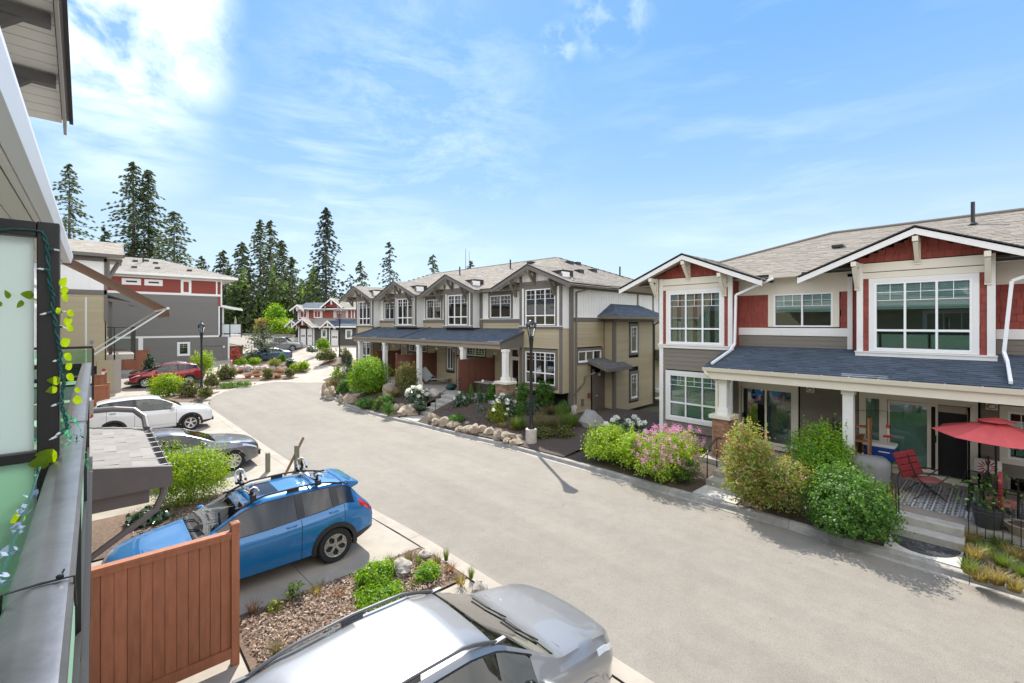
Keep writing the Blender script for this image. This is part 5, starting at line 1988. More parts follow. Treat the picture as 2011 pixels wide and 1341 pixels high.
def car(name, label, loc, rot, S, mpaint, group='cars parked along the lane', base_cat='car'):
 t = thing(name, label, base_cat, (0, 0, 0), rot, group, loc)
 L = S['L']
 key = sorted(set([0, .02, .05, .09, .14, .2] + [round(x, 3) for x in np.arange(.26, L - .2, .06)] + [L - .2, L - .14, L - .09, L - .05, L - .02, L] + list(S['keys'])))
 X = [key[0]]
 for k in key[1:]:
  if k - X[-1] > .012 or k in S['keys']:
   X.append(k)
 X = np.array(X)
 zt = sinterp(X, S['top'], S.get('sm', .07))
 zb = sinterp(X, S['belt'], .10)
 zl = sinterp(X, S['low'], .08)
 w = sinterp(X, S['w'], .05)
 wr = sinterp(X, S['wr'], .08)
 zt = np.maximum(zt, zb + .012)
 n = len(X)
 rows = []
 h = zt - zb
 hd = zb - zl
 crease = S.get('crease', .012)
 rows.append((w * .86, zl))
 rows.append((w * .955, zl + .03))
 rows.append((w * .985, zl + .22 * hd))
 rows.append((w * .995, zl + .42 * hd))
 rows.append((w * 1.0, zl + .60 * hd))
 rows.append((w * 1.0 + crease, zl + .80 * hd))
 rows.append((w * .985, zl + .93 * hd))
 rows.append((w * .955, zb))
 rows.append((w * .945, zb + .03 * np.minimum(1, h / .3)))
 gw = np.minimum(w * .94, wr + (w * .94 - wr) * .55)
 rows.append((gw * .5 + (w * .94) * .22 + wr * .28, zb + h * .48))
 rows.append((wr + .015, zb + h * .86))
 rows.append((wr - .035, zb + h * .945))
 rows.append((wr * .62, zb + h * .985))
 rows.append((wr * .3, zt - h * .003))
 rows.append((wr * 0, zt))
 m = len(rows)
 cols = [(-y, z) for y, z in rows] + [(y, z) for y, z in rows[-2::-1]]
 M = len(cols)
 V = np.zeros((n, M, 3))
 for j, (y, z) in enumerate(cols):
  V[:, j, 0] = X
  V[:, j, 1] = y
  V[:, j, 2] = z
 bf, br_ = S.get('bow', (.10, .06))
 yy = V[:, :, 1] / max(w)
 fr_ = np.clip(1 - X / .8, 0, 1)[:, None] ** 1
 re_ = np.clip(1 - (L - X) / .7, 0, 1)[:, None] ** 1
 V[:, :, 0] += bf * fr_ * (yy ** 2) - br_ * re_ * (yy ** 2)
 wc = [(S['fw'], S['R']), (S['fw'] + S['wb'], S['R'])]
 ra = S.get('arch', S['R'] * 1.17)
 inside = np.zeros((n, M), bool)
 for (cx, cz) in wc:
  dx, dz = V[:, :, 0] - cx, V[:, :, 2] - cz
  d = np.hypot(dx, dz)
  side = np.zeros((n, M), bool)
  side[:, :7] = True
  side[:, M - 7:] = True
  ins = (d < ra) & side
  inside |= ins
  k = ra / np.maximum(d, 1e-4)
  up = np.maximum(dz, 0.001)
  V[:, :, 0] = np.where(ins & (d > ra * .55), cx + dx * k, V[:, :, 0])
  V[:, :, 2] = np.where(ins & (d > ra * .55), cz + dz * k, V[:, :, 2])
 fid = lambda i, j: (i * M + j, (i + 1) * M + j, (i + 1) * M + j + 1, i * M + j + 1)
 faces, Gf = {}, {}
 xm = (X[:-1] + X[1:]) / 2
 for i in range(n - 1):
  for j in range(M - 1):
   if inside[i, j] and inside[i + 1, j] and inside[i, j + 1] and inside[i + 1, j + 1]:
    continue
   faces[(i, j)] = 'body'
 g0, g1 = 8, 10             # glass rows (belt to roof edge)
 mir = lambda j: M - 2 - j
 for (a, b, nm) in S['win']:
  for i in range(n - 1):
   if a < xm[i] < b:
    for j in range(g0, g1):
     for q, sd in ((j, 'l'), (mir(j), 'r')):
      if (i, q) in faces:
       faces[(i, q)] = 'win_%s_%s' % (nm, sd)
 for (a, b, nm) in S['screens']:
  for i in range(n - 1):
   if a < xm[i] < b:
    for j in range(11, M - 12):
     faces[(i, j)] = nm
 for (a, b, nm) in S.get('roofpanel', ()):
  for i in range(n - 1):
   if a < xm[i] < b:
    for j in range(12, M - 13):
     faces[(i, j)] = nm
 for (a, b, nm) in S['doors']:
  for i in range(n - 1):
   if a < xm[i] < b:
    for j in range(1, 8):
     for q, sd in ((j, 'l'), (mir(j), 'r')):
      if (i, q) in faces:
       faces[(i, q)] = 'door_%s_%s' % (nm, sd)
 if S.get('clad'):
  for i in range(n - 1):
   for j in range(0, 2):
    for q, sd in ((j, 'l'), (mir(j), 'r')):
     if (i, q) in faces and faces[(i, q)] == 'body' or (i, q) in faces and j < 1:
      faces[(i, q)] = 'cladding_' + sd
 for (x0, x1, j0, j1, nm) in S['lights']:
  for i in range(n - 1):
   if x0 <= xm[i] <= x1:
    for j in range(j0, j1):
     for q, sd in ((j, 'l'), (mir(j), 'r')):
      if (i, q) in faces:
       faces[(i, q)] = nm + '_' + sd
 groups = {}
 for k, nm in faces.items():
  groups.setdefault(nm, []).append(k)
 VF = V.reshape(-1, 3)
 def emit(fl, name, mt, shrink=0):
  idx, vs, fs = {}, [], []
  for (i, j) in fl:
   f = []
   for q in fid(i, j):
    if q not in idx:
     idx[q] = len(vs)
     vs.append(tuple(VF[q]))
    f.append(idx[q])
   fs.append(tuple(f))
  mb = MB().add(vs, fs)
  return mb
 mb = emit(groups['body'], 'body', mpaint)
 for i, rev in ((0, False), (n - 1, True)):
  pts = [tuple(VF[i * M + j]) for j in range(M)]
  f = tuple(range(M))
  mb.add(pts, [f[::-1] if rev else f])
 ob = mb.build('body', mpaint, t, smooth=38)
 pm = {}
 for nm, fl in groups.items():
  if nm == 'body':
   continue
  k = nm.split('_')[0]
  if k == 'win':
   o = emit(fl, nm, None).build('side_window', TINTED if nm.split('_')[1] in S.get('tint', ()) else CARGLASS, t, smooth=True)
  elif k == 'door':
   o = emit(fl, nm, None).build('door', mpaint, t, smooth=True)
   pm[nm] = o
  elif k == 'head':
   emit(fl, nm, None).build('headlight', LENS, t, smooth=True)
  elif k == 'tail':
   emit(fl, nm, None).build('tail_light', TAIL, t, smooth=True)
  elif nm == 'windscreen':
   emit(fl, nm, None).build('windscreen', CARGLASS, t, smooth=True)
  elif nm == 'rearscreen':
   emit(fl, nm, None).build('rear_window', TINTED, t, smooth=True)
  elif nm == 'sunroof':
   emit(fl, nm, None).build('sunroof', GLOSSB, t, smooth=True)
  elif k == 'cladding':
   emit(fl, nm, None).build('cladding', PLASTIC, t, smooth=True)
  elif nm == 'bedfloor':
   emit(fl, nm, None).build('load_bed', PLASTIC, t)
  elif nm.startswith('grille'):
   emit(fl, nm, None).build('grille', GLOSSB, t)
 def at(x, j):
  """surface point interpolated along the length on column j"""
  i = int(np.clip(np.searchsorted(X, x) - 1, 0, n - 2))
  q = (x - X[i]) / max(1e-6, X[i + 1] - X[i])
  return Vector(V[i, j] * (1 - q) + V[i + 1, j] * q)
 for sd in (0, 1):
  J = (lambda j: j) if sd == 0 else (lambda j: M - 1 - j)
  o = -1 if sd == 0 else 1
  sm = MB()
  for (a, b, nm) in S['doors']:
   for x in (a, b):
    pts = [at(x, J(j)) + Vector((0, o * .0015, 0)) for j in range(1, 8)]
    pts = [p for p in pts if all((p.x - cx) ** 2 + (p.z - cz) ** 2 > ra * ra * .99 for cx, cz in wc)]
    if len(pts) > 1:
     sm.tube(pts, .0045, 4)
   sm.tube([at(x, J(2)) + Vector((0, o * .001, 0)) for x in np.linspace(a, b, 12) if all((at(x, J(2)).x - cx) ** 2 + (at(x, J(2)).z - cz) ** 2 > ra * ra * .99 for cx, cz in wc)] or [(0, 0, .5), (0, 0, .5)], .003, 4)
  sm.build('door_seam', GLOSSB, t, kind='stuff')
  tr = MB()
  a, b = S['win'][0][0], S['win'][-1][1]
  tr.tube([at(x, J(8)) + Vector((0, o * .004, 0)) for x in np.linspace(a, b, 26)], .011, 5)
  tr.tube([at(x, J(10)) + Vector((0, o * .004, 0)) for x in np.linspace(a, b, 26)], .010, 5)
  tr.build('window_trim', CHROME if S.get('chrome') else GLOSSB, t)
  for x in S['pillars']:
   pl = MB()
   for i in (8,):
    p, q = at(x, J(i)), at(x, J(i + 2))
    pl.bar(p + Vector((0, o * .004, 0)), q + Vector((0, o * .004, 0)), .14, .012, (0, o, .3))
   pl.build('pillar_trim', GLOSSB, t)
  for (x, hz) in S['handles']:
   p = at(x, J(6))
   hb = MB().tube([p + Vector((-.09, 0, 0)), p + Vector((-.07, o * .035, .004)), p + Vector((.07, o * .035, .004)), p + Vector((.09, 0, 0))], .013, 6)
   dn = [k for k in pm if k.endswith('l' if sd == 0 else 'r')]
   par = None
   for (a_, b_, nm) in S['doors']:
    if a_ < x < b_:
     par = pm.get('door_%s_%s' % (nm, 'l' if sd == 0 else 'r'))
   hb.build('handle', S.get('handle_mat') or mpaint, par or t, smooth=True)
  for (cx, cz) in wc:
   lip = MB()
   rin, rout = ra - .035, ra + (.055 if S.get('clad') else .03)
   N_ = 22
   ring = []
   a0, a1 = math.radians(-14), math.radians(194)
   for k in range(N_ + 1):
    a = a0 + (a1 - a0) * k / N_
    row = []
    for rr_, dy in ((rin, -.05), (rin, .014), (rout, .012), (rout + .006, -.012)):
     x, z = cx + rr_ * math.cos(a), cz + rr_ * math.sin(a)
     i = int(np.clip(np.searchsorted(X, x) - 1, 0, n - 2))
     zz = [V[i, J(j), 2] for j in range(0, 8)]
     yv = [abs(V[i, J(j), 1]) for j in range(0, 8)]
     ys = float(np.interp(z, zz, yv)) if zz[-1] > zz[0] else yv[4]
     ys = max(ys, S['w'][len(S['w']) // 2][1] * .93)
     row.append((x, o * (ys + dy), max(z, .12)))
    ring.append(row)
   vs = [p for r_ in ring for p in r_]
   fs = [(i * 4 + j, i * 4 + j + 1, (i + 1) * 4 + j + 1, (i + 1) * 4 + j) for i in range(N_) for j in range(3)]
   if o < 0:
    fs = [f[::-1] for f in fs]
   lip.add(vs, fs)
   lip.build('arch_trim', PLASTIC if S.get('clad') else mpaint, t, smooth=35)
   ln = MB()
   ringi = []
   for k in range(13):
    a = math.pi * k / 12
    ringi.append([(cx + (ra - .01) * math.cos(a), o * y_, cz + (ra - .01) * math.sin(a)) for y_ in (.42, S['w'][len(S['w']) // 2][1] * .93)])
   vs = [p for r_ in ringi for p in r_]
   ln.add(vs, [(i * 2, i * 2 + 1, i * 2 + 3, i * 2 + 2) for i in range(12)])
   ln.build('wheel_liner', PLASTIC, t)
  xm_ = S['mirror']
  p = at(xm_, J(8))
  mm = MB()
  c = p + Vector((.02, o * .15, .07))
  mm.rock((0, 0, 0), .09, .12, .085, 5, 12, 8, 0)
  mm.v = [(c.x + v[0], c.y + v[1], c.z + v[2]) for v in mm.v]
  mm.bar(p + Vector((0, -o * .01, .0)), c + Vector((0, -o * .06, -.03)), .06, .035)
  mm.build('mirror', S.get('mirror_mat') or mpaint, t, smooth=True)
  for (cx, cz) in wc:
   wheel(t, (cx, o * (S['w'][len(S['w']) // 2][1] - S.get('tw', .22) / 2 - .005), cz), S['R'], S.get('tw', .22), o, S.get('spoke', 'single'), S.get('nspoke', 5), S.get('rimc'))
  if S.get('rail'):
   x0, x1, hh, mr = S['rail']
   pts = []
   for k in range(15):
    x = x0 + (x1 - x0) * k / 14
    lift = hh * min(1, 4.5 * min(k, 14 - k) / 14)
    pts.append(at(x, J(11)) + Vector((0, -o * .02, .012 + lift)))
   rb = MB().tube(pts, .019, 6)
   for k in (0, 7, 14):
    q = pts[k]
    b_ = at(q.x, J(11)) + Vector((0, -o * .02, 0))
    rb.bar(b_ + Vector((-.11, 0, .01)), b_ + Vector((.11, 0, .01)), .045, .03 + (hh if k == 7 else 0) * 1.0)
   rb.build('roof_rail', mr, t, smooth=40)
 ins = MB()
 bx0, bx1 = S['cabin']
 ins.box(bx0, -S['iw'], .30, bx1, S['iw'], .42)
 ins.box(bx0, -S['iw'], .42, bx0 + .45, S['iw'], S['dash'])
 ins.build('interior', mat('cabin_dark', (.025, .027, .026), .9), t)
 for row, x in enumerate(S['seats']):
  for y in (-.37, .37):
   sb = MB()
   sb.box(x - .25, y - .24, .42, x + .25, y + .24, .62)
   sb.bar((x + .25, y, .58), (x + .40, y, 1.10), .46, .14, (0, 1, 0))
   sb.bar((x + .42, y, 1.12), (x + .45, y, 1.28), .26, .10, (0, 1, 0))
   sb.build('seat', S.get('seat_mat') or SEAT, t, bevel=.03)
 st = MB()
 cx = bx0 + .55
 c = Vector((cx, .37 * S.get('drive', -1), S['dash'] + .02))
 st.tube([c + Vector((.0 + .07 * math.sin(a), .18 * math.cos(a), .17 * math.sin(a))) for a in np.linspace(0, 2 * math.pi, 17)], .014, 5)
 st.bar(c + Vector((0, -.17, 0)), c + Vector((0, .17, 0)), .03, .03)
 st.build('steering_wheel', PLASTIC, t)
 a_ = S['screens'][0]
 wb_ = MB()
 for (y0_, y1_) in ((-.05, -.55), (.5, .02)):
  p0 = None
  x0 = a_[0] + .03
  def sp(x, y):
   i = int(np.clip(np.searchsorted(X, x) - 1, 0, n - 2))
   js = sorted(range(11, M - 11), key=lambda j: abs(V[i, j, 1] - y))
   q = at(x, js[0])
   return Vector((x, y, q.z + .02))
  wb_.tube([sp(x0 - .02, y0_), sp(x0 + .10, (y0_ + y1_) / 2), sp(x0 + .12, y1_)], .011, 4)
 wb_.build('wiper', PLASTIC, t)
 cb = MB()
 cb.box(a_[0] - .16, -S['w'][len(S['w']) // 2][1] * .72, float(np.interp(a_[0] - .1, X, zt)) - .035, a_[0] + .0, S['w'][len(S['w']) // 2][1] * .72, float(np.interp(a_[0] - .1, X, zt)) - .012)
 cb.build('cowl', PLASTIC, t)
 if S.get('antenna'):
  x = S['antenna']
  i = int(np.searchsorted(X, x))
  p = Vector((x, 0, zt[i]))
  ab = MB().rock((p.x, p.y, p.z + .012), .055, .028, .028, 3, 12, 8, 0)
  ab.tube([p + Vector((-.02, 0, .02)), p + Vector((.20, 0, .14))], .0075, 5)
  ab.build('antenna', PLASTIC, t, smooth=True)
 pb = MB().box(-.03 + bf * .0, -.15, .42, -.012, .15, .52)
 pb.box(L + .012, -.15, S.get('platez', .75), L + .022, .15, S.get('platez', .75) + .11)
 pb.build('licence_plate', mat('plate', (.75, .76, .78), .5), t)
 bm_ = MB().box(-.012, -.52, .30, .05, .52, .44)
 bm_.build('grille', GLOSSB, t, bevel=.01)
 return t
def spec_suv(L, W, H, fw, wb, R_, **k):
 w = W / 2
 S = dict(L=L, fw=fw, wb=wb, R=R_, iw=w - .16, keys=[])
 S.update(k)
 return S
# --- silver SUV at the bottom of the frame (nose to the lane)
L = 4.68
SOR = dict(L=L, fw=.94, wb=2.70, R=.36, iw=.74, dash=1.02, cabin=(1.28, 4.3), seats=(2.1, 3.05),
   keys=[1.22, 2.02, 3.0, 3.08, 3.86, 4.0, 2.02, 1.3, 4.42],
   top=[(0, .72), (.04, .86), (.16, .97), (.6, 1.07), (1.18, 1.16), (1.28, 1.19), (2.0, 1.60), (2.35, 1.685), (3.0, 1.70), (3.8, 1.655), (4.15, 1.58), (4.5, 1.12), (4.62, .98), (L, .82)],
   belt=[(0, .66), (.1, .80), (.4, .95), (1.2, 1.06), (2.4, 1.09), (3.6, 1.16), (4.1, 1.2), (4.5, 1.05), (L, .8)],
   low=[(0, .30), (.5, .24), (4.2, .24), (L, .36)],
   w=[(0, .62), (.08, .76), (.3, .87), (.8, .93), (2.4, .94), (4.0, .935), (4.4, .89), (4.62, .80), (L, .74)],
   wr=[(0, .58), (.3, .74), (1.25, .80), (2.0, .645), (3.0, .65), (4.0, .62), (4.3, .66), (L, .7)],
   win=[(1.62, 2.98, 'f'), (3.08, 3.84, 'r'), (3.94, 4.25, 'q')], tint=('r', 'q'),
   screens=[(1.26, 2.04, 'windscreen'), (4.18, 4.48, 'rearscreen')],
   doors=[(1.52, 3.03, 'f'), (3.03, 3.92, 'r')], pillars=(3.03, 3.89), handles=((2.85, 0), (3.72, 0)), mirror=1.62,
   lights=[(.04, .62, 6, 8, 'head'), (4.42, 4.66, 6, 9, 'tail')], rail=(1.98, 4.0, .045, mat('rail_grey', (.10, .103, .11), .35, metal=.4)), antenna=4.03, nspoke=5, spoke='double', bow=(.16, .06))
SILVER = paint('silver_paint', (.27, .275, .285), .5, .36)
car('parked_suv', 'silver SUV with roof rails at the bottom, nose towards the lane', (5.02, 4.15, .012), math.pi, SOR, SILVER, base_cat='car')
# --- blue crossover with cycle carriers (nose to the house)
L = 4.45
XT = dict(L=L, fw=.92, wb=2.635, R=.345, iw=.70, dash=.96, cabin=(1.25, 4.1), seats=(2.05, 2.95), clad=True,
   keys=[1.2, 2.0, 2.86, 2.94, 3.62, 3.70, 2.25, 2.62, 3.96],
   top=[(0, .70), (.04, .82), (.18, .91), (.6, .985), (1.10, 1.05), (1.22, 1.08), (1.95, 1.47), (2.3, 1.545), (3.0, 1.555), (3.6, 1.515), (3.92, 1.46), (4.22, 1.10), (4.38, .96), (L, .80)],
   belt=[(0, .64), (.1, .76), (.4, .87), (1.2, .98), (2.3, 1.0), (3.3, 1.07), (3.8, 1.13), (4.2, 1.02), (L, .78)],
   low=[(0, .32), (.5, .26), (3.9, .26), (L, .40)],
   w=[(0, .60), (.08, .73), (.3, .83), (.8, .882), (2.4, .89), (3.8, .887), (4.15, .84), (4.38, .76), (L, .70)],
   wr=[(0, .56), (.3, .70), (1.2, .75), (1.95, .60), (3.0, .60), (3.8, .57), (4.2, .63), (L, .66)],
   win=[(1.50, 2.84, 'f'), (2.96, 3.56, 'r'), (3.60, 3.98, 'q')], tint=('f', 'r', 'q'),
   screens=[(1.20, 2.0, 'windscreen'), (3.98, 4.22, 'rearscreen')], roofpanel=[(2.25, 2.62, 'sunroof')],
   doors=[(1.42, 2.90, 'f'), (2.90, 3.74, 'r')], pillars=(2.90, 3.58), handles=((2.72, 0), (3.52, 0)), mirror=1.52,
   lights=[(.06, .58, 6, 8, 'head'), (4.08, 4.40, 6, 9, 'tail')], rail=(1.95, 3.72, .05, mat('rail_black', (.012, .012, .013), .35)), antenna=None, spoke='xspoke', nspoke=5, arch=.41, bow=(.14, .06))
BLUE = paint('blue_paint', (.008, .165, .42), .2, .28)
xt = car('parked_car', 'bright blue hatchback with black cycle carriers on its roof, behind the stained wooden fence', (.05, 10.1, .012), 0, XT, BLUE)
sp = MB()
for s in (-1, 1):
 sp.prism([(3.84, 1.475), (4.16, 1.40), (4.17, 1.43), (3.9, 1.505)], lambda a, b, q: (a, q, b), 0, s * .54)
 sp.prism([(3.96, 1.30), (4.16, 1.37), (4.17, 1.43), (3.9, 1.50)], lambda a, b, q: (a, q, b), s * .50, s * .56)
sp.build('spoiler', BLUE, xt, bevel=.012)
# --- dark grey saloon (nose to the lane)
L = 4.9
SED = dict(L=L, fw=.88, wb=2.9, R=.335, iw=.72, dash=.88, cabin=(1.35, 4.2), seats=(2.2, 3.15),
   keys=[1.3, 2.15, 3.0, 3.08, 3.8],
   top=[(0, .62), (.04, .74), (.18, .83), (.7, .92), (1.25, .99), (1.35, 1.01), (2.1, 1.37), (2.5, 1.445), (3.0, 1.45), (3.5, 1.37), (4.15, 1.10), (4.6, 1.04), (4.82, 1.0), (L, .86)],
   belt=[(0, .56), (.1, .68), (.4, .80), (1.3, .92), (2.4, .95), (3.6, .99), (4.3, 1.0), (4.7, .97), (L, .8)],
   low=[(0, .26), (.5, .2), (4.4, .2), (L, .30)],
   w=[(0, .62), (.08, .76), (.3, .86), (.8, .92), (2.5, .935), (4.0, .93), (4.5, .88), (4.8, .78), (L, .72)],
   wr=[(0, .58), (.3, .74), (1.3, .80), (2.1, .60), (3.0, .59), (3.6, .60), (4.2, .70), (L, .68)],
   win=[(1.7, 2.98, 'f'), (3.08, 3.85, 'r')], tint=('f', 'r'), chrome=True,
   screens=[(1.34, 2.15, 'windscreen'), (3.5, 4.12, 'rearscreen')],
   doors=[(1.55, 3.03, 'f'), (3.03, 3.95, 'r')], pillars=(3.03,), handles=((2.86, 0), (3.72, 0)), mirror=1.68,
   lights=[(.06, .58, 6, 8, 'head'), (4.55, 4.86, 5, 8, 'tail')], antenna=None, spoke='double', nspoke=8, bow=(.2, .1))
GREYP = paint('grey_paint', (.16, .165, .18), .6, .32)
car('parked_car', 'dark grey saloon half hidden behind the bright green shrub', (4.25, 18.15, .012), math.pi, SED, GREYP)
# --- white crossover (nose to the lane)
L = 4.57
RAV = dict(L=L, fw=.93, wb=2.66, R=.35, iw=.72, dash=1.0, cabin=(1.28, 4.2), seats=(2.05, 3.0), clad=True,
   keys=[1.2, 1.95, 2.86, 2.94, 3.7],
   top=[(0, .70), (.04, .84), (.18, .94), (.7, 1.04), (1.18, 1.11), (1.28, 1.14), (1.95, 1.54), (2.35, 1.63), (3.0, 1.645), (3.7, 1.59), (4.1, 1.50), (4.38, 1.10), (4.5, .98), (L, .82)],
   belt=[(0, .62), (.1, .76), (.4, .90), (1.2, 1.02), (2.4, 1.05), (3.4, 1.13), (4.0, 1.22), (4.35, 1.04), (L, .8)],
   low=[(0, .32), (.5, .25), (4.0, .25), (L, .38)],
   w=[(0, .60), (.08, .74), (.3, .85), (.8, .915), (2.4, .922), (3.9, .915), (4.3, .87), (4.5, .78), (L, .72)],
   wr=[(0, .56), (.3, .72), (1.25, .77), (1.95, .62), (3.0, .62), (3.9, .59), (4.3, .64), (L, .68)],
   win=[(1.56, 2.86, 'f'), (2.96, 3.66, 'r'), (3.68, 4.1, 'q')], tint=('r', 'q'),
   screens=[(1.24, 1.98, 'windscreen'), (4.08, 4.36, 'rearscreen')],
   doors=[(1.46, 2.90, 'f'), (2.90, 3.8, 'r')], pillars=(2.90, 3.66), handles=((2.7, 0), (3.6, 0)), mirror=1.58,
   lights=[(.06, .60, 6, 8, 'head'), (4.2, 4.5, 6, 9, 'tail')], antenna=None, handle_mat=PLASTIC, mirror_mat=None, nspoke=5, spoke='double', arch=.415, bow=(.16, .06))
car('parked_car', 'white crossover with black wheel-arch trim on the concrete drive below the railing', (4.15, 26.05, .012), math.pi, RAV, paint('white_paint', (.78, .78, .78), .0, .3))
RED_P = paint('red_paint', (.30, .006, .014), .3, .3)
CX = dict(RAV)
CX.update(nspoke=7, spoke='single', handle_mat=None)
c5 = car('parked_car', 'red crossover parked nose-in behind the yellow-green bush and lamp post', (1.75, 43.3, ramp(43.3) + .012), 0, CX, RED_P)
SDK = dict(SED)
car('parked_car', 'dark car mostly hidden behind the red crossover', (1.95, 45.9, ramp(45.9) + .012), 0, SDK, paint('charcoal_paint', (.03, .026, .024), .3, .3))
xf, yf, zf = G(505, 689)
car('parked_car', 'steel blue car parked behind the small pine by the brown fence', (11.1, 53.7, ramp(53.7) + .012), 0, dict(SED), paint('steel_blue_paint', (.06, .12, .20), .4, .3))
xf, yf, zf = G(465, 650)
car('parked_suv', 'dark purple SUV far up the court in front of the forest', (xf - 1, yf, ramp(yf) + .01), R(8), dict(CX, spoke='single'), paint('plum_paint', (.05, .03, .06), .4, .3))
# --- silver pickup before the garages
L = 5.35
PK = dict(L=L, fw=.95, wb=3.22, R=.38, iw=.74, dash=1.1, cabin=(1.4, 3.3), seats=(2.1, 2.9),
   keys=[1.35, 1.95, 3.28, 3.36, 3.42, 5.2],
   top=[(0, .86), (.05, .98), (.3, 1.08), (1.3, 1.16), (1.38, 1.19), (1.95, 1.66), (2.3, 1.76), (3.1, 1.76), (3.3, 1.70), (3.36, 1.14), (3.42, .80), (5.18, .80), (5.24, 1.10), (L, 1.05)], sm=.03,
   belt=[(0, .78), (.1, .92), (.4, 1.02), (1.3, 1.08), (3.2, 1.1), (3.4, 1.12), (5.3, 1.12), (L, 1.04)],
   low=[(0, .38), (.5, .34), (4.8, .36), (L, .5)],
   w=[(0, .68), (.1, .82), (.4, .90), (.9, .93), (2.6, .93), (4.6, .93), (5.1, .92), (L, .88)],
   wr=[(0, .6), (.3, .76), (1.35, .8), (1.95, .66), (3.2, .66), (3.4, .80), (5.2, .80), (L, .8)],
   win=[(1.66, 2.48, 'f'), (2.56, 3.15, 'r')], tint=('f', 'r'),
   screens=[(1.36, 1.95, 'windscreen'), (3.29, 3.36, 'rearscreen')], roofpanel=[(3.42, 5.18, 'bedfloor')],
   doors=[(1.5, 2.52, 'f'), (2.52, 3.25, 'r')], pillars=(2.52,), handles=((2.4, 0), (3.1, 0)), mirror=1.62,
   lights=[(.06, .5, 6, 8, 'head'), (5.2, 5.33, 4, 8, 'tail')], antenna=None, tw=.25, arch=.45, bow=(.14, .02), platez=.6)
PKX, PKY = -26.3 * FY + 57.2 * FX, 26.3 * FX + 57.2 * FY
car('pickup_truck', 'silver double-cab pickup truck in front of the white garage doors', (PKX, PKY, apron_z(-28.0, 57.2) + .01), R(180 - 42.5 + 14), PK, SILVER, base_cat='truck')
# ================================================================ planting, boulders, trees
BARK = mat('bark', (.10, .075, .055), .9, noise=.3, nscale=8, bump=.6, bscale=25)
BARKG = mat('bark_grey', (.16, .13, .11), .9, noise=.3, nscale=4)
STONE = mat('granite', (.36, .295, .215), .85, col2=(.20, .16, .12), nscale=5, rnd=.15, bump=1.0, bscale=14)
STONE2 = mat('granite_pale', (.46, .42, .37), .85, col2=(.30, .27, .24), nscale=7, rnd=.1, bump=.6, bscale=30)
ORD = ['first', 'second', 'third', 'fourth', 'fifth', 'sixth', 'seventh', 'eighth', 'ninth', 'tenth', 'eleventh', 'twelfth',
  'thirteenth', 'fourteenth', 'fifteenth', 'sixteenth', 'seventeenth', 'eighteenth', 'nineteenth', 'twentieth']
def frames(Nr):
 """two unit vectors across each normal"""
 a = np.where(np.abs(Nr[:, 2:3]) < .9, np.array([[0, 0, 1.]]), np.array([[1., 0, 0]]))
 t = np.cross(Nr, a)
 t /= np.linalg.norm(t, axis=1, keepdims=True) + 1e-9
 return t, np.cross(Nr, t)
def unit(A):
 return A / (np.linalg.norm(A, axis=1, keepdims=True) + 1e-9)
def leafmesh(name, P, Nr, size, asp=.5, seed=0):
 g = np.random.default_rng(seed)
 n = len(P)
 t, b = frames(unit(Nr))
 a = g.uniform(0, 2 * math.pi, (n, 1))
 d = t * np.cos(a) + b * np.sin(a)
 e = np.cross(unit(Nr), d)
 s = (size * g.uniform(.6, 1.35, (n, 1)))
 V = np.stack([P - d * s * .5, P + e * s * asp * .5 - d * s * .05 + unit(Nr) * s * .06, P + d * s * .5, P - e * s * asp * .5 - d * s * .05 + unit(Nr) * s * .06], 1).reshape(-1, 3)
 F = np.arange(4 * n).reshape(n, 4)
 return npmesh(name, V, F)
def clumps(n, blobs, per, spread, g, shell=.55, zmin=.03):
 """leaf positions gathered in clumps around the shells of ellipsoids; returns P and outward normals"""
 vol = np.array([b[3] * b[4] * b[5] for b in blobs])
 pick = g.choice(len(blobs), size=max(1, n // per), p=vol / vol.sum())
 B = np.array(blobs)[pick]
 d = unit(g.normal(size=(len(pick), 3)))
 d[:, 2] = np.where(d[:, 2] < -.86, -d[:, 2], d[:, 2])
 rr = g.uniform(shell, 1.05, (len(pick), 1)) ** .8
 C = B[:, :3] + d * B[:, 3:6] * rr
 P = np.repeat(C, per, 0) + g.normal(size=(len(pick) * per, 3)) * spread * g.uniform(.6, 1.3, (len(pick) * per, 1))
 O = np.repeat(d, per, 0)
 k = P[:, 2] > zmin
 return P[k], O[k]
def stems(blob, z0, g, n=7, r=.012, up=.75):
 mb = MB()
 for i in range(n):
  a = g.uniform(0, 2 * math.pi)
  q = g.uniform(.25, .8)
  x, y = blob[3] * q * math.cos(a), blob[4] * q * math.sin(a)
  h = blob[2] + blob[5] * g.uniform(.1, up)
  mb.tube([(x * .15, y * .15, z0), (x * .6, y * .6, z0 + (h - z0) * .5), (x, y, h)], [r, r * .7, r * .35], 5)
 return mb
def place(x0, x1, yt, yb, dz, far=None):
 """bounding box in the photograph -> ground point, width, height"""
 cx = (x0 + x1) / 2
 if far:
  a, b = ray(cx)
  z = CAM_H - (yb - 636) / FPX * far
  return (a * far, b * far, z), (x1 - x0) / FPX * far, (yb - yt) / FPX * far
 gx, gy, gz = G(cx, yb, dz)
 D0 = gx * FX + gy * FY
 w = (x1 - x0) / FPX * D0
 D = D0 + w * .40
 w = (x1 - x0) / FPX * D
 a, b = ray(cx)
 z = ramp(b * D) + dz
 h = CAM_H - (yt - 636) / FPX * D - z
 return (a * D, b * D, z), w, max(h, .12)
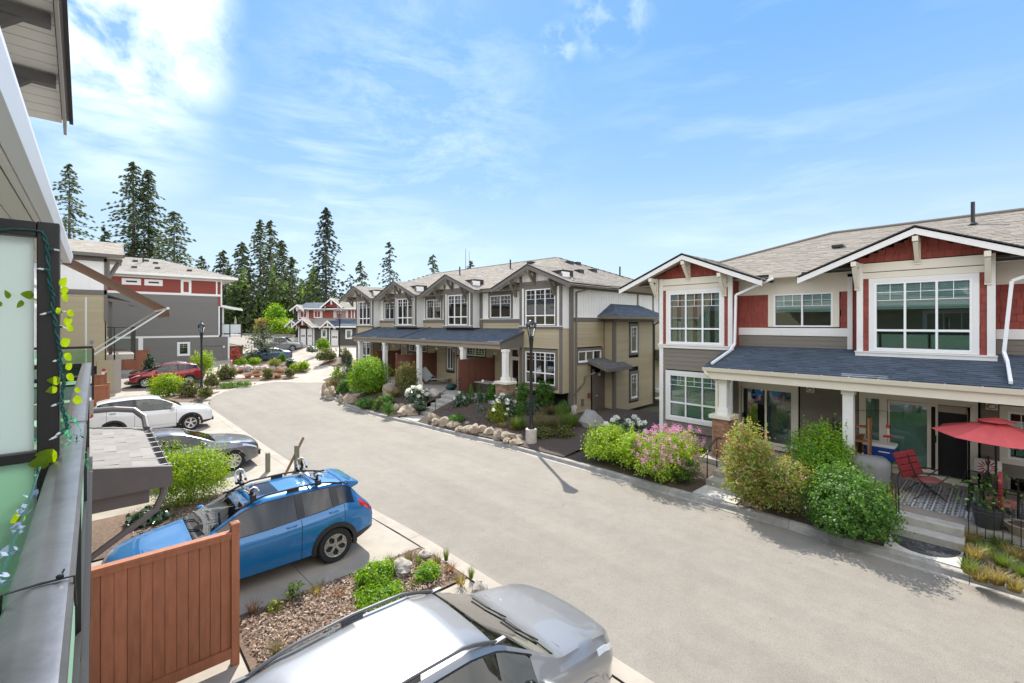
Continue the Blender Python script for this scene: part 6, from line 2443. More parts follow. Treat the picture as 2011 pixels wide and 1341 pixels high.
LEAF = {
 'spring': leafmat('leaf_spring', [(.13, .26, .012), (.24, .38, .02), (.34, .44, .04)], .5),
 'bright': leafmat('leaf_bright', [(.07, .22, .008), (.16, .34, .012), (.30, .40, .02)], .5),
 'mid': leafmat('leaf_mid', [(.035, .11, .012), (.07, .18, .02), (.12, .24, .035)], .42),
 'deep': leafmat('leaf_deep', [(.014, .045, .012), (.03, .085, .02), (.055, .12, .03)], .3, .35, .12),
 'olive': leafmat('leaf_olive', [(.075, .10, .025), (.14, .16, .035), (.20, .20, .06)], .4),
 'nandina': leafmat('leaf_nandina', [(.10, .21, .02), (.20, .32, .03), (.16, .28, .03), (.30, .30, .06), (.36, .14, .06), (.40, .34, .18), (.14, .26, .03)], .48),
 'gold': leafmat('leaf_gold', [(.16, .22, .015), (.30, .34, .02), (.10, .17, .02)], .5),
 'redtwig': leafmat('leaf_red', [(.25, .05, .035), (.34, .09, .05), (.20, .05, .03)], .45),
 'needle': leafmat('needles', [(.048, .082, .048), (.08, .125, .06), (.12, .16, .07), (.19, .21, .09)], .4, .5, .05),
 'needle_blue': leafmat('needles_blue', [(.036, .062, .046), (.06, .092, .062), (.10, .125, .075)], .35, .5, .04),
 'needle_young': leafmat('needles_young', [(.03, .06, .02), (.06, .10, .03), (.09, .13, .05)], .3),
 'grass': leafmat('grass_green', [(.06, .13, .02), (.11, .19, .03), (.20, .22, .05)], .45),
 'straw': leafmat('grass_straw', [(.30, .22, .07), (.40, .32, .10), (.20, .17, .05), (.24, .25, .06)], .45),
 'sedge': leafmat('grass_sedge', [(.10, .10, .03), (.18, .16, .06), (.26, .20, .09), (.08, .11, .03)], .4),
 'rust': leafmat('grass_rust', [(.26, .14, .06), (.32, .18, .08), (.18, .11, .05)], .4),
}
PINK = leafmat('lilac_bloom', [(.50, .17, .36), (.62, .28, .46), (.70, .42, .56)], .4)
WBLOOM = leafmat('white_bloom', [(.74, .74, .66), (.82, .82, .76)], .35)
def shrub(name, label, box, dz, leaf, leafsize=.06, n=4000, group='shrubs in the planting beds', asp=.55, shell=.5, spread=.06, per=9,
   bloom=None, nb=0, seed=1, wz=1.0, shoots=0, depth=.85, cat='shrub', stemr=.012, lumps=5):
 loc, w, h = place(*box[:4], dz, *box[4:])
 t = thing(name, label, cat, (0, 0, 0), 0, group, loc)
 g = np.random.default_rng(seed * 17 + 3)
 r = w / 2
 blobs = [(0, 0, h * .50, r * .80, r * .80 * depth, h * .48), (0, 0, h * .24, r * .82, r * .82 * depth, h * .24)]
 for k in range(lumps):
  a = 2 * math.pi * k / lumps + g.uniform(-.4, .4)
  q = g.uniform(.35, .6)
  s = g.uniform(.42, .62)
  blobs.append((r * q * math.cos(a), r * q * depth * math.sin(a), h * g.uniform(.26, .70), r * s, r * s * depth, h * g.uniform(.24, .36)))
 P, O = clumps(n, blobs, per, spread, g, shell)
 if shoots:
  S = []
  for k in range(shoots):
   a = g.uniform(0, 2 * math.pi)
   q = g.uniform(0, .85) * r
   x, y = q * math.cos(a), q * depth * math.sin(a)
   hh = g.uniform(.12, .32)
   zz = np.linspace(h * .8, h * .95 + hh, 12)
   S.append(np.stack([x + g.normal(0, .012, 12), y + g.normal(0, .012, 12), zz], 1))
  S = np.concatenate(S)
  P = np.concatenate([P, S])
  O = np.concatenate([O, unit(g.normal(size=S.shape))])
 keep = P[:, 2] < h * 1.12
 P, O = P[keep], O[keep]
 Nn = O * .7 + g.normal(size=P.shape) * .6 + np.array([[0, 0, .55]])
 me = leafmesh('foliage', P, Nn, leafsize, asp, seed)
 link(me, 'foliage', LEAF[leaf], t)
 stems(blobs[0], -.03, g, 9, stemr).build('stems', BARK, t)
 if bloom == 'lilac':
  Q, O2 = clumps(nb * 26, [(b[0], b[1], b[2] + h * .06, b[3] * 1.04, b[4] * 1.04, b[5] * 1.05) for b in blobs], 26, .035, g, .9)
  k = O2[:, 2] > -.05
  Q, O2 = Q[k], O2[k]
  Q[:, 2] += np.abs(g.normal(0, .05, len(Q)))
  me = leafmesh('blossom', Q, unit(g.normal(size=Q.shape)), .032, .8, seed + 9)
  o = link(me, 'blossom', PINK, t, kind='stuff')
 elif bloom == 'white':
  C, O2 = clumps(nb, blobs[:1], 1, .02, g, .97)
  k = (O2[:, 2] > -.1)
  C, O2 = C[k] + O2[k] * .05, O2[k]
  for c in C[:nb]:
   Q = c + unit(g.normal(size=(34, 3))) * np.array([[.075, .075, .055]]) * min(1.5, max(.8, w))
   me = leafmesh('flower', Q, unit(Q - c) + g.normal(size=Q.shape) * .3, .065 * min(1.5, max(.8, w)), .9, seed)
   link(me, 'flower', WBLOOM, t)
 return t
def tuftmesh(name, h, r, n, g, lean=.5, wd=.008, seg=3):
 """grass tussock of bent blades"""
 a = g.uniform(0, 2 * math.pi, n)
 q = np.sqrt(g.uniform(0, 1, n)) * r * .35
 bx, by = q * np.cos(a), q * np.sin(a)
 a2 = a + g.normal(0, .5, n)
 L = h * g.uniform(.55, 1.1, n)
 out = g.uniform(.15, 1.0, n) * lean
 V, F = [], []
 wx, wy = -np.sin(a2), np.cos(a2)
 rows = []
 for k in range(seg + 1):
  s = k / seg
  rr_ = q + (r * 1.1) * out * s ** 1.6
  x = bx + np.cos(a2) * r * out * s ** 1.7 * 1.3
  y = by + np.sin(a2) * r * out * s ** 1.7 * 1.3
  z = L * (s - .35 * out * s ** 2.2) - .02
  w_ = wd * (1 - s * .85)
  rows.append((np.stack([x - wx * w_, y - wy * w_, z], 1), np.stack([x + wx * w_, y + wy * w_, z], 1)))
 V = np.concatenate([np.stack([r_[0], r_[1]], 1) for r_ in rows], 1)      # n, 2*(seg+1), 3
 k2 = 2 * (seg + 1)
 base = (np.arange(n) * k2)[:, None]
 F = np.concatenate([np.stack([base + 2 * i, base + 2 * i + 1, base + 2 * i + 3, base + 2 * i + 2], 2) for i in range(seg)], 1).reshape(-1, 4)
 return npmesh(name, V.reshape(-1, 3), F)
TUFTS = {}
def tuft(label, px, py, dz, h, r, leaf='sedge', group='ornamental grass tussocks', n=170, seed=0, name='grass_tussock', wd=.008):
 key = (leaf, seed % 3, n, round(h / r, 1), wd)
 if key not in TUFTS:
  me = tuftmesh('grass_blades', 1.0, r / h, n, np.random.default_rng(len(TUFTS) * 7 + 1), .75, wd / h)
  me.materials.append(LEAF[leaf])
  TUFTS[key] = me
 x, y, z = G(px, py, dz)
 o = bpy.data.objects.new(name, TUFTS[key])
 COL.objects.link(o)
 o.location = (x, y, z)
 o.rotation_euler = (0, 0, (px * 1.7 + py) % 6.28)
 o.scale = (h, h, h)
 return tag(o, label, 'grass', group)
def boulder(label, px, py, wpx, hpx, dz=.15, m=None, seed=0, group='boulders edging the planting banks', depth=.8, name='boulder'):
 x, y, z = G(px, py + hpx / 2, dz)
 D = x * FX + y * FY
 w, h = wpx / FPX * D, hpx / FPX * D
 D2 = D + w * depth * .4
 a, b = ray(px)
 x, y = a * D2, b * D2
 z = ramp(y) + dz
 mb = MB().rock((0, 0, h * .42), w * .60, w * .60 * depth, h * .74, seed * 13 + 5, 12, 8, .5)
 me_o = mb.build(name, m or STONE, None, 50, base=(0, 0, 0), bevel=w * .07)
 me_o.location = (x, y, z)
 me_o.rotation_euler = (0, 0, YAW * -1 + (seed * .7) % .6 - .3)
 return tag(me_o, label, 'boulder', group)
def chips(par, pts, zf, n, cols, size, seed):
 g = np.random.default_rng(seed)
 P_ = np.array(pts)
 lo_, hi_ = P_.min(0), P_.max(0)
 Q = []
 while len(Q) < n:
  x_, y_ = g.uniform(lo_[0], hi_[0]), g.uniform(lo_[1], hi_[1])
  Q.append((x_, y_, ramp(y_) + zf(x_, y_) + .012))
 Q = np.array(Q)
 me = leafmesh('bark_chips', Q, g.normal(size=Q.shape) * .45 + np.array([[0, 0, 1.]]), size, .45, seed)
 o = link(me, 'bark_chips', leafmat('chips_%d' % seed, cols, .0), None)
 tag(o, None, None, None, 'stuff')
BCH = [(.30, .20, .135), (.40, .29, .20), (.16, .10, .07), (.24, .16, .11), (.46, .36, .27)]
chips(None, [(1.7, 7.1), (5.15, 8.5)], lambda x_, y_: .085, 3800, BCH, .06, 301)
chips(None, [(.6, 12.7), (4.8, 15.1)], lambda x_, y_: .12, 2600, BCH, .06, 302)
chips(None, [(12.6, 13.0), (14.9, 19.0)], lambda x_, y_: zmid(x_, y_) + .02, 2600, [(.10, .075, .06), (.15, .115, .09), (.06, .045, .036), (.22, .18, .15)], .06, 303)
# ---- boulder rows
right_row = [(848, 822, 14, 20), (857, 829, 15, 15), (874, 831, 24, 18), (892, 836, 24, 15), (903, 844, 16, 11), (917, 834, 15, 9), (919, 845, 22, 14),
    (932, 845, 18, 19), (948, 846, 17, 16), (962, 850, 21, 15), (978, 856, 20, 20), (992, 857, 22, 11), (1007, 858, 17, 11), (1020, 862, 17, 11),
    (995, 867, 16, 9), (1014, 870, 24, 11)]
for i, (px, py, w, h) in enumerate(right_row):
 boulder('%s tan boulder from the porch steps in the kerbside row towards the lamp post' % ORD[i].capitalize(), px, py, w, h, .12 if i not in (5, 11, 12) else .22, STONE, i + 1)
left_row = [(669, 782, 10, 15), (680, 784, 13, 16), (692, 786, 15, 13), (734, 798, 9, 9), (748, 800, 7, 13), (757, 794, 8, 10), (779, 803, 15, 16), (803, 808, 36, 20)]
for i, (px, py, w, h) in enumerate(left_row):
 boulder('%s boulder from the far end in the kerbside row left of the porch steps' % ORD[i].capitalize(), px, py, w, h, .13, STONE, i + 31)
boulder('upright brown boulder standing at the far corner of the bank by the kerb', 636, 765, 9, 24, .13, STONE, 51)
boulder('large rounded brown boulder beside the upright one at the far corner of the bank', 647, 771, 20, 20, .13, STONE, 52)
boulder('big domed brown boulder between the clipped bright bush and the brownish bush', 766, 766, 30, 20, .75, STONE, 53)
boulder('pale flat boulder at the top of the porch steps beside the handrail', 852, 773, 20, 14, .85, STONE2, 54)
boulder('small white stone lying on the long boulder left of the steps', 803, 797, 9, 6, .36, mat('white_stone', (.75, .74, .7), .8), 55)
boulder('small dark brown boulder above the long boulder left of the porch steps', 788, 797, 13, 10, .35, STONE, 56)
boulder('large grey domed boulder below the end wall of the beige house', 1160, 827, 40, 30, .3, mat('granite_grey', (.27, .26, .25), .85, noise=.2, nscale=14, bump=.5), 57)
boulder('pale boulder leaning at the dark corner board of the beige house', 1127, 804, 14, 17, .45, STONE2, 58)
boulder('smooth round pale boulder among the low green plants between the blue and silver cars', 788, 1121, 36, 26, .06, STONE2, 59, depth=.9)
boulder('small pale boulder at the tip of the mulch bed by the kerb band', 836, 1092, 25, 13, .06, STONE2, 60)
boulder('pale boulder at the kerb band just above the silver bonnet', 940, 1160, 30, 20, .05, STONE2, 61)
boulder('small grey stone on the mulch beside the drive of the blue car', 640, 1142, 16, 8, .05, STONE2, 62)
for i, (px, py, w, h) in enumerate([(461, 724, 14, 11), (476, 725, 12, 10), (489, 724, 14, 12), (505, 724, 14, 10), (522, 722, 14, 9), (535, 724, 12, 9), (547, 724, 10, 8)]):
 boulder('%s grey boulder from the left in the low wall of the island bed' % ORD[i].capitalize(), px, py, w, h, .1, STONE2, 70 + i)
boulder('small boulder at the foot of the hedge by the far lamp post', 657, 709, 12, 8, .1, STONE2, 80)
# ---- shrubs on the right
shrub('shrub', 'yellow-green bush with upright leafy shoots left of the lilac blossom', (1128, 1268, 838, 914), .25, 'spring', .075, 9000, seed=1, shoots=26, spread=.07)
shrub('lilac_bush', 'lilac hedge covered in pink blossom beside the black handrail', (1226, 1392, 846, 952), .25, 'spring', .07, 8500, bloom='lilac', nb=360, seed=2, spread=.07)
shrub('shrub', 'green filler shrub between the lilac hedge and the yellow-green bush', (1205, 1290, 850, 930), .25, 'spring', .07, 4200, seed=91, spread=.07)
shrub('shrub', 'low green shrub at the kerb in front of the lilac hedge', (1300, 1375, 890, 952), .2, 'mid', .06, 2600, seed=92)
shrub('rhododendron', 'white flowering rhododendron behind the yellow-green bush at the house corner', (1176, 1282, 822, 862), .3, 'deep', .11, 2600, bloom='white', nb=22, seed=3, asp=.35)
shrub('shrub', 'tall reddish-tipped nandina bush between the two front steps', (1406, 1528, 828, 1002), .25, 'nandina', .07, 9500, seed=4, spread=.07, shoots=8, depth=.9)
shrub('shrub', 'lower reddish-green bush at the foot of the tall nandina', (1462, 1600, 892, 1022), .22, 'nandina', .065, 5500, seed=5, spread=.06)
shrub('shrub', 'tall bright green bush in front of the porch post and grey cover', (1535, 1692, 832, 990), .3, 'bright', .075, 9500, seed=6, spread=.075, shoots=16)
shrub('shrub', 'broad dense green bush beside the doormat steps', (1575, 1768, 920, 1080), .2, 'mid', .07, 14000, seed=7, spread=.06, lumps=7)
shrub('climbing_plant', 'dark green climber hanging beside the white porch post', (1622, 1668, 828, 905), .9, 'deep', .08, 1500, seed=8)
# ---- beige row bank
shrub('shrub', 'big clipped bright green bush hiding the far porch', (682, 773, 700, 777), .62, 'bright', .10, 15000, seed=9, spread=.09, lumps=8, depth=1.0)
shrub('shrub', 'slim dark green column shrub left of the big clipped bush', (677, 693, 690, 762), .3, 'deep', .09, 2200, seed=10)
shrub('shrub', 'loose yellow-green bush with brown twigs before the second porch post', (777, 826, 716, 778), .85, 'olive', .09, 3600, seed=11, spread=.09, shoots=16)
shrub('rhododendron', 'white flowering rhododendron left of the porch steps', (795, 843, 757, 802), .45, 'deep', .12, 3200, bloom='white', nb=38, seed=12, asp=.35)
shrub('shrub', 'low green mounding plant above the kerb left of the long boulder', (699, 742, 780, 803), .2, 'mid', .07, 3200, seed=13)
shrub('shrub', 'small green plant tucked between kerb boulders, nearer the steps', (750, 776, 789, 818), .15, 'mid', .06, 1500, seed=14)
shrub('shrub', 'small green plant between kerb boulders, farther from the steps', (733, 749, 790, 806), .18, 'mid', .06, 900, seed=15)
shrub('shrub', 'dark green shrub right beside the porch steps', (888, 930, 770, 806), .6, 'deep', .08, 3200, seed=16, bloom='white', nb=4)
shrub('shrub', 'dark green shrub between two small pointed conifers', (926, 966, 772, 806), .6, 'deep', .08, 3200, seed=17, bloom='white', nb=3)
shrub('shrub', 'feathery green shrub in front of the stone pillar', (950, 992, 758, 800), .7, 'mid', .09, 2600, seed=18, shoots=14)
shrub('rhododendron', 'rhododendron with white flowers behind the yellow sunlit one', (962, 1016, 775, 822), .55, 'deep', .11, 3400, bloom='white', nb=16, seed=19, asp=.35)
shrub('shrub', 'golden-yellow sunlit shrub with white flowers near the lamp post', (956, 1000, 790, 832), .4, 'gold', .09, 2600, bloom='white', nb=8, seed=20)
shrub('shrub', 'leafy lily clump below the corner window of the beige house', (1010, 1042, 756, 802), .75, 'mid', .13, 1500, seed=21, asp=.3, shoots=16)
shrub('shrub', 'tall lily clump right of the lamp post below the corner window', (1046, 1098, 752, 800), .8, 'mid', .13, 2200, seed=22, asp=.28, shoots=26)
for i, (a, b, c, d) in enumerate(((917, 933, 753, 792), (936, 948, 756, 790))):
 loc, w, h = place(a, b, c, d, .75)
 t = thing('conifer_shrub', ('left' if i == 0 else 'right') + ' one of two small pointed conifers in front of the brown patio fence', 'shrub', (0, 0, 0), 0, 'small pointed conifers', loc)
 g = np.random.default_rng(40 + i)
 n_ = 1800
 z = g.uniform(0, 1, n_) ** .8
 rr_ = (1 - z) * w * .5 + .03
 a_ = g.uniform(0, 6.28, n_)
 P = np.stack([rr_ * np.cos(a_), rr_ * np.sin(a_), z * h], 1)
 link(leafmesh('foliage', P, np.stack([np.cos(a_), np.sin(a_), a_ * 0 + .4], 1) + g.normal(size=P.shape) * .4, .07, .5, i), 'foliage', LEAF['mid'], t)
 MB().tube([(0, 0, -.05), (0, 0, h * .8)], [.02, .006], 5).build('stem', BARK, t)
extra = [('low dark green shrub below the wicker table', (900, 936, 788, 812), .45, 'mid'), ('low green shrub in the middle of the brown bank', (930, 962, 800, 824), .35, 'deep'),
   ('spreading green shrub left of the lamp post', (1000, 1034, 790, 822), .5, 'mid'), ('dark shrub below the big corner window', (1030, 1062, 785, 815), .55, 'deep'),
   ('green shrub before the dark corner board', (1090, 1124, 788, 822), .45, 'mid'), ('heath-like low shrub by the near lamp base', (1046, 1090, 838, 866), .2, 'olive'),
   ('low bronze shrub right of the near lamp base', (1088, 1130, 836, 866), .2, 'olive'), ('green ground cover above the right boulder row', (880, 915, 815, 834), .3, 'mid'),
   ('small shrub behind the long boulder', (812, 836, 788, 806), .45, 'deep'), ('green clump below the big domed boulder', (742, 775, 776, 796), .45, 'mid'),
   ('leafy plant left of the big clipped bush', (660, 690, 745, 775), .35, 'mid')]
for i, (lab, box, dz, lf) in enumerate(extra):
 shrub('shrub', lab, box, dz, lf, .075, 1900, seed=110 + i)
# ---- left beds
shrub('shrub', 'bright lime spirea bush spilling between the grey canopy and the dark saloon', (296, 455, 886, 1003), .1, 'spring', .058, 15000, seed=23, spread=.07, shoots=34, lumps=9)
shrub('shrub', 'small spirea clump close under the gutter of the grey canopy', (296, 352, 872, 950), .1, 'spring', .058, 4200, seed=24, spread=.07, shoots=10)
shrub('hosta', 'dark green broad-leaved clump under the downspout near the blue bonnet', (250, 322, 1004, 1045), .05, 'deep', .15, 700, seed=25, asp=.5)
shrub('shrub', 'glossy green mound beside the smooth round boulder', (696, 782, 1106, 1160), .05, 'bright', .05, 4200, seed=26, spread=.035, per=11, asp=.6)
shrub('shrub', 'smaller glossy green mound right of the smooth round boulder', (813, 868, 1112, 1147), .05, 'bright', .045, 2400, seed=27, spread=.03, per=11, asp=.6)
shrub('shrub', 'long low green mound half hidden by the silver roof', (688, 800, 1158, 1202), .05, 'bright', .05, 3800, seed=28, spread=.035, per=11, asp=.6)
shrub('seedling', 'small pale green seedling by the drive of the blue car', (560, 592, 1146, 1180), .05, 'spring', .06, 140, seed=29)
shrub('seedling', 'small yellow-green spurge plant on the bare mulch', (530, 555, 1178, 1208), .05, 'gold', .05, 160, seed=30)
dry = [(497, 1205, .26, .2, 'rust'), (620, 1168, .22, .17, 'straw'), (665, 1172, .18, .17, 'rust'), (543, 1282, .22, .16, 'sedge'), (735, 1122, .2, .15, 'sedge'),
  (768, 1112, .28, .16, 'grass'), (803, 1105, .3, .17, 'sedge'), (822, 1108, .24, .12, 'grass'), (832, 1120, .16, .16, 'rust'), (858, 1108, .28, .18, 'sedge'), (885, 1123, .2, .18, 'rust'),
  (905, 1148, .24, .2, 'straw'), (815, 1152, .14, .13, 'grass'), (876, 1100, .3, .1, 'grass'), (925, 1135, .28, .1, 'grass')]
for i, (px, py, h, r, lf) in enumerate(dry):
 tuft('%s grass tuft from the left in the mulch bed between blue and silver cars' % ORD[i].capitalize(), px, py, .05, h, r, lf, 'grass tufts in the mulch bed', 90, i, wd=.005)
for i, (px, py, lf) in enumerate(((484, 880, 'rust'), (493, 890, 'grass'))):
 tuft(('brown' if i == 0 else 'green') + ' grass tuft in the little bed by the nose of the dark saloon', px, py, .05, .28, .3, lf, 'grass tufts by the dark saloon', 200, i)
# bed by the left lamp post
shrub('shrub', 'yellow-green bush in front of the red crossover', (292, 364, 738, 781), .1, 'spring', .12, 5200, seed=31, shoots=24, spread=.1)
shrub('shrub', 'olive green bush just left of the lamp post base', (350, 392, 749, 782), .1, 'olive', .11, 2600, seed=32, shoots=14)
shrub('shrub', 'small olive bush just right of the lamp post base', (392, 416, 757, 784), .1, 'olive', .10, 1500, seed=33)
shrub('young_tree', 'young pale green tree behind the lamp post and red crossover', (377, 420, 690, 742), .3, 'spring', .13, 2600, seed=34, shoots=12, cat='tree', spread=.12)
shrub('shrub', 'rounded olive bush right of the red crossover, smaller one', (401, 430, 735, 762), .1, 'olive', .12, 2200, seed=35, shoots=12)
shrub('shrub', 'rounded green bush right of the red crossover, larger one', (425, 466, 718, 746), .1, 'olive', .13, 3400, seed=36, shoots=18)
shrub('ground_cover', 'low strip of green cover plants on the triangular bed', (428, 498, 749, 763), .05, 'mid', .1, 1800, seed=37, cat='plant')
shrub('shrub', 'round olive bush alone in the brown strip before the boulder wall', (515, 537, 724, 744), .1, 'olive', .12, 1500, seed=38)
shrub('shrub', 'round olive bush at the lane end of the brown strip', (558, 579, 724, 742), .1, 'olive', .12, 1400, seed=39)
shrub('shrub', 'leafy pale green shrub at the point of the island bed', (584, 608, 710, 729), .15, 'spring', .13, 1700, seed=40, shoots=4)
shrub('shrub', 'low yellow-green shrub left of the shrub at the island point', (567, 588, 714, 730), .15, 'spring', .12, 1200, seed=41)
shrub('shrub', 'dark green shrub near the island point behind the low yellow-green one', (560, 580, 704, 724), .2, 'deep', .13, 1500, seed=42)
shrub('red_shrub', 'red-leaved shrub at the corner of the grey house', (449, 474, 686, 722), .3, 'redtwig', .12, 900, seed=43, shoots=10)
shrub('shrub', 'lime green cushion shrub at the left of the island bed', (460, 484, 702, 718), .5, 'bright', .12, 1500, seed=44)
shrub('shrub', 'lime green cushion shrub under the small pine', (486, 512, 702, 718), .5, 'bright', .12, 1500, seed=45)
shrub('shrub', 'orange and yellow shrub right of the small pine', (526, 552, 703, 722), .4, 'nandina', .12, 1400, seed=46)
shrub('shrub', 'upright green fern-like shrub at the back of the island bed', (546, 562, 692, 714), .4, 'mid', .13, 1100, seed=47)
shrub('shrub', 'grey-green shrub row behind the lime cushions', (470, 512, 694, 706), .5, 'olive', .13, 1500, seed=48)
for i, (px, py) in enumerate(((470, 731), (503, 733), (522, 729), (541, 731), (551, 732), (448, 740), (487, 741), (505, 740), (545, 741))):
 tuft('%s rust-brown tuft from the left below the island boulders' % ORD[i].capitalize(), px, py, .1, .4, .6, 'rust', 'rust tufts below the island', 160, i, wd=.02)
# hedge bed and bush by the far lamp
shrub('shrub', 'bright green ball bush before the garage doors', (621, 649, 664, 690, 52), .2, 'bright', .14, 2800, seed=49)
shrub('hedge', 'low dark hedge with brown tips around the far lamp post', (618, 664, 686, 708, 46.5), .1, 'olive', .14, 3600, seed=50, shoots=26, cat='hedge')
shrub('hedge', 'brown-tipped hedge right of the far lamp post', (664, 694, 686, 712, 45.5), .1, 'olive', .14, 2600, seed=51, shoots=20, cat='hedge')
shrub('shrub', 'low dark shrub left of the bright ball bush', (600, 626, 680, 692, 51), .1, 'deep', .14, 1200, seed=52)
shrub('shrub', 'yellow-leaved plants above the corner boulders at the far end of the bank', (640, 676, 742, 768), .3, 'straw', .09, 1800, seed=53)
shrub('shrub', 'tall grassy green plants at the far end of the bank', (648, 682, 722, 758), .35, 'spring', .10, 1800, seed=54, shoots=20)
shrub('dark_conifer', 'small dark conifer beside the brown fence of the grey house', (282, 302, 690, 745), .2, 'deep', .14, 1600, seed=55)
shrub('bright_tree', 'lime green young tree in front of the forest', (523, 562, 596, 650, 84), .2, 'bright', .38, 2800, seed=56, spread=.35, cat='tree')
shrub('bright_tree', 'wide lime green bush behind the pickup truck', (520, 578, 626, 655, 82), .2, 'spring', .36, 2600, seed=57, spread=.3, cat='tree')
shrub('flowering_shrub', 'whitish flowering shrub behind the small pine', (500, 528, 625, 657, 80), .2, 'straw', .3, 1400, seed=58, spread=.2)
# tussocks on the beige bank
bank = [(748, 793, .30, .4, 'sedge', .5), (757, 788, .3, .4, 'sedge', .55), (775, 777, .36, .5, 'straw', .75), (744, 782, .28, .35, 'sedge', .5), (872, 806, .3, .3, 'sedge', .4),
  (886, 809, .25, .3, 'straw', .35), (897, 807, .28, .3, 'sedge', .4), (910, 805, .25, .3, 'straw', .5), (940, 812, .3, .3, 'sedge', .5), (948, 820, .25, .25, 'sedge', .35),
  (987, 842, .3, .3, 'straw', .25), (1007, 848, .28, .25, 'straw', .2), (1030, 815, .3, .35, 'sedge', .45), (1064, 815, .35, .4, 'sedge', .5), (1082, 812, .4, .4, 'sedge', .5)]
for i, (px, py, h, r, lf, dz) in enumerate(bank):
 tuft('%s tan grass cushion from the left on the brown bank of the beige row' % ORD[i].capitalize(), px, py, dz, h * 1.2, r, lf, 'grass cushions on the bank', 260, i)
tall = [(1018, 845, .75, .5, 'grass', .25), (1050, 852, .8, .5, 'sedge', .25), (1072, 850, .85, .5, 'sedge', .25), (1094, 848, .8, .5, 'sedge', .3), (1112, 845, .85, .55, 'grass', .3),
  (1102, 826, .8, .5, 'grass', .4), (1126, 838, .7, .4, 'grass', .3), (1060, 836, .7, .45, 'sedge', .35)]
for i, (px, py, h, r, lf, dz) in enumerate(tall):
 tuft('%s tall fountain grass from the left around the near lamp post' % ORD[i].capitalize(), px, py, dz, h, r, lf, 'tall grasses by the lamp post', 420, i, wd=.009)
right_g = [(1908, 1066, .42, .36, 'straw'), (1912, 1096, .4, .36, 'straw'), (1905, 1126, .42, .34, 'grass'), (1936, 1088, .38, .3, 'grass'), (1925, 1140, .34, .34, 'straw'), (1957, 1146, .42, .36, 'straw'), (1966, 1078, .45, .36, 'grass'),
   (1968, 1112, .4, .32, 'grass'), (1992, 1098, .42, .36, 'straw'), (2002, 1064, .45, .36, 'grass'), (1992, 1160, .36, .34, 'straw'), (2006, 1132, .4, .34, 'grass'), (1940, 1058, .4, .3, 'grass')]
for i, (px, py, h, r, lf) in enumerate(right_g):
 tuft('%s yellow-green grass clump from the left in the bed right of the doormat' % ORD[i].capitalize(), px, py, .2, h * .72, r * .78, lf, 'grass clumps right of the doormat', 300, i, wd=.0055)
# ---------------------------------------------------------------- conifers
def conifer(label, px, ytop, D, crown, h0=.12, dens=1.0, leaf='needle', seed=1, lean=0.0, sparse=.0, group='conifers behind the houses', zb=None, two=False, name='conifer', droop=.35):
 a, b = ray(px)
 x, y = a * D, b * D
 z0 = ramp(min(y, 400)) if zb is None else zb
 H = CAM_H - (ytop - 636) / FPX * D - z0
 t = thing(name, label, 'tree', (0, 0, 0), 0, group, (x, y, z0))
 g = np.random.default_rng(seed * 31 + 7)
 Rm = crown / 2 / FPX * D * 1.45
 tr = MB().tube([(0, 0, -.5), (lean * H * .3, 0, H * .35), (lean * H * .7, 0, H * .7), (lean * H, 0, H * .985)], [H * .0125, H * .009, H * .005, .02], 8)
 tr.build('trunk', BARKG, t)
 wvf = 1.15 + .2 * (seed % 5)
 nb = int((H * (1 - h0)) * 9 * dens)
 Ps, Ds, Ss = [], [], []
 br = MB()
 for k in range(nb):
  f = (k + g.uniform(0, 1)) / nb
  z = H * (h0 + (1 - h0) * f)
  prof = (1 - f) ** .62 * (.6 + .4 * min(1, f / .18))
  L = Rm * prof * g.uniform(.5, 1.2) * (1 + .28 * math.sin(z * wvf + seed) * (1 - f)) + .25
  if g.uniform() < sparse:
   continue
  az = g.uniform(0, 2 * math.pi)
  dv = np.array([math.cos(az), math.sin(az), 0])
  rise = g.uniform(-.05, .25) * (.4 + f)
  m = max(3, int(L / ((.40 + .0052 * D) * min(1.0, (H + 6) / 26))))
  base = np.array([lean * z, 0, z])
  for i in range(m):
   s = (i + .6) / m
   p = base + dv * L * s + np.array([0, 0, L * (rise * s - droop * s * s)])
   for q in range(7 if s > .3 else 4):
    sd = np.array([-dv[1], dv[0], 0]) * g.normal(0, .30 * L * .35 * (1.15 - s))
    Ps.append(p + sd + np.array([0, 0, g.normal(0, .08)]))
    ang = g.normal(0, .55)
    dd = dv * math.cos(ang) + np.array([-dv[1], dv[0], 0]) * math.sin(ang) + np.array([0, 0, g.uniform(-.55, .12)])
    Ds.append(dd)
    Ss.append(g.uniform(.75, 1.35))
  if k % 3 == 0:
   br.tube([tuple(base), tuple(base + dv * L * .5 + np.array([0, 0, L * (rise * .5 - droop * .25)])), tuple(base + dv * L * .95 + np.array([0, 0, L * (rise * .95 - droop * .9)]))], [.05 + L * .006, .035, .012], 3, False)
 P, Dv, S = np.array(Ps), unit(np.array(Ds)), np.array(Ss)[:, None]
 ln = (.24 + .0040 * D) * S * min(1.0, (H + 6) / 26)
 up = unit(np.cross(Dv, g.normal(size=Dv.shape) * .6 + np.array([[0, 0, 1.]])))
 wd = ln * .19
 dn = np.array([[0, 0, -1.]])
 V = np.stack([P - Dv * ln * .5, P + up * wd + dn * ln * .05, P + Dv * ln * .55 + dn * ln * .16, P - up * wd + dn * ln * .05], 1).reshape(-1, 3)
 me = npmesh('crown', V, np.arange(len(V)).reshape(-1, 4))
 link(me, 'crown', LEAF[leaf], t)
 if br.v:
  br.build('branches', BARK, t)
 return t
conifer('tall conifer at the far left behind the white eave', 136, 322, 82, 92, .1, 1.1, seed=1, sparse=.15)
conifer('small conifer tip between the two big left conifers', 205, 446, 84, 40, .1, .8, seed=2)
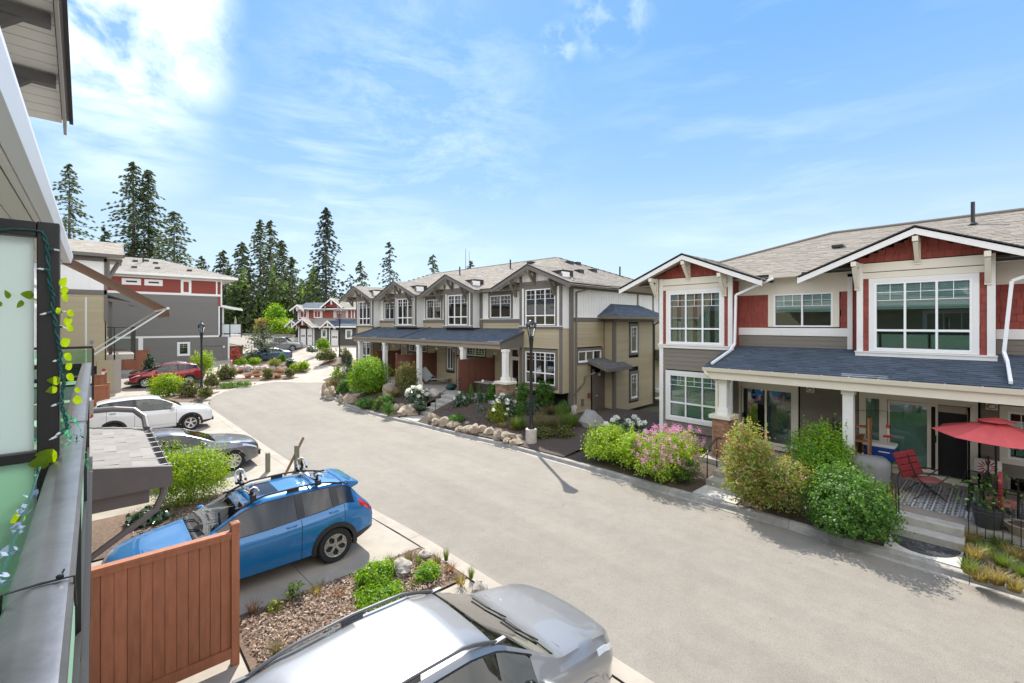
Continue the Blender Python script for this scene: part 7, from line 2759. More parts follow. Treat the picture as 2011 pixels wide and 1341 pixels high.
conifer('tallest big dark fir rising above the grey and red house', 262, 318, 88, 112, .08, 1.5, seed=3)
conifer('big dark fir merging into the tallest one on its right', 292, 334, 90, 100, .08, 1.5, seed=4)
conifer('broad fir right of the two big ones above the red house', 342, 415, 84, 104, .05, 1.4, seed=5)
conifer('small pale fir above the red house roof end', 396, 503, 110, 46, .0, 1.0, seed=6)
conifer('rounded conifer left of the central forest group', 438, 492, 112, 66, .0, 1.3, seed=7)
conifer('left fir of the central forest group', 475, 476, 108, 66, .0, 1.3, seed=8)
conifer('left one of the two tallest central firs', 511, 431, 112, 62, .06, 1.2, seed=9, sparse=.1)
conifer('right one of the two tallest central firs', 532, 433, 110, 60, .08, 1.2, seed=10, sparse=.1)
conifer('dense fir right of the two tallest central firs', 553, 472, 106, 64, .0, 1.3, seed=11)
conifer('lower dense fir at the right of the central forest group', 574, 505, 102, 56, .0, 1.3, seed=12)
conifer('isolated tall drooping fir standing clear between forest and houses', 640, 408, 92, 66, .20, 1.5, 'needle_blue', seed=13, droop=.55, name='fir_tree')
conifer('airy fir between the isolated tall fir and the beige roof', 688, 536, 100, 44, .0, .8, 'needle_blue', seed=14, sparse=.3)
conifer('fir showing above the far gable of the beige row', 709, 513, 96, 46, .0, 1.1, seed=15)
conifer('open airy fir above the second gable of the beige row', 766, 476, 80, 66, .0, .9, 'needle_blue', seed=16, sparse=.35)
conifer('slim fir above the third gable of the beige row', 850, 500, 76, 42, .0, 1.0, seed=17, sparse=.15)
conifer('fir tip behind the two bare poles above the beige roof', 924, 512, 76, 36, .0, 1.1, seed=18)
for i, (px, top, D) in enumerate(((604, 552, 118), (590, 560, 112), (618, 556, 115), (656, 570, 112), (628, 548, 124), (672, 575, 108))):
 conifer('%s low forest tree from the left behind the garage roofs' % ORD[i].capitalize(), px, top, D, 44, .0, 1.1, ('needle', 'needle_young')[i % 2], seed=30 + i)
for i, (px, top, D) in enumerate(((452, 525, 100), (468, 540, 96), (488, 525, 98), (500, 550, 94), (522, 530, 98), (540, 545, 94), (560, 535, 98), (578, 548, 95), (598, 565, 102))):
 conifer('%s darker understorey fir from the left in the central forest group' % ORD[i].capitalize(), px, top, D, 52, .0, 1.2, 'needle', seed=50 + i)
a, b = ray(913)
for i, px in enumerate((914, 921)):
 a, b = ray(px)
 z0 = ramp(b * 74)
 MBp = MB().tube([(0, 0, 0), (.05, 0, (CAM_H - (488 - 636) / FPX * 74) - z0 - i * .5)], [.12, .03], 5)
 o = MBp.build('bare_trunk', BARKG, None, base=(0, 0, 0))
 o.location = (a * 74, b * 74, z0)
 tag(o, ('taller left' if i == 0 else 'shorter right') + ' bare dead trunk sticking up behind the beige roof', 'tree', 'bare dead trunks')
# small pine in the island
conifer('small open pine on the island bed before the pickup truck', 515, 638, 48, 62, .12, 3.2, 'needle_young', seed=80, group='island pine', name='pine_tree', droop=-.15)
# broadleaf edge of the forest: lighter mass low down
forest = MB()
g = np.random.default_rng(99)
n_ = 24000
pxs = g.uniform(425, 640, n_)
D = g.uniform(92, 122, n_)
top = 560 + 26 * np.sin(pxs * .09) + 18 * np.sin(pxs * .23 + 1)
py = top + (655 - top) * g.uniform(0, 1, n_) ** .8
tt = (pxs - 1005.5) / FPX
P = np.stack([(FX + tt * FY) * D, (FY - tt * FX) * D, CAM_H - (py - 636) / FPX * D], 1)
me = leafmesh('forest_understorey', P, g.normal(size=P.shape) + np.array([[-.5, -.5, .6]]), 0.8, .6, 5)
o = link(me, 'forest_understorey', leafmat('leaf_forest', [(.035, .07, .025), (.06, .11, .03), (.10, .16, .035), (.18, .24, .05)], .45), None)
tag(o, 'mixed green forest edge below the firs', None, None, 'stuff')
# ================================================================ street lamps, fences, balcony, patio things
STEEL = mat('rail_steel', (.20, .205, .22), .3, metal=.75, noise=.22, nscale=9, bump=.04, bscale=60)
FROST = None
def frosted():
 m, n, l = newmat('frosted_screen')
 out = n.new('ShaderNodeOutputMaterial')
 d = n.new('ShaderNodeBsdfDiffuse')
 d.inputs[0].default_value = (.72, .78, .78, 1)
 t = n.new('ShaderNodeBsdfTranslucent')
 t.inputs[0].default_value = (.72, .82, .80, 1)
 mx = n.new('ShaderNodeMixShader')
 mx.inputs[0].default_value = .5
 l.new(d.outputs[0], mx.inputs[1])
 l.new(t.outputs[0], mx.inputs[2])
 g = n.new('ShaderNodeBsdfGlossy')
 g.inputs['Roughness'].default_value = .2
 m2 = n.new('ShaderNodeMixShader')
 m2.inputs[0].default_value = .08
 l.new(mx.outputs[0], m2.inputs[1])
 l.new(g.outputs[0], m2.inputs[2])
 l.new(m2.outputs[0], out.inputs[0])
 return m
FROST = frosted()
GREENGLASS = glassmat('green_glass', (.72, .90, .80), 1.3)
FROSTG = FROST.copy()
FROSTG.name = 'frosted_green'
for n_ in FROSTG.node_tree.nodes:
 if n_.type in ('BSDF_DIFFUSE', 'BSDF_TRANSLUCENT'):
  n_.inputs[0].default_value = (.50, .76, .60, 1)
def street_lamp(label, x, y, z, conc=.62):
 t = thing('street_lamp', label, 'street lamp', (0, 0, 0), 0, 'lamp posts along the lane', (x, y, z))
 MB().lathe([(.22, -.1), (.22, conc - .02), (.20, conc)], 20, (0, 0, 0)).build('concrete_base', mat('lamp_concrete', (.50, .46, .40), .85, noise=.18, nscale=5, bump=.3), t, smooth=40)
 p = MB()
 p.lathe([(.135, conc), (.135, conc + .05), (.105, conc + .10), (.10, conc + .22), (.075, conc + .30), (.066, conc + .5), (.06, 2.6), (.055, 3.7), (.085, 4.05), (.10, 4.18), (.06, 4.22)], 14)
 p.build('pole', BLACKM, t, smooth=50)
 c = MB()
 zb_, zt_ = 4.22, 4.72
 c.lathe([(.09, zb_), (.11, zb_ + .04), (.10, zb_ + .06)], 8)
 for k in range(6):
  a = k * math.pi / 3
  c.bar((.095 * math.cos(a), .095 * math.sin(a), zb_ + .04), (.205 * math.cos(a), .205 * math.sin(a), zt_), .018, .018)
 c.lathe([(.215, zt_ - .01), (.225, zt_ + .02), (.19, zt_ + .06), (.10, zt_ + .15), (.035, zt_ + .19), (.03, zt_ + .24), (.012, zt_ + .29), (.005, zt_ + .34)], 12)
 c.build('lantern', BLACKM, t)
 MB().lathe([(.085, zb_ + .06), (.185, zt_ - .02)], 6, cap=False).build('lamp_glass', glassmat('lantern_glass', (.88, .9, .88), 1.0), t)
 return t
x, y, z = G(1040, 876, .12)
street_lamp('black lantern lamp post on a concrete base near the right-hand kerb', 12.58, 12.62, .10, .66)
x, y, z = G(391, 783, .06)
street_lamp('black lantern lamp post in front of the grey house on the left', x + .15, y + .15, z - .04, .60)
x, y = ray(667)[0] * 45, ray(667)[1] * 45
z = CAM_H - (712 - 636) / FPX * 45
street_lamp('black lantern lamp post far back by the brown-tipped hedge', x, y, z, .55)
# far teal light mast and bare poles
a, b = ray(539)
D = 100
t = thing('light_mast', 'teal light mast with two curved lamp arms before the forest', 'street lamp', (0, 0, 0), 0, None, (a * D, b * D, ramp(b * D)))
TEAL = mat('teal_paint', (.03, .20, .22), .5)
zt = CAM_H + (636 - 590) / FPX * D - ramp(b * D)
MB().tube([(0, 0, 0), (0, 0, zt)], [.13, .09], 8).build('mast', TEAL, t)
for s in (-1, 1):
 MB().tube([(0, 0, zt - .3), (s * .3 * FY, -s * .3 * FX, zt + .2), (s * .9 * FY, -s * .9 * FX, zt + .1)], .05, 6).build('arm', TEAL, t)
 MB().lathe([(.1, .2), (.4, -.15), (.38, -.2)], 10, (s * .95 * FY, -s * .95 * FX, zt)).build('lamp_shade', mat('teal_pale', (.25, .45, .47), .4), t)
for i, (px, yt, D) in enumerate(((481, 629, 100), (498, 627, 102))):
 a, b = ray(px)
 z0 = ramp(b * D)
 o = MB().tube([(0, 0, 0), (0, 0, CAM_H - (yt - 636) / FPX * D - z0)], .09, 6).build('sign_post', mat('pale_post', (.5, .5, .46), .7), None, base=(0, 0, 0))
 o.location = (a * D, b * D, z0)
 tag(o, ('left' if i == 0 else 'right') + ' pale bare post standing by the dark purple SUV', 'post', 'pale posts by the SUV')
# ---------------------------------------------------------------- wooden fences
def fence(label, p, q, z0, z1, nb, m, cap=True, posts=(True, True), group='wooden privacy fences', kick=.18, name='wooden_fence', th=.022):
 p, q = Vector((p[0], p[1], 0)), Vector((q[0], q[1], 0))
 d = (q - p)
 L = d.length
 ang = math.atan2(d.y, d.x)
 t = thing(name, label, 'fence', (0, 0, 0), ang, group, (p.x, p.y, z0))
 H = z1 - z0
 w = (L - .1) / nb
 rr = random.Random(int(p.x * 100) + 3)
 for k in range(nb):
  x0 = .05 + k * w
  mb = MB().box(x0 + .004, -th / 2 + rr.uniform(-.002, .002), kick + .07, x0 + w - .005, th / 2 + rr.uniform(-.002, .002), H - .05)
  mb.box(x0 - .004, -.004, kick + .07, x0 + w + .004, .004, H - .052)
  mb.build('board', m, t)
 for s in (-1, 1):
  MB().box(.05, s * .032 - .011, kick - .05, L - .05, s * .032 + .011, kick + .09).build('rail', m, t)
 MB().box(.05, -.021, kick - .05, L - .05, .021, kick + .06).build('rail', m, t)
 for s in (-1, 1):
  MB().box(.05, s * .028 - .010, H - .12, L - .05, s * .028 + .010, H - .052).build('rail', m, t)
 MB().box(.0, -.055, H - .05, L, .055, H - .018).build('cap_board', m, t)
 for k, on in enumerate(posts):
  if on:
   x0 = 0 if k == 0 else L
   pm = MB().box(x0 - .05, -.05, -.05, x0 + .05, .05, H + .07).build('post', m, t, bevel=.004)
   MB().add([(x0 - .065, -.065, H + .07), (x0 + .065, -.065, H + .07), (x0 + .065, .065, H + .07), (x0 - .065, .065, H + .07), (x0 - .055, -.055, H + .095), (x0 + .055, -.055, H + .095), (x0 + .055, .055, H + .095), (x0 - .055, .055, H + .095), (x0, 0, H + .12)],
      [(3, 2, 1, 0), (0, 1, 5, 4), (1, 2, 6, 5), (2, 3, 7, 6), (3, 0, 4, 7), (4, 5, 8), (5, 6, 8), (6, 7, 8), (7, 4, 8)]).build('post_cap', m, t)
 return t
fence('reddish stained board fence in the foreground between blue and silver cars', (1.47, 7.45), (-.75, 7.42), .0, 1.93, 17, CEDAR, posts=(True, False))
fence('short red-brown fence end between the white and red crossovers, farther one', (.50, 37.8), (-1.2, 37.8), 0, 1.75, 8, CEDAR, posts=(True, False))
fence('short red-brown fence end right at the tail of the white crossover', (.52, 31.2), (-1.2, 31.2), 0, 1.75, 8, CEDAR, posts=(True, False))
fence('red-brown board fence under the glass balcony of the left beige house', (3.6, 52.6), (-.8, 52.6), ramp(52.6) - .1, ramp(52.6) + 1.75, 18, CEDAR, posts=(True, False))
fence('brown board fence at the far corner of the grey house', (12.0, 57.2), (10.65, 57.2), ramp(57) - .2, ramp(57) + 1.4, 7, CEDARD, posts=(True, True))
for (u, v0, v1, lab) in ((19.25, 15.35, 17.9, 'brown board screen on the porch right of the steps'), (24.9, 14.95, 17.9, 'brown board screen on the porch behind the lounge chair'),
      (29.3, 15.7, 17.9, 'dark brown board screen on the far porch behind the clipped bush')):
 a, b = M2W(v0, u), M2W(v1, u)
 fence(lab, a, b, 1.05, 2.95, 18, CEDARD, posts=(True, True), group='brown porch screens', kick=.06)
fence('low reddish fence with post on the patio between the two red units', (15.6, 2.98), (17.1, 2.98), .5, 1.55, 10, CEDAR, posts=(True, False), group='patio divider')
# ---------------------------------------------------------------- near balcony: railing, screen, awning
t = thing('balcony_railing', 'dark metal balcony handrail running away at the lower left', 'railing', (-.07, 3, 3.33))
RP_ = [(-.112, 4.352), (-.028, 4.352), (-.027, 4.390), (-.034, 4.399), (-.040, 4.40), (-.078, 4.4005), (-.086, 4.399), (-.108, 4.386), (-.112, 4.380)]
MB().prism(RP_, lambda a, b, q: (a, q, b), -.8, 7.22).build('top_rail', STEEL, t, smooth=20)
MB().box(-.100, -.8, 4.30, -.040, 7.20, 4.352).build('under_rail', BLACKM, t)
MB().box(-.095, -.8, 3.40, -.045, 7.20, 3.44).build('bottom_rail', BLACKM, t)
for y in (.45, 2.9, 5.0, 7.16):
 MB().box(-.095, y - .022, 3.15, -.046, y + .022, 4.30).build('baluster_post', BLACKM, t)
for (a, b) in ((-.75, .40), (.52, 2.83), (2.97, 4.93), (5.07, 7.1)):
 MB().box(-.074, a, 3.46, -.066, b, 4.28).build('pane', FROSTG, t)
MB().box(-1.7, 7.16, 4.352, -.113, 7.22, 4.40).build('top_rail', BLACKM, t)
MB().box(-1.7, 7.17, 4.20, -.113, 7.21, 4.245).build('under_rail', BLACKM, t)
MB().box(-1.7, 7.186, 3.46, -.113, 7.194, 4.19).build('pane', GREENGLASS, t)
MB().box(-.115, -.8, 3.06, -.02, 7.25, 3.30).build('deck_fascia', BLACKM, t)
for y in (1.12, 2.87):
 pts = [(-.114 - .002, y - .01, 4.35), (-.113, y, 4.4035), (-.07, y + .004, 4.4035), (-.027, y, 4.4035), (-.025, y, 4.35)]
 tie = MB().tube(pts, .0022, 5)
 if y < 2:
  tie.rock((-.045, y + .004, 4.407), .006, .005, .005, 3, 8, 5, .1)
  tie.tube([(-.045, y, 4.407), (-.040, y + .012, 4.415)], .0018, 4)
 solo('cable_tie', ('near' if y < 2 else 'far') + ' black cable tie strapped round the balcony handrail', 'cable tie', tie, BLACKM, (-.07, y, 4.40), 'cable ties on the handrail')
t = thing('privacy_screen', 'black framed frosted glass privacy screen at the left edge', 'screen', (-.6, 2.2, 3.33))
MB().box(-.142, 2.17, 3.33, -.088, 2.23, 5.19).build('post', BLACKM, t, bevel=.003)
MB().box(-1.7, 2.172, 5.14, -.143, 2.228, 5.189).build('top_bar', BLACKM, t, bevel=.003)
MB().box(-1.7, 2.175, 4.395, -.143, 2.225, 4.425).build('mid_bar', BLACKM, t)
MB().box(-1.7, 2.175, 3.36, -.143, 2.225, 3.40).build('bottom_bar', BLACKM, t)
MB().box(-1.68, 2.195, 4.43, -.150, 2.205, 5.135).build('pane', FROST, t)
MB().box(-1.68, 2.195, 3.41, -.150, 2.205, 4.39).build('pane', FROSTG, t)
def pT(px, py, Y):
 a, b = ray(px)
 D = Y / b
 return Vector((a * D, Y, CAM_H - (py - 636) / FPX * D))
WIRE = mat('green_wire', (.008, .085, .075), .5)
IVY = leafmat('ivy_leaf', [(.16, .30, .01), (.24, .38, .02), (.32, .44, .05)], .45)
t = thing('light_garland', 'green twisted light string with silk ivy leaves wound round the black screen post', 'garland', (-.1, 2.15, 4.4))
path = [(-5, 452), (20, 449), (60, 451), (84, 455), (92, 480), (95, 520), (97, 556), (104, 580), (103, 608), (110, 640), (114, 672), (119, 692), (118, 726), (126, 745), (121, 780), (122, 800), (131, 830), (132, 845)]
P = [pT(x_, y_, 2.155 if k > 3 else 2.165) for k, (x_, y_) in enumerate(path)]
fine = []
for i in range(len(P) - 1):
 for k in range(6):
  fine.append(P[i].lerp(P[i + 1], k / 6))
for ph in (0, math.pi):
 MB().tube([p + Vector((.0035 * math.cos(i * .9 + ph), .0035 * math.sin(i * .9 + ph), 0)) for i, p in enumerate(fine)], .0028, 5).build('wire', WIRE, t)
def leaf_at(par, c, ang, s, mt, tilt=.4, name='leaf'):
 o = [(0, 0), (.30, .10), (.46, .32), (.40, .58), (.20, .84), (0, 1.0), (-.20, .84), (-.40, .58), (-.46, .32), (-.30, .10)]
 fwd = Vector((FX, FY, 0))
 rt = Vector((FY, -FX, 0))
 up = Vector((0, 0, 1))
 dx = rt * math.cos(ang) + up * math.sin(ang)
 dy = rt * -math.sin(ang) + up * math.cos(ang)
 vs = [c + dx * (a * s * .8) + dy * (b * s) + fwd * (tilt * s * (abs(a) * .5 - b * .35)) for a, b in o]
 mid = [c + dy * (b * s) + fwd * (tilt * s * -b * .35 + .03 * s) for b in (0, .35, .7)]
 mb = MB().add(vs + mid, [(0, 1, 10), (1, 2, 11, 10), (2, 3, 11), (3, 4, 12, 11), (4, 5, 12), (5, 6, 12), (6, 7, 11, 12), (7, 8, 11), (8, 9, 10, 11), (9, 0, 10)])
 return mb.build(name, mt, par, smooth=True)
for (x_, y_, ang, s) in ((17, 586, .3, .036), (44, 590, 2.6, .036), (4, 595, 1.9, .032), (66, 580, 1.45, .05), (116, 560, -.9, .05), (118, 572, -1.3, .045), (122, 578, -2.4, .042), (112, 604, -2.8, .034),
      (132, 610, -2.2, .04), (124, 634, -1.2, .05), (130, 640, -2.1, .042), (118, 676, -1.2, .055), (126, 695, -2.2, .046), (128, 724, -1.0, .042), (130, 736, -2.1, .046), (118, 748, 1.5, .052),
      (112, 762, 1.9, .046), (146, 764, -1.9, .034), (142, 786, -1.5, .052), (112, 898, 1.4, .085), (96, 905, 1.75, .08)):
 leaf_at(t, pT(x_, y_, 2.135), ang, s * .78, IVY)
for (x_, y_, x2, y2) in ((96, 488, 118, 492), (98, 530, 72, 527), (102, 612, 78, 618), (116, 612, 130, 612), (116, 640, 132, 646), (116, 706, 103, 710), (120, 790, 100, 798), (128, 842, 108, 856), (126, 850, 96, 864)):
 a_, b_ = pT(x_, y_, 2.14), pT(x2, y2, 2.13)
 MB().tube([a_, a_.lerp(b_, .5)], .0042, 6).build('bulb_socket', WIRE, t)
 MB().tube([a_.lerp(b_, .5), a_.lerp(b_, .8), b_], [.0036, .0032, .0008], 6).build('bulb', mat('clear_bulb', (.75, .76, .74), .15), t)
t = thing('fern_plant', 'green plastic fern hanging behind the handrail beside the black post', 'plant', (-.15, 2.5, 4.0))
g = np.random.default_rng(5)
Pp, Nn = [], []
for k in range(26):
 c = pT(g.uniform(84, 136), g.uniform(800, 900), 2.45)
 d = unit(g.normal(size=(1, 3)))[0]
 d[2] = abs(d[2]) * .3
 for q in range(14):
  Pp.append(np.array(c) + d * .008 * q + np.array([0, 0, -.0006 * q * q]))
  Nn.append(g.normal(size=3))
link(leafmesh('fronds', np.array(Pp) - np.array(BASE[t.name]), np.array(Nn), .022, .3, 4), 'fronds', leafmat('fern_green', [(.01, .14, .06), (.03, .25, .12), (.12, .40, .25)], .45), t)
t = thing('flower_garland', 'pale blue silk flower garland along the inside of the handrail', 'garland', (-.15, 1.2, 4.3))
BLUEF = leafmat('silk_blue', [(.22, .30, .52), (.33, .41, .62), (.50, .56, .72)], .4)
MB().tube([(-.14, .7, 4.33), (-.14, 1.2, 4.34), (-.135, 1.9, 4.36), (-.13, 2.1, 4.39)], .003, 5).build('wire', WIRE, t)
g = np.random.default_rng(8)
for y in np.linspace(.74, 1.9, 9):
 c = np.array([-.135 + g.normal(0, .006), y, 4.345 + (y - 1) * .02])
 Q = c + unit(g.normal(size=(7, 3))) * .011
 link(leafmesh('flower', Q - np.array(BASE[t.name]), unit(Q - c) + g.normal(size=Q.shape) * .4, .022, .5, int(y * 100)), 'flower', BLUEF, t)
 if g.uniform() < .5:
  leaf_at(t, Vector(c + np.array([0, 0, -.01])), g.uniform(1, 4), .04, IVY)
# neighbour's balcony end rail and awning
t = thing('balcony_railing', 'black railing of the next balcony seen beyond the handrail end', 'railing', (-.8, 12.7, 3.3))
MB().box(-1.7, 12.6, 4.35, -.03, 12.66, 4.40).build('top_rail', BLACKM, t)
MB().box(-1.7, 12.605, 3.6, -.03, 12.655, 3.64).build('bottom_rail', BLACKM, t)
for k in range(4):
 MB().box(-.05 - k * .5, 12.61, 3.3, -.01 - k * .5, 12.65, 4.35).build('baluster_post', BLACKM, t)
MB().box(-1.68, 12.627, 3.66, -.06, 12.633, 4.33).build('pane', GREENGLASS, t)
MB().box(-.09, 12.67, 4.35, -.03, 18.6, 4.40).build('top_rail', BLACKM, t)
MB().box(-1.74, 12.6, 3.0, -.02, 18.6, 3.29).build('balcony_floor', mat('taupe_fascia', (.36, .33, .29), .6), t)
t = thing('awning', 'brown cloth awning pulled out over the next balcony on white arms', 'awning', (0, 16.5, 5.2))
CLOTH = mat('awning_cloth', (.26, .15, .105), .85, noise=.06, nscale=12)
mb = MB()
for k in range(8):
 y0_, y1_ = 15 + k * .4, 15 + (k + 1) * .4
 for (xa, za, xb_, zb_) in ((-1.72, 7.16, -.2, 6.27), (-.2, 6.27, 1.40, 5.27)):
  mb.add([(xa, y0_, za), (xb_, y0_, zb_), (xb_, y1_, zb_), (xa, y1_, za), (xa, y0_, za + .006), (xb_, y0_, zb_ + .006), (xb_, y1_, zb_ + .006), (xa, y1_, za + .006)],
    [(0, 1, 2, 3), (7, 6, 5, 4), (0, 4, 5, 1), (1, 5, 6, 2), (2, 6, 7, 3), (3, 7, 4, 0)])
mb.build('cloth', CLOTH, t)
mb = MB()
for k in range(16):
 y0_, y1_ = 15 + k * .2, 15 + (k + 1) * .2
 mb.add([(1.44, y0_, 5.25), (1.44, y1_, 5.25), (1.46, y1_, 5.06), (1.47, (y0_ + y1_) / 2, 5.02), (1.46, y0_, 5.06)], [(0, 1, 2, 3, 4)])
mb.build('valance', CLOTH, t)
MB().tube([(1.42, 14.95, 5.26), (1.42, 18.25, 5.26)], .035, 8).build('front_bar', WHITE2, t)
for y in (15.05, 18.1):
 MB().tube([(1.40, y, 5.24), (-.02, y, 4.1)], .02, 6).build('arm', WHITE2, t)
MB().tube([(-.16, 15.0, 3.3), (-.16, 15.0, 5.5)], .018, 6).build('prop_pole', WHITE2, t)
# wooden stakes by the drive
t = thing('wooden_stakes', 'grey wooden post with two boards leaning crosswise behind the blue car', 'post', (4.78, 15.45, 0))
MB().box(4.72, 15.38, -.05, 4.84, 15.50, .95).build('post', mat('treated_wood', (.20, .20, .15), .85, noise=.25, nscale=6, stretch=(4, 4, .6)), t)
MB().bar((4.45, 15.56, .02), (5.02, 15.54, 1.15), .035, .13, (0, 1, 0)).build('board', mat('old_board', (.26, .18, .10), .85, noise=.25, nscale=6), t)
MB().bar((4.60, 15.34, .02), (4.92, 15.36, .55), .035, .12, (0, 1, 0)).build('board', MATS['old_board'], t)
mb = MB().box(4.12, 16.35, -.05, 4.24, 16.47, .62)
solo('wooden_post', 'short grey wooden post standing near the nose of the dark saloon', 'post', mb, MATS['treated_wood'], (4.18, 16.4, 0))
# cycle carriers on the blue car (parts of the car)
car_blue = xt
BASE[car_blue.name] = (0, 0, 0)
for cx in (2.12, 3.30):
 z0 = 1.66
 o = MB().bar((cx, -.58, z0 - .045), (cx, .58, z0 - .045), .06, .03).build('roof_bar', ALLOY if cx > 3 else PLASTIC, car_blue, bevel=.004)
 for s in (-1, 1):
  mb = MB()
  mb.bar((cx, s * .36 - .16, z0), (cx, s * .36 + .16, z0 + .01), .07, .035)
  mb.box(cx - .05, s * .60 - .04, z0 - .11, cx + .05, s * .60 + .04, z0 + .0)
  mb.build('carrier_foot', PLASTIC, car_blue, bevel=.006)
  lift = .13 if s > 0 else .05
  a0 = Vector((cx, s * .30, z0 + .02))
  b0 = Vector((cx, s * .30 + (.16 if s > 0 else .34) * (1 if s > 0 else -1), z0 + .02 + lift))
  fr_ = MB()
  for dx in (-.09, .09):
   fr_.bar(a0 + Vector((dx, 0, 0)), b0 + Vector((dx * .9, 0, 0)), .026, .03, (1, 0, 0))
  fr_.tube([b0 + Vector((-.081, 0, 0)), b0 + Vector((-.06, .02, .05)), b0 + Vector((0, .03, .07)), b0 + Vector((.06, .02, .05)), b0 + Vector((.081, 0, 0))], .014, 6)
  fr_.build('carrier_frame', ALLOY, car_blue)
  pd = MB()
  pd.bar(a0.lerp(b0, .2), a0.lerp(b0, .85), .13, .02, (1, 0, 0))
  pd.build('carrier_pad', GLOSSB, car_blue)
  MB().rock((cx + .07, s * .30, z0 + .05), .03, .03, .03, 2, 8, 6, .1).build('carrier_knob', PLASTIC, car_blue)
# ---------------------------------------------------------------- handrails on steps
def handrail(label, pts, posts, r=.017):
 t = thing('handrail', label, 'handrail', posts[0][:3])
 MB().tube(pts, r, 7).build('rail', BLACKM, t, smooth=True)
 for p in posts:
  zt_ = p[3] if len(p) > 3 else 1.0
  MB().tube([(p[0], p[1], p[2]), (p[0], p[1], zt_)], r, 7).build('post', BLACKM, t, smooth=True)
 return t
handrail('black handrail on the steps beside the lilac hedge', [(12.98, 5.98, .98), (13.1, 5.98, 1.02), (13.25, 5.98, 1.06), (13.4, 5.98, 1.20), (13.85, 5.98, 1.36), (14.1, 5.98, 1.36), (14.2, 5.98, 1.30)],
   [(13.25, 5.98, .3, 1.06), (13.9, 5.98, .5, 1.36)])
handrail('black handrail post pair on the left of the doormat steps', [(13.3, 1.72, 1.18), (13.38, 1.72, 1.24), (13.8, 1.72, 1.38), (13.95, 1.72, 1.38)], [(13.34, 1.72, .3, 1.22), (13.72, 1.72, .48, 1.36)])
a_, b_, c_ = M2W(13.5, 18.82), M2W(15.05, 18.82), M2W(15.25, 18.82)
handrail('black handrail sloping up the porch steps of the beige row', [(a_[0] - .1, a_[1], 1.02), (a_[0], a_[1], 1.10), (b_[0], b_[1], 1.98), (c_[0], c_[1], 1.98)], [(a_[0], a_[1], .2, 1.10), (b_[0], b_[1], 1.0, 1.98)])
a_, b_ = M2W(13.6, 29.5), M2W(15.1, 29.5)
handrail('black handrail at the far porch steps with the flower pots', [(a_[0], a_[1], 1.10), (b_[0], b_[1], 1.95)], [(a_[0], a_[1], .2, 1.10), (b_[0], b_[1], 1.0, 1.95)])
# ---------------------------------------------------------------- patio things, right
RCLOTH = mat('parasol_red', (.60, .10, .105), .8, noise=.08, nscale=4)
t = thing('parasol', 'red garden parasol standing through the patio table', 'parasol', (15.4, .2, .5))
ap = Vector((15.36, .20, 2.62))
ring = []
for k in range(8):
 a = 2 * math.pi * (k + .25) / 8
 ring.append(ap + Vector((1.12 * math.cos(a), 1.12 * math.sin(a), -.36 + .05 * math.sin(a + .5))))
for k in range(8):
 k2 = (k + 1) % 8
 vs = [ap]
 N_ = 5
 rows = []
 for i in range(1, N_ + 1):
  s = i / N_
  p, q = ap.lerp(ring[k], s), ap.lerp(ring[k2], s)
  sag = Vector((0, 0, -.05 * math.sin(math.pi * s) * .0))
  m_ = p.lerp(q, .5) + Vector((0, 0, -.03 * s))
  m_ = ap + (m_ - ap) * (1 - .03 * s)
  rows.append((p + sag, m_, q + sag))
 mb = MB()
 vs = [ap] + [x_ for r_ in rows for x_ in r_]
 fs = [(0, 1, 2), (0, 2, 3)]
 for i in range(N_ - 1):
  o = 1 + i * 3
  fs += [(o, o + 3, o + 4, o + 1), (o + 1, o + 4, o + 5, o + 2)]
 mb.add(vs, fs)
 mb.build('canopy_panel', RCLOTH, t)
mb = MB()
for k in range(8):
 a, a2 = 2 * math.pi * (k + .25) / 8, 2 * math.pi * (k + 1.25) / 8
 mb.add([ap + Vector((0, 0, .07)), ap + Vector((.34 * math.cos(a), .34 * math.sin(a), -.02)), ap + Vector((.34 * math.cos(a2), .34 * math.sin(a2), -.02))], [(0, 1, 2)])
mb.build('vent_cap', RCLOTH, t)
MB().tube([(15.4, .2, .5), (15.38, .2, 2.66)], .022, 8).build('pole', BLACKM, t)
for k in range(8):
 MB().bar(ap + Vector((0, 0, -.02)), ring[k] + Vector((0, 0, -.015)), .014, .016).build('rib', BLACKM, t)
MB().lathe([(.26, .5), (.24, .56), (.06, .60), (.04, .75)], 14, (15.4, .2, 0)).build('base', BLACKM, t)
t = thing('patio_table', 'dark glass-topped patio table under the red parasol', 'table', (15.45, .05, .5))
MB().box(14.82, -.62, 1.19, 16.05, .72, 1.205).build('table_top', glassmat('smoke_glass', (.20, .25, .24), 1.5), t)
mb = MB()
for (a, b, c, d) in ((14.80, -.64, 16.07, -.60), (14.80, .70, 16.07, .74), (14.80, -.60, 14.84, .70), (16.03, -.60, 16.07, .70)):
 mb.box(a, b, 1.175, c, d, 1.212)
mb.build('frame', BLACKM, t)
for x in (14.9, 15.97):
 for y in (-.54, .64):
  MB().tube([(x, y, .5), (x + (15.45 - x) * .06, y + (.05 - y) * .06, 1.18)], .028, 7).build('leg', BLACKM, t)
REDC = mat('red_cushion', (.22, .02, .025), .85, noise=.12, nscale=10)
REDP = mat('pink_sling', (.34, .12, .11), .85, noise=.1, nscale=6)
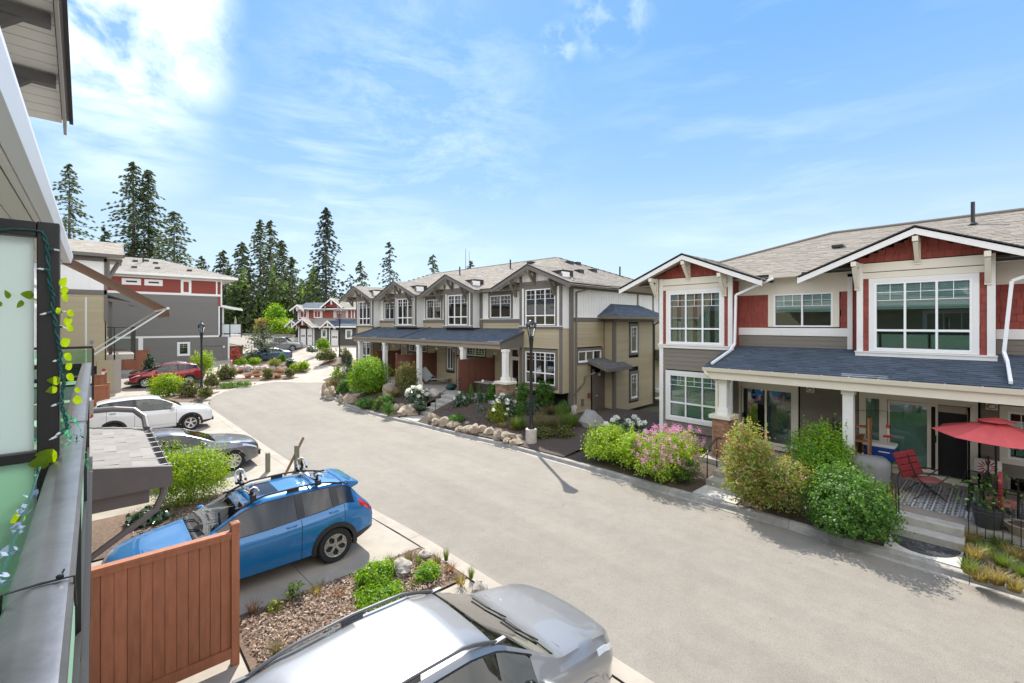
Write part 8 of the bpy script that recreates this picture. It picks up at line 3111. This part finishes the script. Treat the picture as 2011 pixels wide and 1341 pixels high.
def chair(label, x, y, rot, back=True, group='red patio chairs'):
 t = thing('patio_chair', label, 'chair', (0, 0, 0), rot, group, (x, y, .505))
 for s in (-1, 1):
  mb = MB()
  mb.tube([(-.34, s * .27, 0), (0, s * .27, .30), (.34, s * .27, .62), (.38, s * .27, .66)], .015, 6)
  mb.build('cross_leg', BLACKM, t)
  mb = MB()
  mb.tube([(.34, s * .25, 0), (0, s * .25, .30), (-.28, s * .25, .55), (-.46, s * .25, 1.10)], .015, 6)
  mb.build('back_leg', BLACKM, t)
  MB().tube([(-.33, s * .29, .66), (.30, s * .29, .66)], .018, 6).build('arm', BLACKM, t)
 MB().bar((-.22, 0, .44), (.30, 0, .46), .48, .05, (0, 0, 1)).build('seat', REDP, t, bevel=.02)
 for k in range(4):
  a, b = k / 4, (k + 1) / 4
  p, q = Vector((-.24, 0, .50)), Vector((-.46, 0, 1.12))
  MB().bar(p.lerp(q, a + .01), p.lerp(q, b - .01), .46, .07, (0, 1, 0)).build('cushion', REDC, t, bevel=.02)
 return t
chair('red folding patio chair facing right in front of the open door', 15.35, 1.42, R(-62))
chair('red patio chair at the table with its back to the lane', 14.55, .12, R(0))
chair('red patio chair at the right frame edge with its back to the lane', 14.5, -.62, R(6))
t = thing('patio_chair', 'dark patio chair behind the table holding a flowered cushion', 'chair', (16.62, .35, .5), 0, 'dark patio chair')
MB().box(16.4, .05, .9, 16.9, .65, .95).build('seat', BLACKM, t)
for x in (16.42, 16.88):
 for y in (.07, .63):
  MB().box(x - .018, y - .018, .5, x + .018, y + .018, .9).build('leg', BLACKM, t)
MB().bar((16.88, .35, .95), (16.98, .35, 1.45), .6, .03, (0, 1, 0)).build('backrest', BLACKM, t)
def cushion():
 m, n, l = newmat('flower_cushion')
 out = n.new('ShaderNodeOutputMaterial')
 b = n.new('ShaderNodeBsdfPrincipled')
 b.inputs['Roughness'].default_value = .9
 tc = n.new('ShaderNodeTexCoord')
 sp_ = n.new('ShaderNodeSeparateXYZ')
 l.new(tc.outputs['Object'], sp_.inputs[0])
 def mth(op, a, b_=None):
  q = n.new('ShaderNodeMath')
  q.operation = op
  for i, s in enumerate((a, b_)):
   if s is None:
    continue
   if isinstance(s, (int, float)):
    q.inputs[i].default_value = s
   else:
    l.new(s, q.inputs[i])
  return q.outputs[0]
 ang = mth('ARCTAN2', sp_.outputs[2], sp_.outputs[1])
 rad = mth('SQRT', mth('ADD', mth('MULTIPLY', sp_.outputs[1], sp_.outputs[1]), mth('MULTIPLY', sp_.outputs[2], sp_.outputs[2])))
 pet = mth('COSINE', mth('MULTIPLY', ang, 14))
 lim = mth('ADD', .14, mth('MULTIPLY', pet, .05))
 ins = mth('MULTIPLY', mth('LESS_THAN', rad, lim), mth('GREATER_THAN', rad, .06))
 pet2 = mth('GREATER_THAN', pet, -.35)
 fac = mth('MULTIPLY', ins, pet2)
 mx = n.new('ShaderNodeMixRGB')
 mx.inputs[1].default_value = (.66, .62, .60, 1)
 mx.inputs[2].default_value = (.33, .015, .03, 1)
 l.new(fac, mx.inputs[0])
 l.new(mx.outputs[0], b.inputs[0])
 l.new(b.outputs[0], out.inputs[0])
 return m
mb = MB()
N_ = 8
vs, fs = [], []
for sgn in (-1, 1):
 o = len(vs)
 for i in range(N_ + 1):
  for j in range(N_ + 1):
   u, v = i / N_ * 2 - 1, j / N_ * 2 - 1
   bulge = .075 * (1 - u ** 4) * (1 - v ** 4)
   vs.append((sgn * bulge, u * .25 * (1 - .05 * v * v), v * .21 * (1 - .05 * u * u)))
 for i in range(N_):
  for j in range(N_):
   q = (o + i * (N_ + 1) + j, o + (i + 1) * (N_ + 1) + j, o + (i + 1) * (N_ + 1) + j + 1, o + i * (N_ + 1) + j + 1)
   fs.append(q if sgn > 0 else q[::-1])
mb.add(vs, fs)
o = mb.build('cushion', cushion(), None, True, base=(0, 0, 0))
o.location = (16.72, .36, 1.20)
o.rotation_euler = (0, R(12), 0)
tag(o, 'white cushion with a dark red flower on the chair behind the patio table', 'cushion')
# grey covered barbecue, cool box, shelf, feeder
mb = MB()
N_ = 16
prof = [(0, .0, 0), (.30, .42, .0), (.33, .45, .35), (.35, .48, .75), (.34, .46, .92), (.26, .38, 1.02), (0, 0, 1.06)]
vs, fs = [], []
for (rx, ry, z) in prof:
 for k in range(N_):
  a = 2 * math.pi * k / N_
  c_, s_ = math.cos(a), math.sin(a)
  e_ = .55
  wv = 1 + .03 * math.sin(5 * a + z * 4)
  vs.append((rx * wv * math.copysign(abs(c_) ** e_, c_), ry * wv * math.copysign(abs(s_) ** e_, s_), z))
for i in range(len(prof) - 1):
 for k in range(N_):
  k2 = (k + 1) % N_
  fs.append((i * N_ + k, i * N_ + k2, (i + 1) * N_ + k2, (i + 1) * N_ + k))
mb.add(vs, fs)
o = mb.build('covered_barbecue', mat('grey_cover', (.20, .205, .20), .8, noise=.12, nscale=4), None, 45, base=(0, 0, 0))
o.location = (15.1, 2.5, .5)
o.scale = (.95, .95, .82)
o.rotation_euler = (0, 0, R(20))
tag(o, 'barbecue under a grey cloth cover beside the tall green bush', 'barbecue')
t = thing('cool_box', 'blue cool box with white lid standing below the narrow side window', 'cooler', (16.62, 2.55, .5))
MB().box(16.4, 2.15, 1.02, 16.85, 2.85, 1.36).build('body', mat('cooler_blue', (.012, .06, .30), .4), t, bevel=.02)
MB().box(16.38, 2.13, 1.36, 16.87, 2.87, 1.45).build('lid', WHITE2, t, bevel=.02)
MB().box(16.393, 2.25, 1.22, 16.40, 2.5, 1.25).build('print', WHITE2, t)
MB().box(16.45, 2.25, .5, 16.8, 2.75, 1.018).build('stand', mat('teal_crate', (.02, .12, .11), .6), t)
t = thing('plant_shelf', 'tall cedar plant shelf behind the white porch post', 'shelf', (15.9, 2.78, .5))
for y in (2.62, 2.98):
 MB().box(15.75, y - .02, .5, 16.1, y + .02, 2.25).build('side_board', mat('orange_cedar', (.36, .17, .07), .7, noise=.2, nscale=5), t)
for z in (.75, 1.15, 1.55, 1.95):
 MB().box(15.77, 2.645, z, 16.08, 2.955, z + .025).build('shelf', MATS['orange_cedar'], t)
t = thing('hummingbird_feeder', 'red hummingbird feeder hanging before the narrow side window', 'feeder', (15.9, 2.22, 1.8))
MB().lathe([(.03, 1.83), (.03, 2.02)], 10, (15.9, 2.22, 0)).build('bottle', mat('feeder_glass', (.6, .5, .45), .2), t)
MB().lathe([(.035, 2.02), (.045, 2.05), (.035, 2.11)], 10, (15.9, 2.22, 0)).build('cap', mat('feeder_red', (.42, .012, .015), .4), t)
MB().lathe([(.03, 1.82), (.10, 1.80), (.11, 1.77), (.02, 1.75)], 12, (15.9, 2.22, 0)).build('dish', MATS['feeder_red'], t)
MB().tube([(15.9, 2.22, 2.11), (15.9, 2.22, 2.46), (15.86, 2.3, 2.48), (15.5, 2.88, 2.46)], .006, 5).build('hook', BLACKM, t)
t = thing('wind_chime', 'small red ornament hanging beside the brick pillar', 'ornament', (15.9, 6.62, 2.2))
MB().lathe([(.01, 2.18), (.07, 2.20), (.08, 2.25), (.03, 2.28), (.06, 2.33), (.01, 2.36)], 10, (15.9, 6.62, 0)).build('body', MATS['feeder_red'], t)
MB().tube([(15.9, 6.62, 2.36), (15.9, 6.62, 3.1)], .005, 5).build('cord', BLACKM, t)
# rug: flat printed pattern
m, n, l = newmat('rug')
out = n.new('ShaderNodeOutputMaterial')
b = n.new('ShaderNodeBsdfPrincipled')
b.inputs['Roughness'].default_value = .95
tc = n.new('ShaderNodeTexCoord')
wv = n.new('ShaderNodeTexWave')
wv.inputs['Scale'].default_value = 4.5
wv.bands_direction = 'Y'
bk = n.new('ShaderNodeTexBrick')
bk.inputs['Scale'].default_value = 2.2
bk.inputs['Color1'].default_value = (.42, .42, .41, 1)
bk.inputs['Color2'].default_value = (.20, .21, .215, 1)
bk.inputs['Mortar'].default_value = (.60, .60, .58, 1)
bk.inputs['Mortar Size'].default_value = .035
l.new(tc.outputs['Object'], wv.inputs['Vector'])
l.new(tc.outputs['Object'], bk.inputs['Vector'])
mx = n.new('ShaderNodeMixRGB')
mx.blend_type = 'MULTIPLY'
mx.inputs[0].default_value = .6
l.new(bk.outputs[0], mx.inputs[1])
l.new(wv.outputs[0], mx.inputs[2])
l.new(mx.outputs[0], b.inputs[0])
l.new(b.outputs[0], out.inputs[0])
solo('rug', 'grey and white patterned outdoor rug on the patio before the open door', 'rug', MB().box(14.35, -1.6, .502, 16.7, 1.95, .514), m, (15.5, .2, .5))
# doormat: half round with raised scrolls
t = thing('doormat', 'black half-round rubber doormat with scroll relief at the foot of the steps', 'doormat', (13.12, 1.21, .155))
pts = [(13.13, 1.21 - .55)] + [(13.13 - .70 * math.sin(a), 1.21 - .55 * math.cos(a)) for a in np.linspace(0, math.pi, 25)][1:-1] + [(13.13, 1.21 + .55)]
MB().prism(pts, lambda a, b, q: (a, b, q), .158, .168).build('mat', mat('rubber', (.03, .032, .036), .7), t)
rel = MB()
for rr_ in (.95, .86):
 rel.tube([(13.125 - .70 * rr_ * math.sin(a), 1.21 - .55 * rr_ * math.cos(a), .17) for a in np.linspace(.03, math.pi - .03, 24)], .006, 4)
rr = random.Random(3)
for k in range(70):
 a, q = rr.uniform(.12, math.pi - .12), rr.uniform(.15, .78)
 cx, cy = 13.11 - .70 * q * math.sin(a), 1.21 - .55 * q * math.cos(a)
 s0 = rr.uniform(0, 6.28)
 rel.tube([(min(13.12, cx + (.012 + .022 * s) * math.cos(s0 + 4.5 * s)), cy + (.012 + .022 * s) * math.sin(s0 + 4.5 * s), .17) for s in np.linspace(0, 1, 9)], .005, 4)
rel.build('scroll_relief', mat('rubber_light', (.10, .105, .11), .6), t, kind='stuff')
# iron fence right of the steps, pots
t = thing('iron_fence', 'low black iron fence with spiked pickets round the pots right of the steps', 'fence', (13.8, -.8, .2))
for k in range(30):
 y = .58 - k * .125
 h = 1.02 if k == 0 else (.78 + .10 * (k % 2))
 MB().tube([(13.80, y, .22), (13.80, y, .22 + h), (13.80, y, .27 + h)], [.009, .009, .002], 5).build('picket', BLACKM, t)
for z in (.36, .86):
 MB().tube([(13.80, .6, z), (13.80, -3.1, z)], .008, 5).build('rail', BLACKM, t)
t = thing('iron_trellis', 'small black iron plant support left of the doormat steps', 'trellis', (13.95, 2.0, .3))
for k in range(5):
 MB().tube([(13.9 + .02 * k, 1.86 + k * .09, .3), (13.9 + .02 * k, 1.86 + k * .09, 1.05)], .008, 5).build('picket', BLACKM, t)
for z in (.5, .95):
 MB().tube([(13.9, 1.84, z), (13.99, 2.24, z)], .008, 5).build('rail', BLACKM, t)
def pot(label, x, y, z, r, h, m, plant=None, ph=.5, n=160, ls=.07, group='plant pots'):
 t = thing('plant_pot', label, 'plant pot', (x, y, z), 0, group)
 MB().lathe([(r * .72, 0), (r * .95, h * .9), (r, h * .9), (r, h), (r * .86, h), (r * .84, h * .86)], 18, (x, y, z), cap=False).build('pot', m, t, smooth=40)
 MB().lathe([(.001, h * .86), (r * .86, h * .86)], 18, (x, y, z), cap=False).build('earth', SOIL, t)
 if plant:
  g = np.random.default_rng(int(x * 100) % 97)
  Q = np.stack([g.normal(0, r * .8, n), g.normal(0, r * .8, n), h + np.abs(g.normal(.3, .28, n)) * ph], 1)
  link(leafmesh('foliage', Q, g.normal(size=Q.shape) + np.array([[0, 0, .6]]), ls, .6, 3), 'foliage', LEAF[plant], t)
  mb = MB()
  for k in range(5):
   mb.tube([(x + g.normal(0, .03), y + g.normal(0, .03), z + h * .8), (x + g.normal(0, r * .5), y + g.normal(0, r * .5), z + h + ph * .8)], .006, 4)
  mb.build('stems', BARK, t)
 return t
DPOT = mat('dark_pot', (.045, .05, .05), .5)
TERRA = mat('terracotta', (.30, .10, .05), .8, noise=.1, nscale=8)
pot('large dark pot with a tall leafy plant behind the iron fence', 14.12, .30, .5, .27, .42, DPOT, 'mid', .9, 200, .08)
pot('wide low beige bowl pot behind the iron fence', 14.12, -.22, .5, .30, .22, mat('stone_pot', (.33, .27, .2), .8))
pot('terracotta saucer pot with pale flowers left of the doormat steps', 14.25, 2.0, .5, .22, .14, TERRA, 'straw', .3, 260, .06)
pot('dark pot with purple-tinged plant at the foot of the white porch post', 15.6, 2.55, .5, .18, .35, DPOT, 'deep', .5, 300, .07)
a_ = M2W(14.0, 29.75)
pot('small red pot on the far porch steps, lower one', a_[0], a_[1], .4, .16, .3, TERRA, 'mid', .4, 160, .1)
a_ = M2W(14.7, 29.8)
pot('small red pot on the far porch steps, upper one', a_[0], a_[1], .75, .16, .3, TERRA, 'mid', .4, 160, .1)
a_ = M2W(16.7, 24.5)
pot('small terracotta pot beside the lounge chair on the porch', a_[0], a_[1], 1.05, .15, .26, TERRA)
# ---------------------------------------------------------------- porch things, beige row
a_ = M2W(16.9, 23.6)
t = thing('lounge_chair', 'grey sling lounge chair on the porch of the beige row', 'lounge chair', (0, 0, 0), BR + R(160), None, (a_[0], a_[1], 1.05))
SLING = mat('grey_sling', (.36, .40, .38), .8)
MB().bar((-.9, 0, .36), (.35, 0, .34), .58, .03).build('seat', SLING, t)
MB().bar((.35, 0, .35), (.85, 0, .98), .58, .03, (0, 1, 0)).build('backrest', SLING, t)
for x in (-.8, .3):
 for s in (-1, 1):
  MB().tube([(x, s * .29, .34), (x + .1, s * .31, .0)], .016, 6).build('leg', mat('chair_frame', (.18, .20, .19), .5), t)
for s in (-1, 1):
 MB().tube([(-.1, s * .31, .35), (0, s * .32, .55), (.5, s * .32, .55)], .016, 6).build('arm', MATS['chair_frame'], t)
a_ = M2W(16.3, 24.2)
mb = MB().tube([(a_[0], a_[1], 1.06), (a_[0] - .25, a_[1] + .5, 2.5)], .013, 6)
mb.bar((a_[0] + .02, a_[1] - .12, 1.1), (a_[0] + .02, a_[1] + .12, 1.1), .05, .08)
solo('broom', 'red-brown broom stick leaning on the brown porch screen', 'broom', mb, mat('broom', (.30, .14, .09), .6), (a_[0], a_[1], 1.05))
a_ = M2W(16.6, 18.4)
t = thing('wicker_box', 'dark wicker storage table on the porch right of the brown screen', 'table', (a_[0], a_[1], 1.05), 0)
MB().box(a_[0] - .35, a_[1] - .55, 1.06, a_[0] + .35, a_[1] + .55, 1.66).build('body', mat('wicker', (.05, .04, .035), .7, noise=.3, nscale=60), t)
MB().box(a_[0] - .4, a_[1] - .6, 1.66, a_[0] + .4, a_[1] + .6, 1.70).build('table_top', mat('grey_top', (.33, .33, .30), .5), t)
o = MB().lathe([(.05, 0), (.075, .06), (.05, .12), (.01, .13)], 12, (0, 0, 0)).build('white_bowl', WHITE2, None, base=(0, 0, 0))
o.location = (a_[0] - .2, a_[1] + .1, 1.70)
tag(o, 'small white round pot on the wicker storage table', 'bowl')
a_ = M2W(16.35, 17.2)
t = thing('bistro_table', 'round white garden table beside the stone pillar', 'table', (a_[0], a_[1], 1.05), 0)
MB().lathe([(.36, 1.72), (.37, 1.74), (.36, 1.76)], 20, (a_[0], a_[1], 0)).build('table_top', WHITE2, t)
for k in range(3):
 an = k * 2.1
 MB().tube([(a_[0] + .05 * math.cos(an), a_[1] + .05 * math.sin(an), 1.72), (a_[0] + .3 * math.cos(an), a_[1] + .3 * math.sin(an), 1.05)], .015, 5).build('leg', WHITE2, t)
for i, (v, u) in enumerate(((17.0, 17.35), (16.85, 16.75))):
 b_ = M2W(v, u)
 t = thing('garden_chair', ('left' if i == 0 else 'right') + ' white plastic garden chair behind the round white table', 'chair', (0, 0, 0), BR + R(180 + 20 * i), 'white garden chairs', (b_[0], b_[1], 1.05))
 MB().box(-.24, -.24, .42, .24, .24, .46).build('seat', WHITE2, t, bevel=.01)
 MB().bar((-.24, 0, .46), (-.36, 0, .92), .46, .03, (0, 1, 0)).build('backrest', WHITE2, t, bevel=.01)
 for x in (-.22, .22):
  for y in (-.22, .22):
   MB().box(x - .02, y - .02, 0, x + .02, y + .02, .42).build('leg', WHITE2, t)
a_ = M2W(16.2, 21.0)
t = thing('hose_reel', 'dark green garden bag lying on the porch near the handrail top', 'bag', (a_[0], a_[1], 1.05))
MB().rock((a_[0], a_[1], 1.2), .35, .28, .2, 4, 12, 8, .3).build('bag', mat('bag_green', (.01, .06, .05), .6), t, smooth=True)
t = thing('string_lights', 'string of small bulbs along the porch beam of the beige row', 'string lights', (*M2W(16.05, 22), 3.5), 0)
pts = [(*M2W(16.05 + .35 * math.sin(k * 1.3), 19.8 + k * .5), 3.45 - .12 * abs(math.sin(k * 1.57))) for k in range(17)]
MB().tube(pts, .006, 4).build('wire', BLACKM, t)
for p in pts[::2]:
 MB().rock((p[0], p[1], p[2] - .04), .03, .03, .04, 1, 8, 6, 0).build('bulb', mat('clear_bulb', (.75, .76, .74), .15), t)
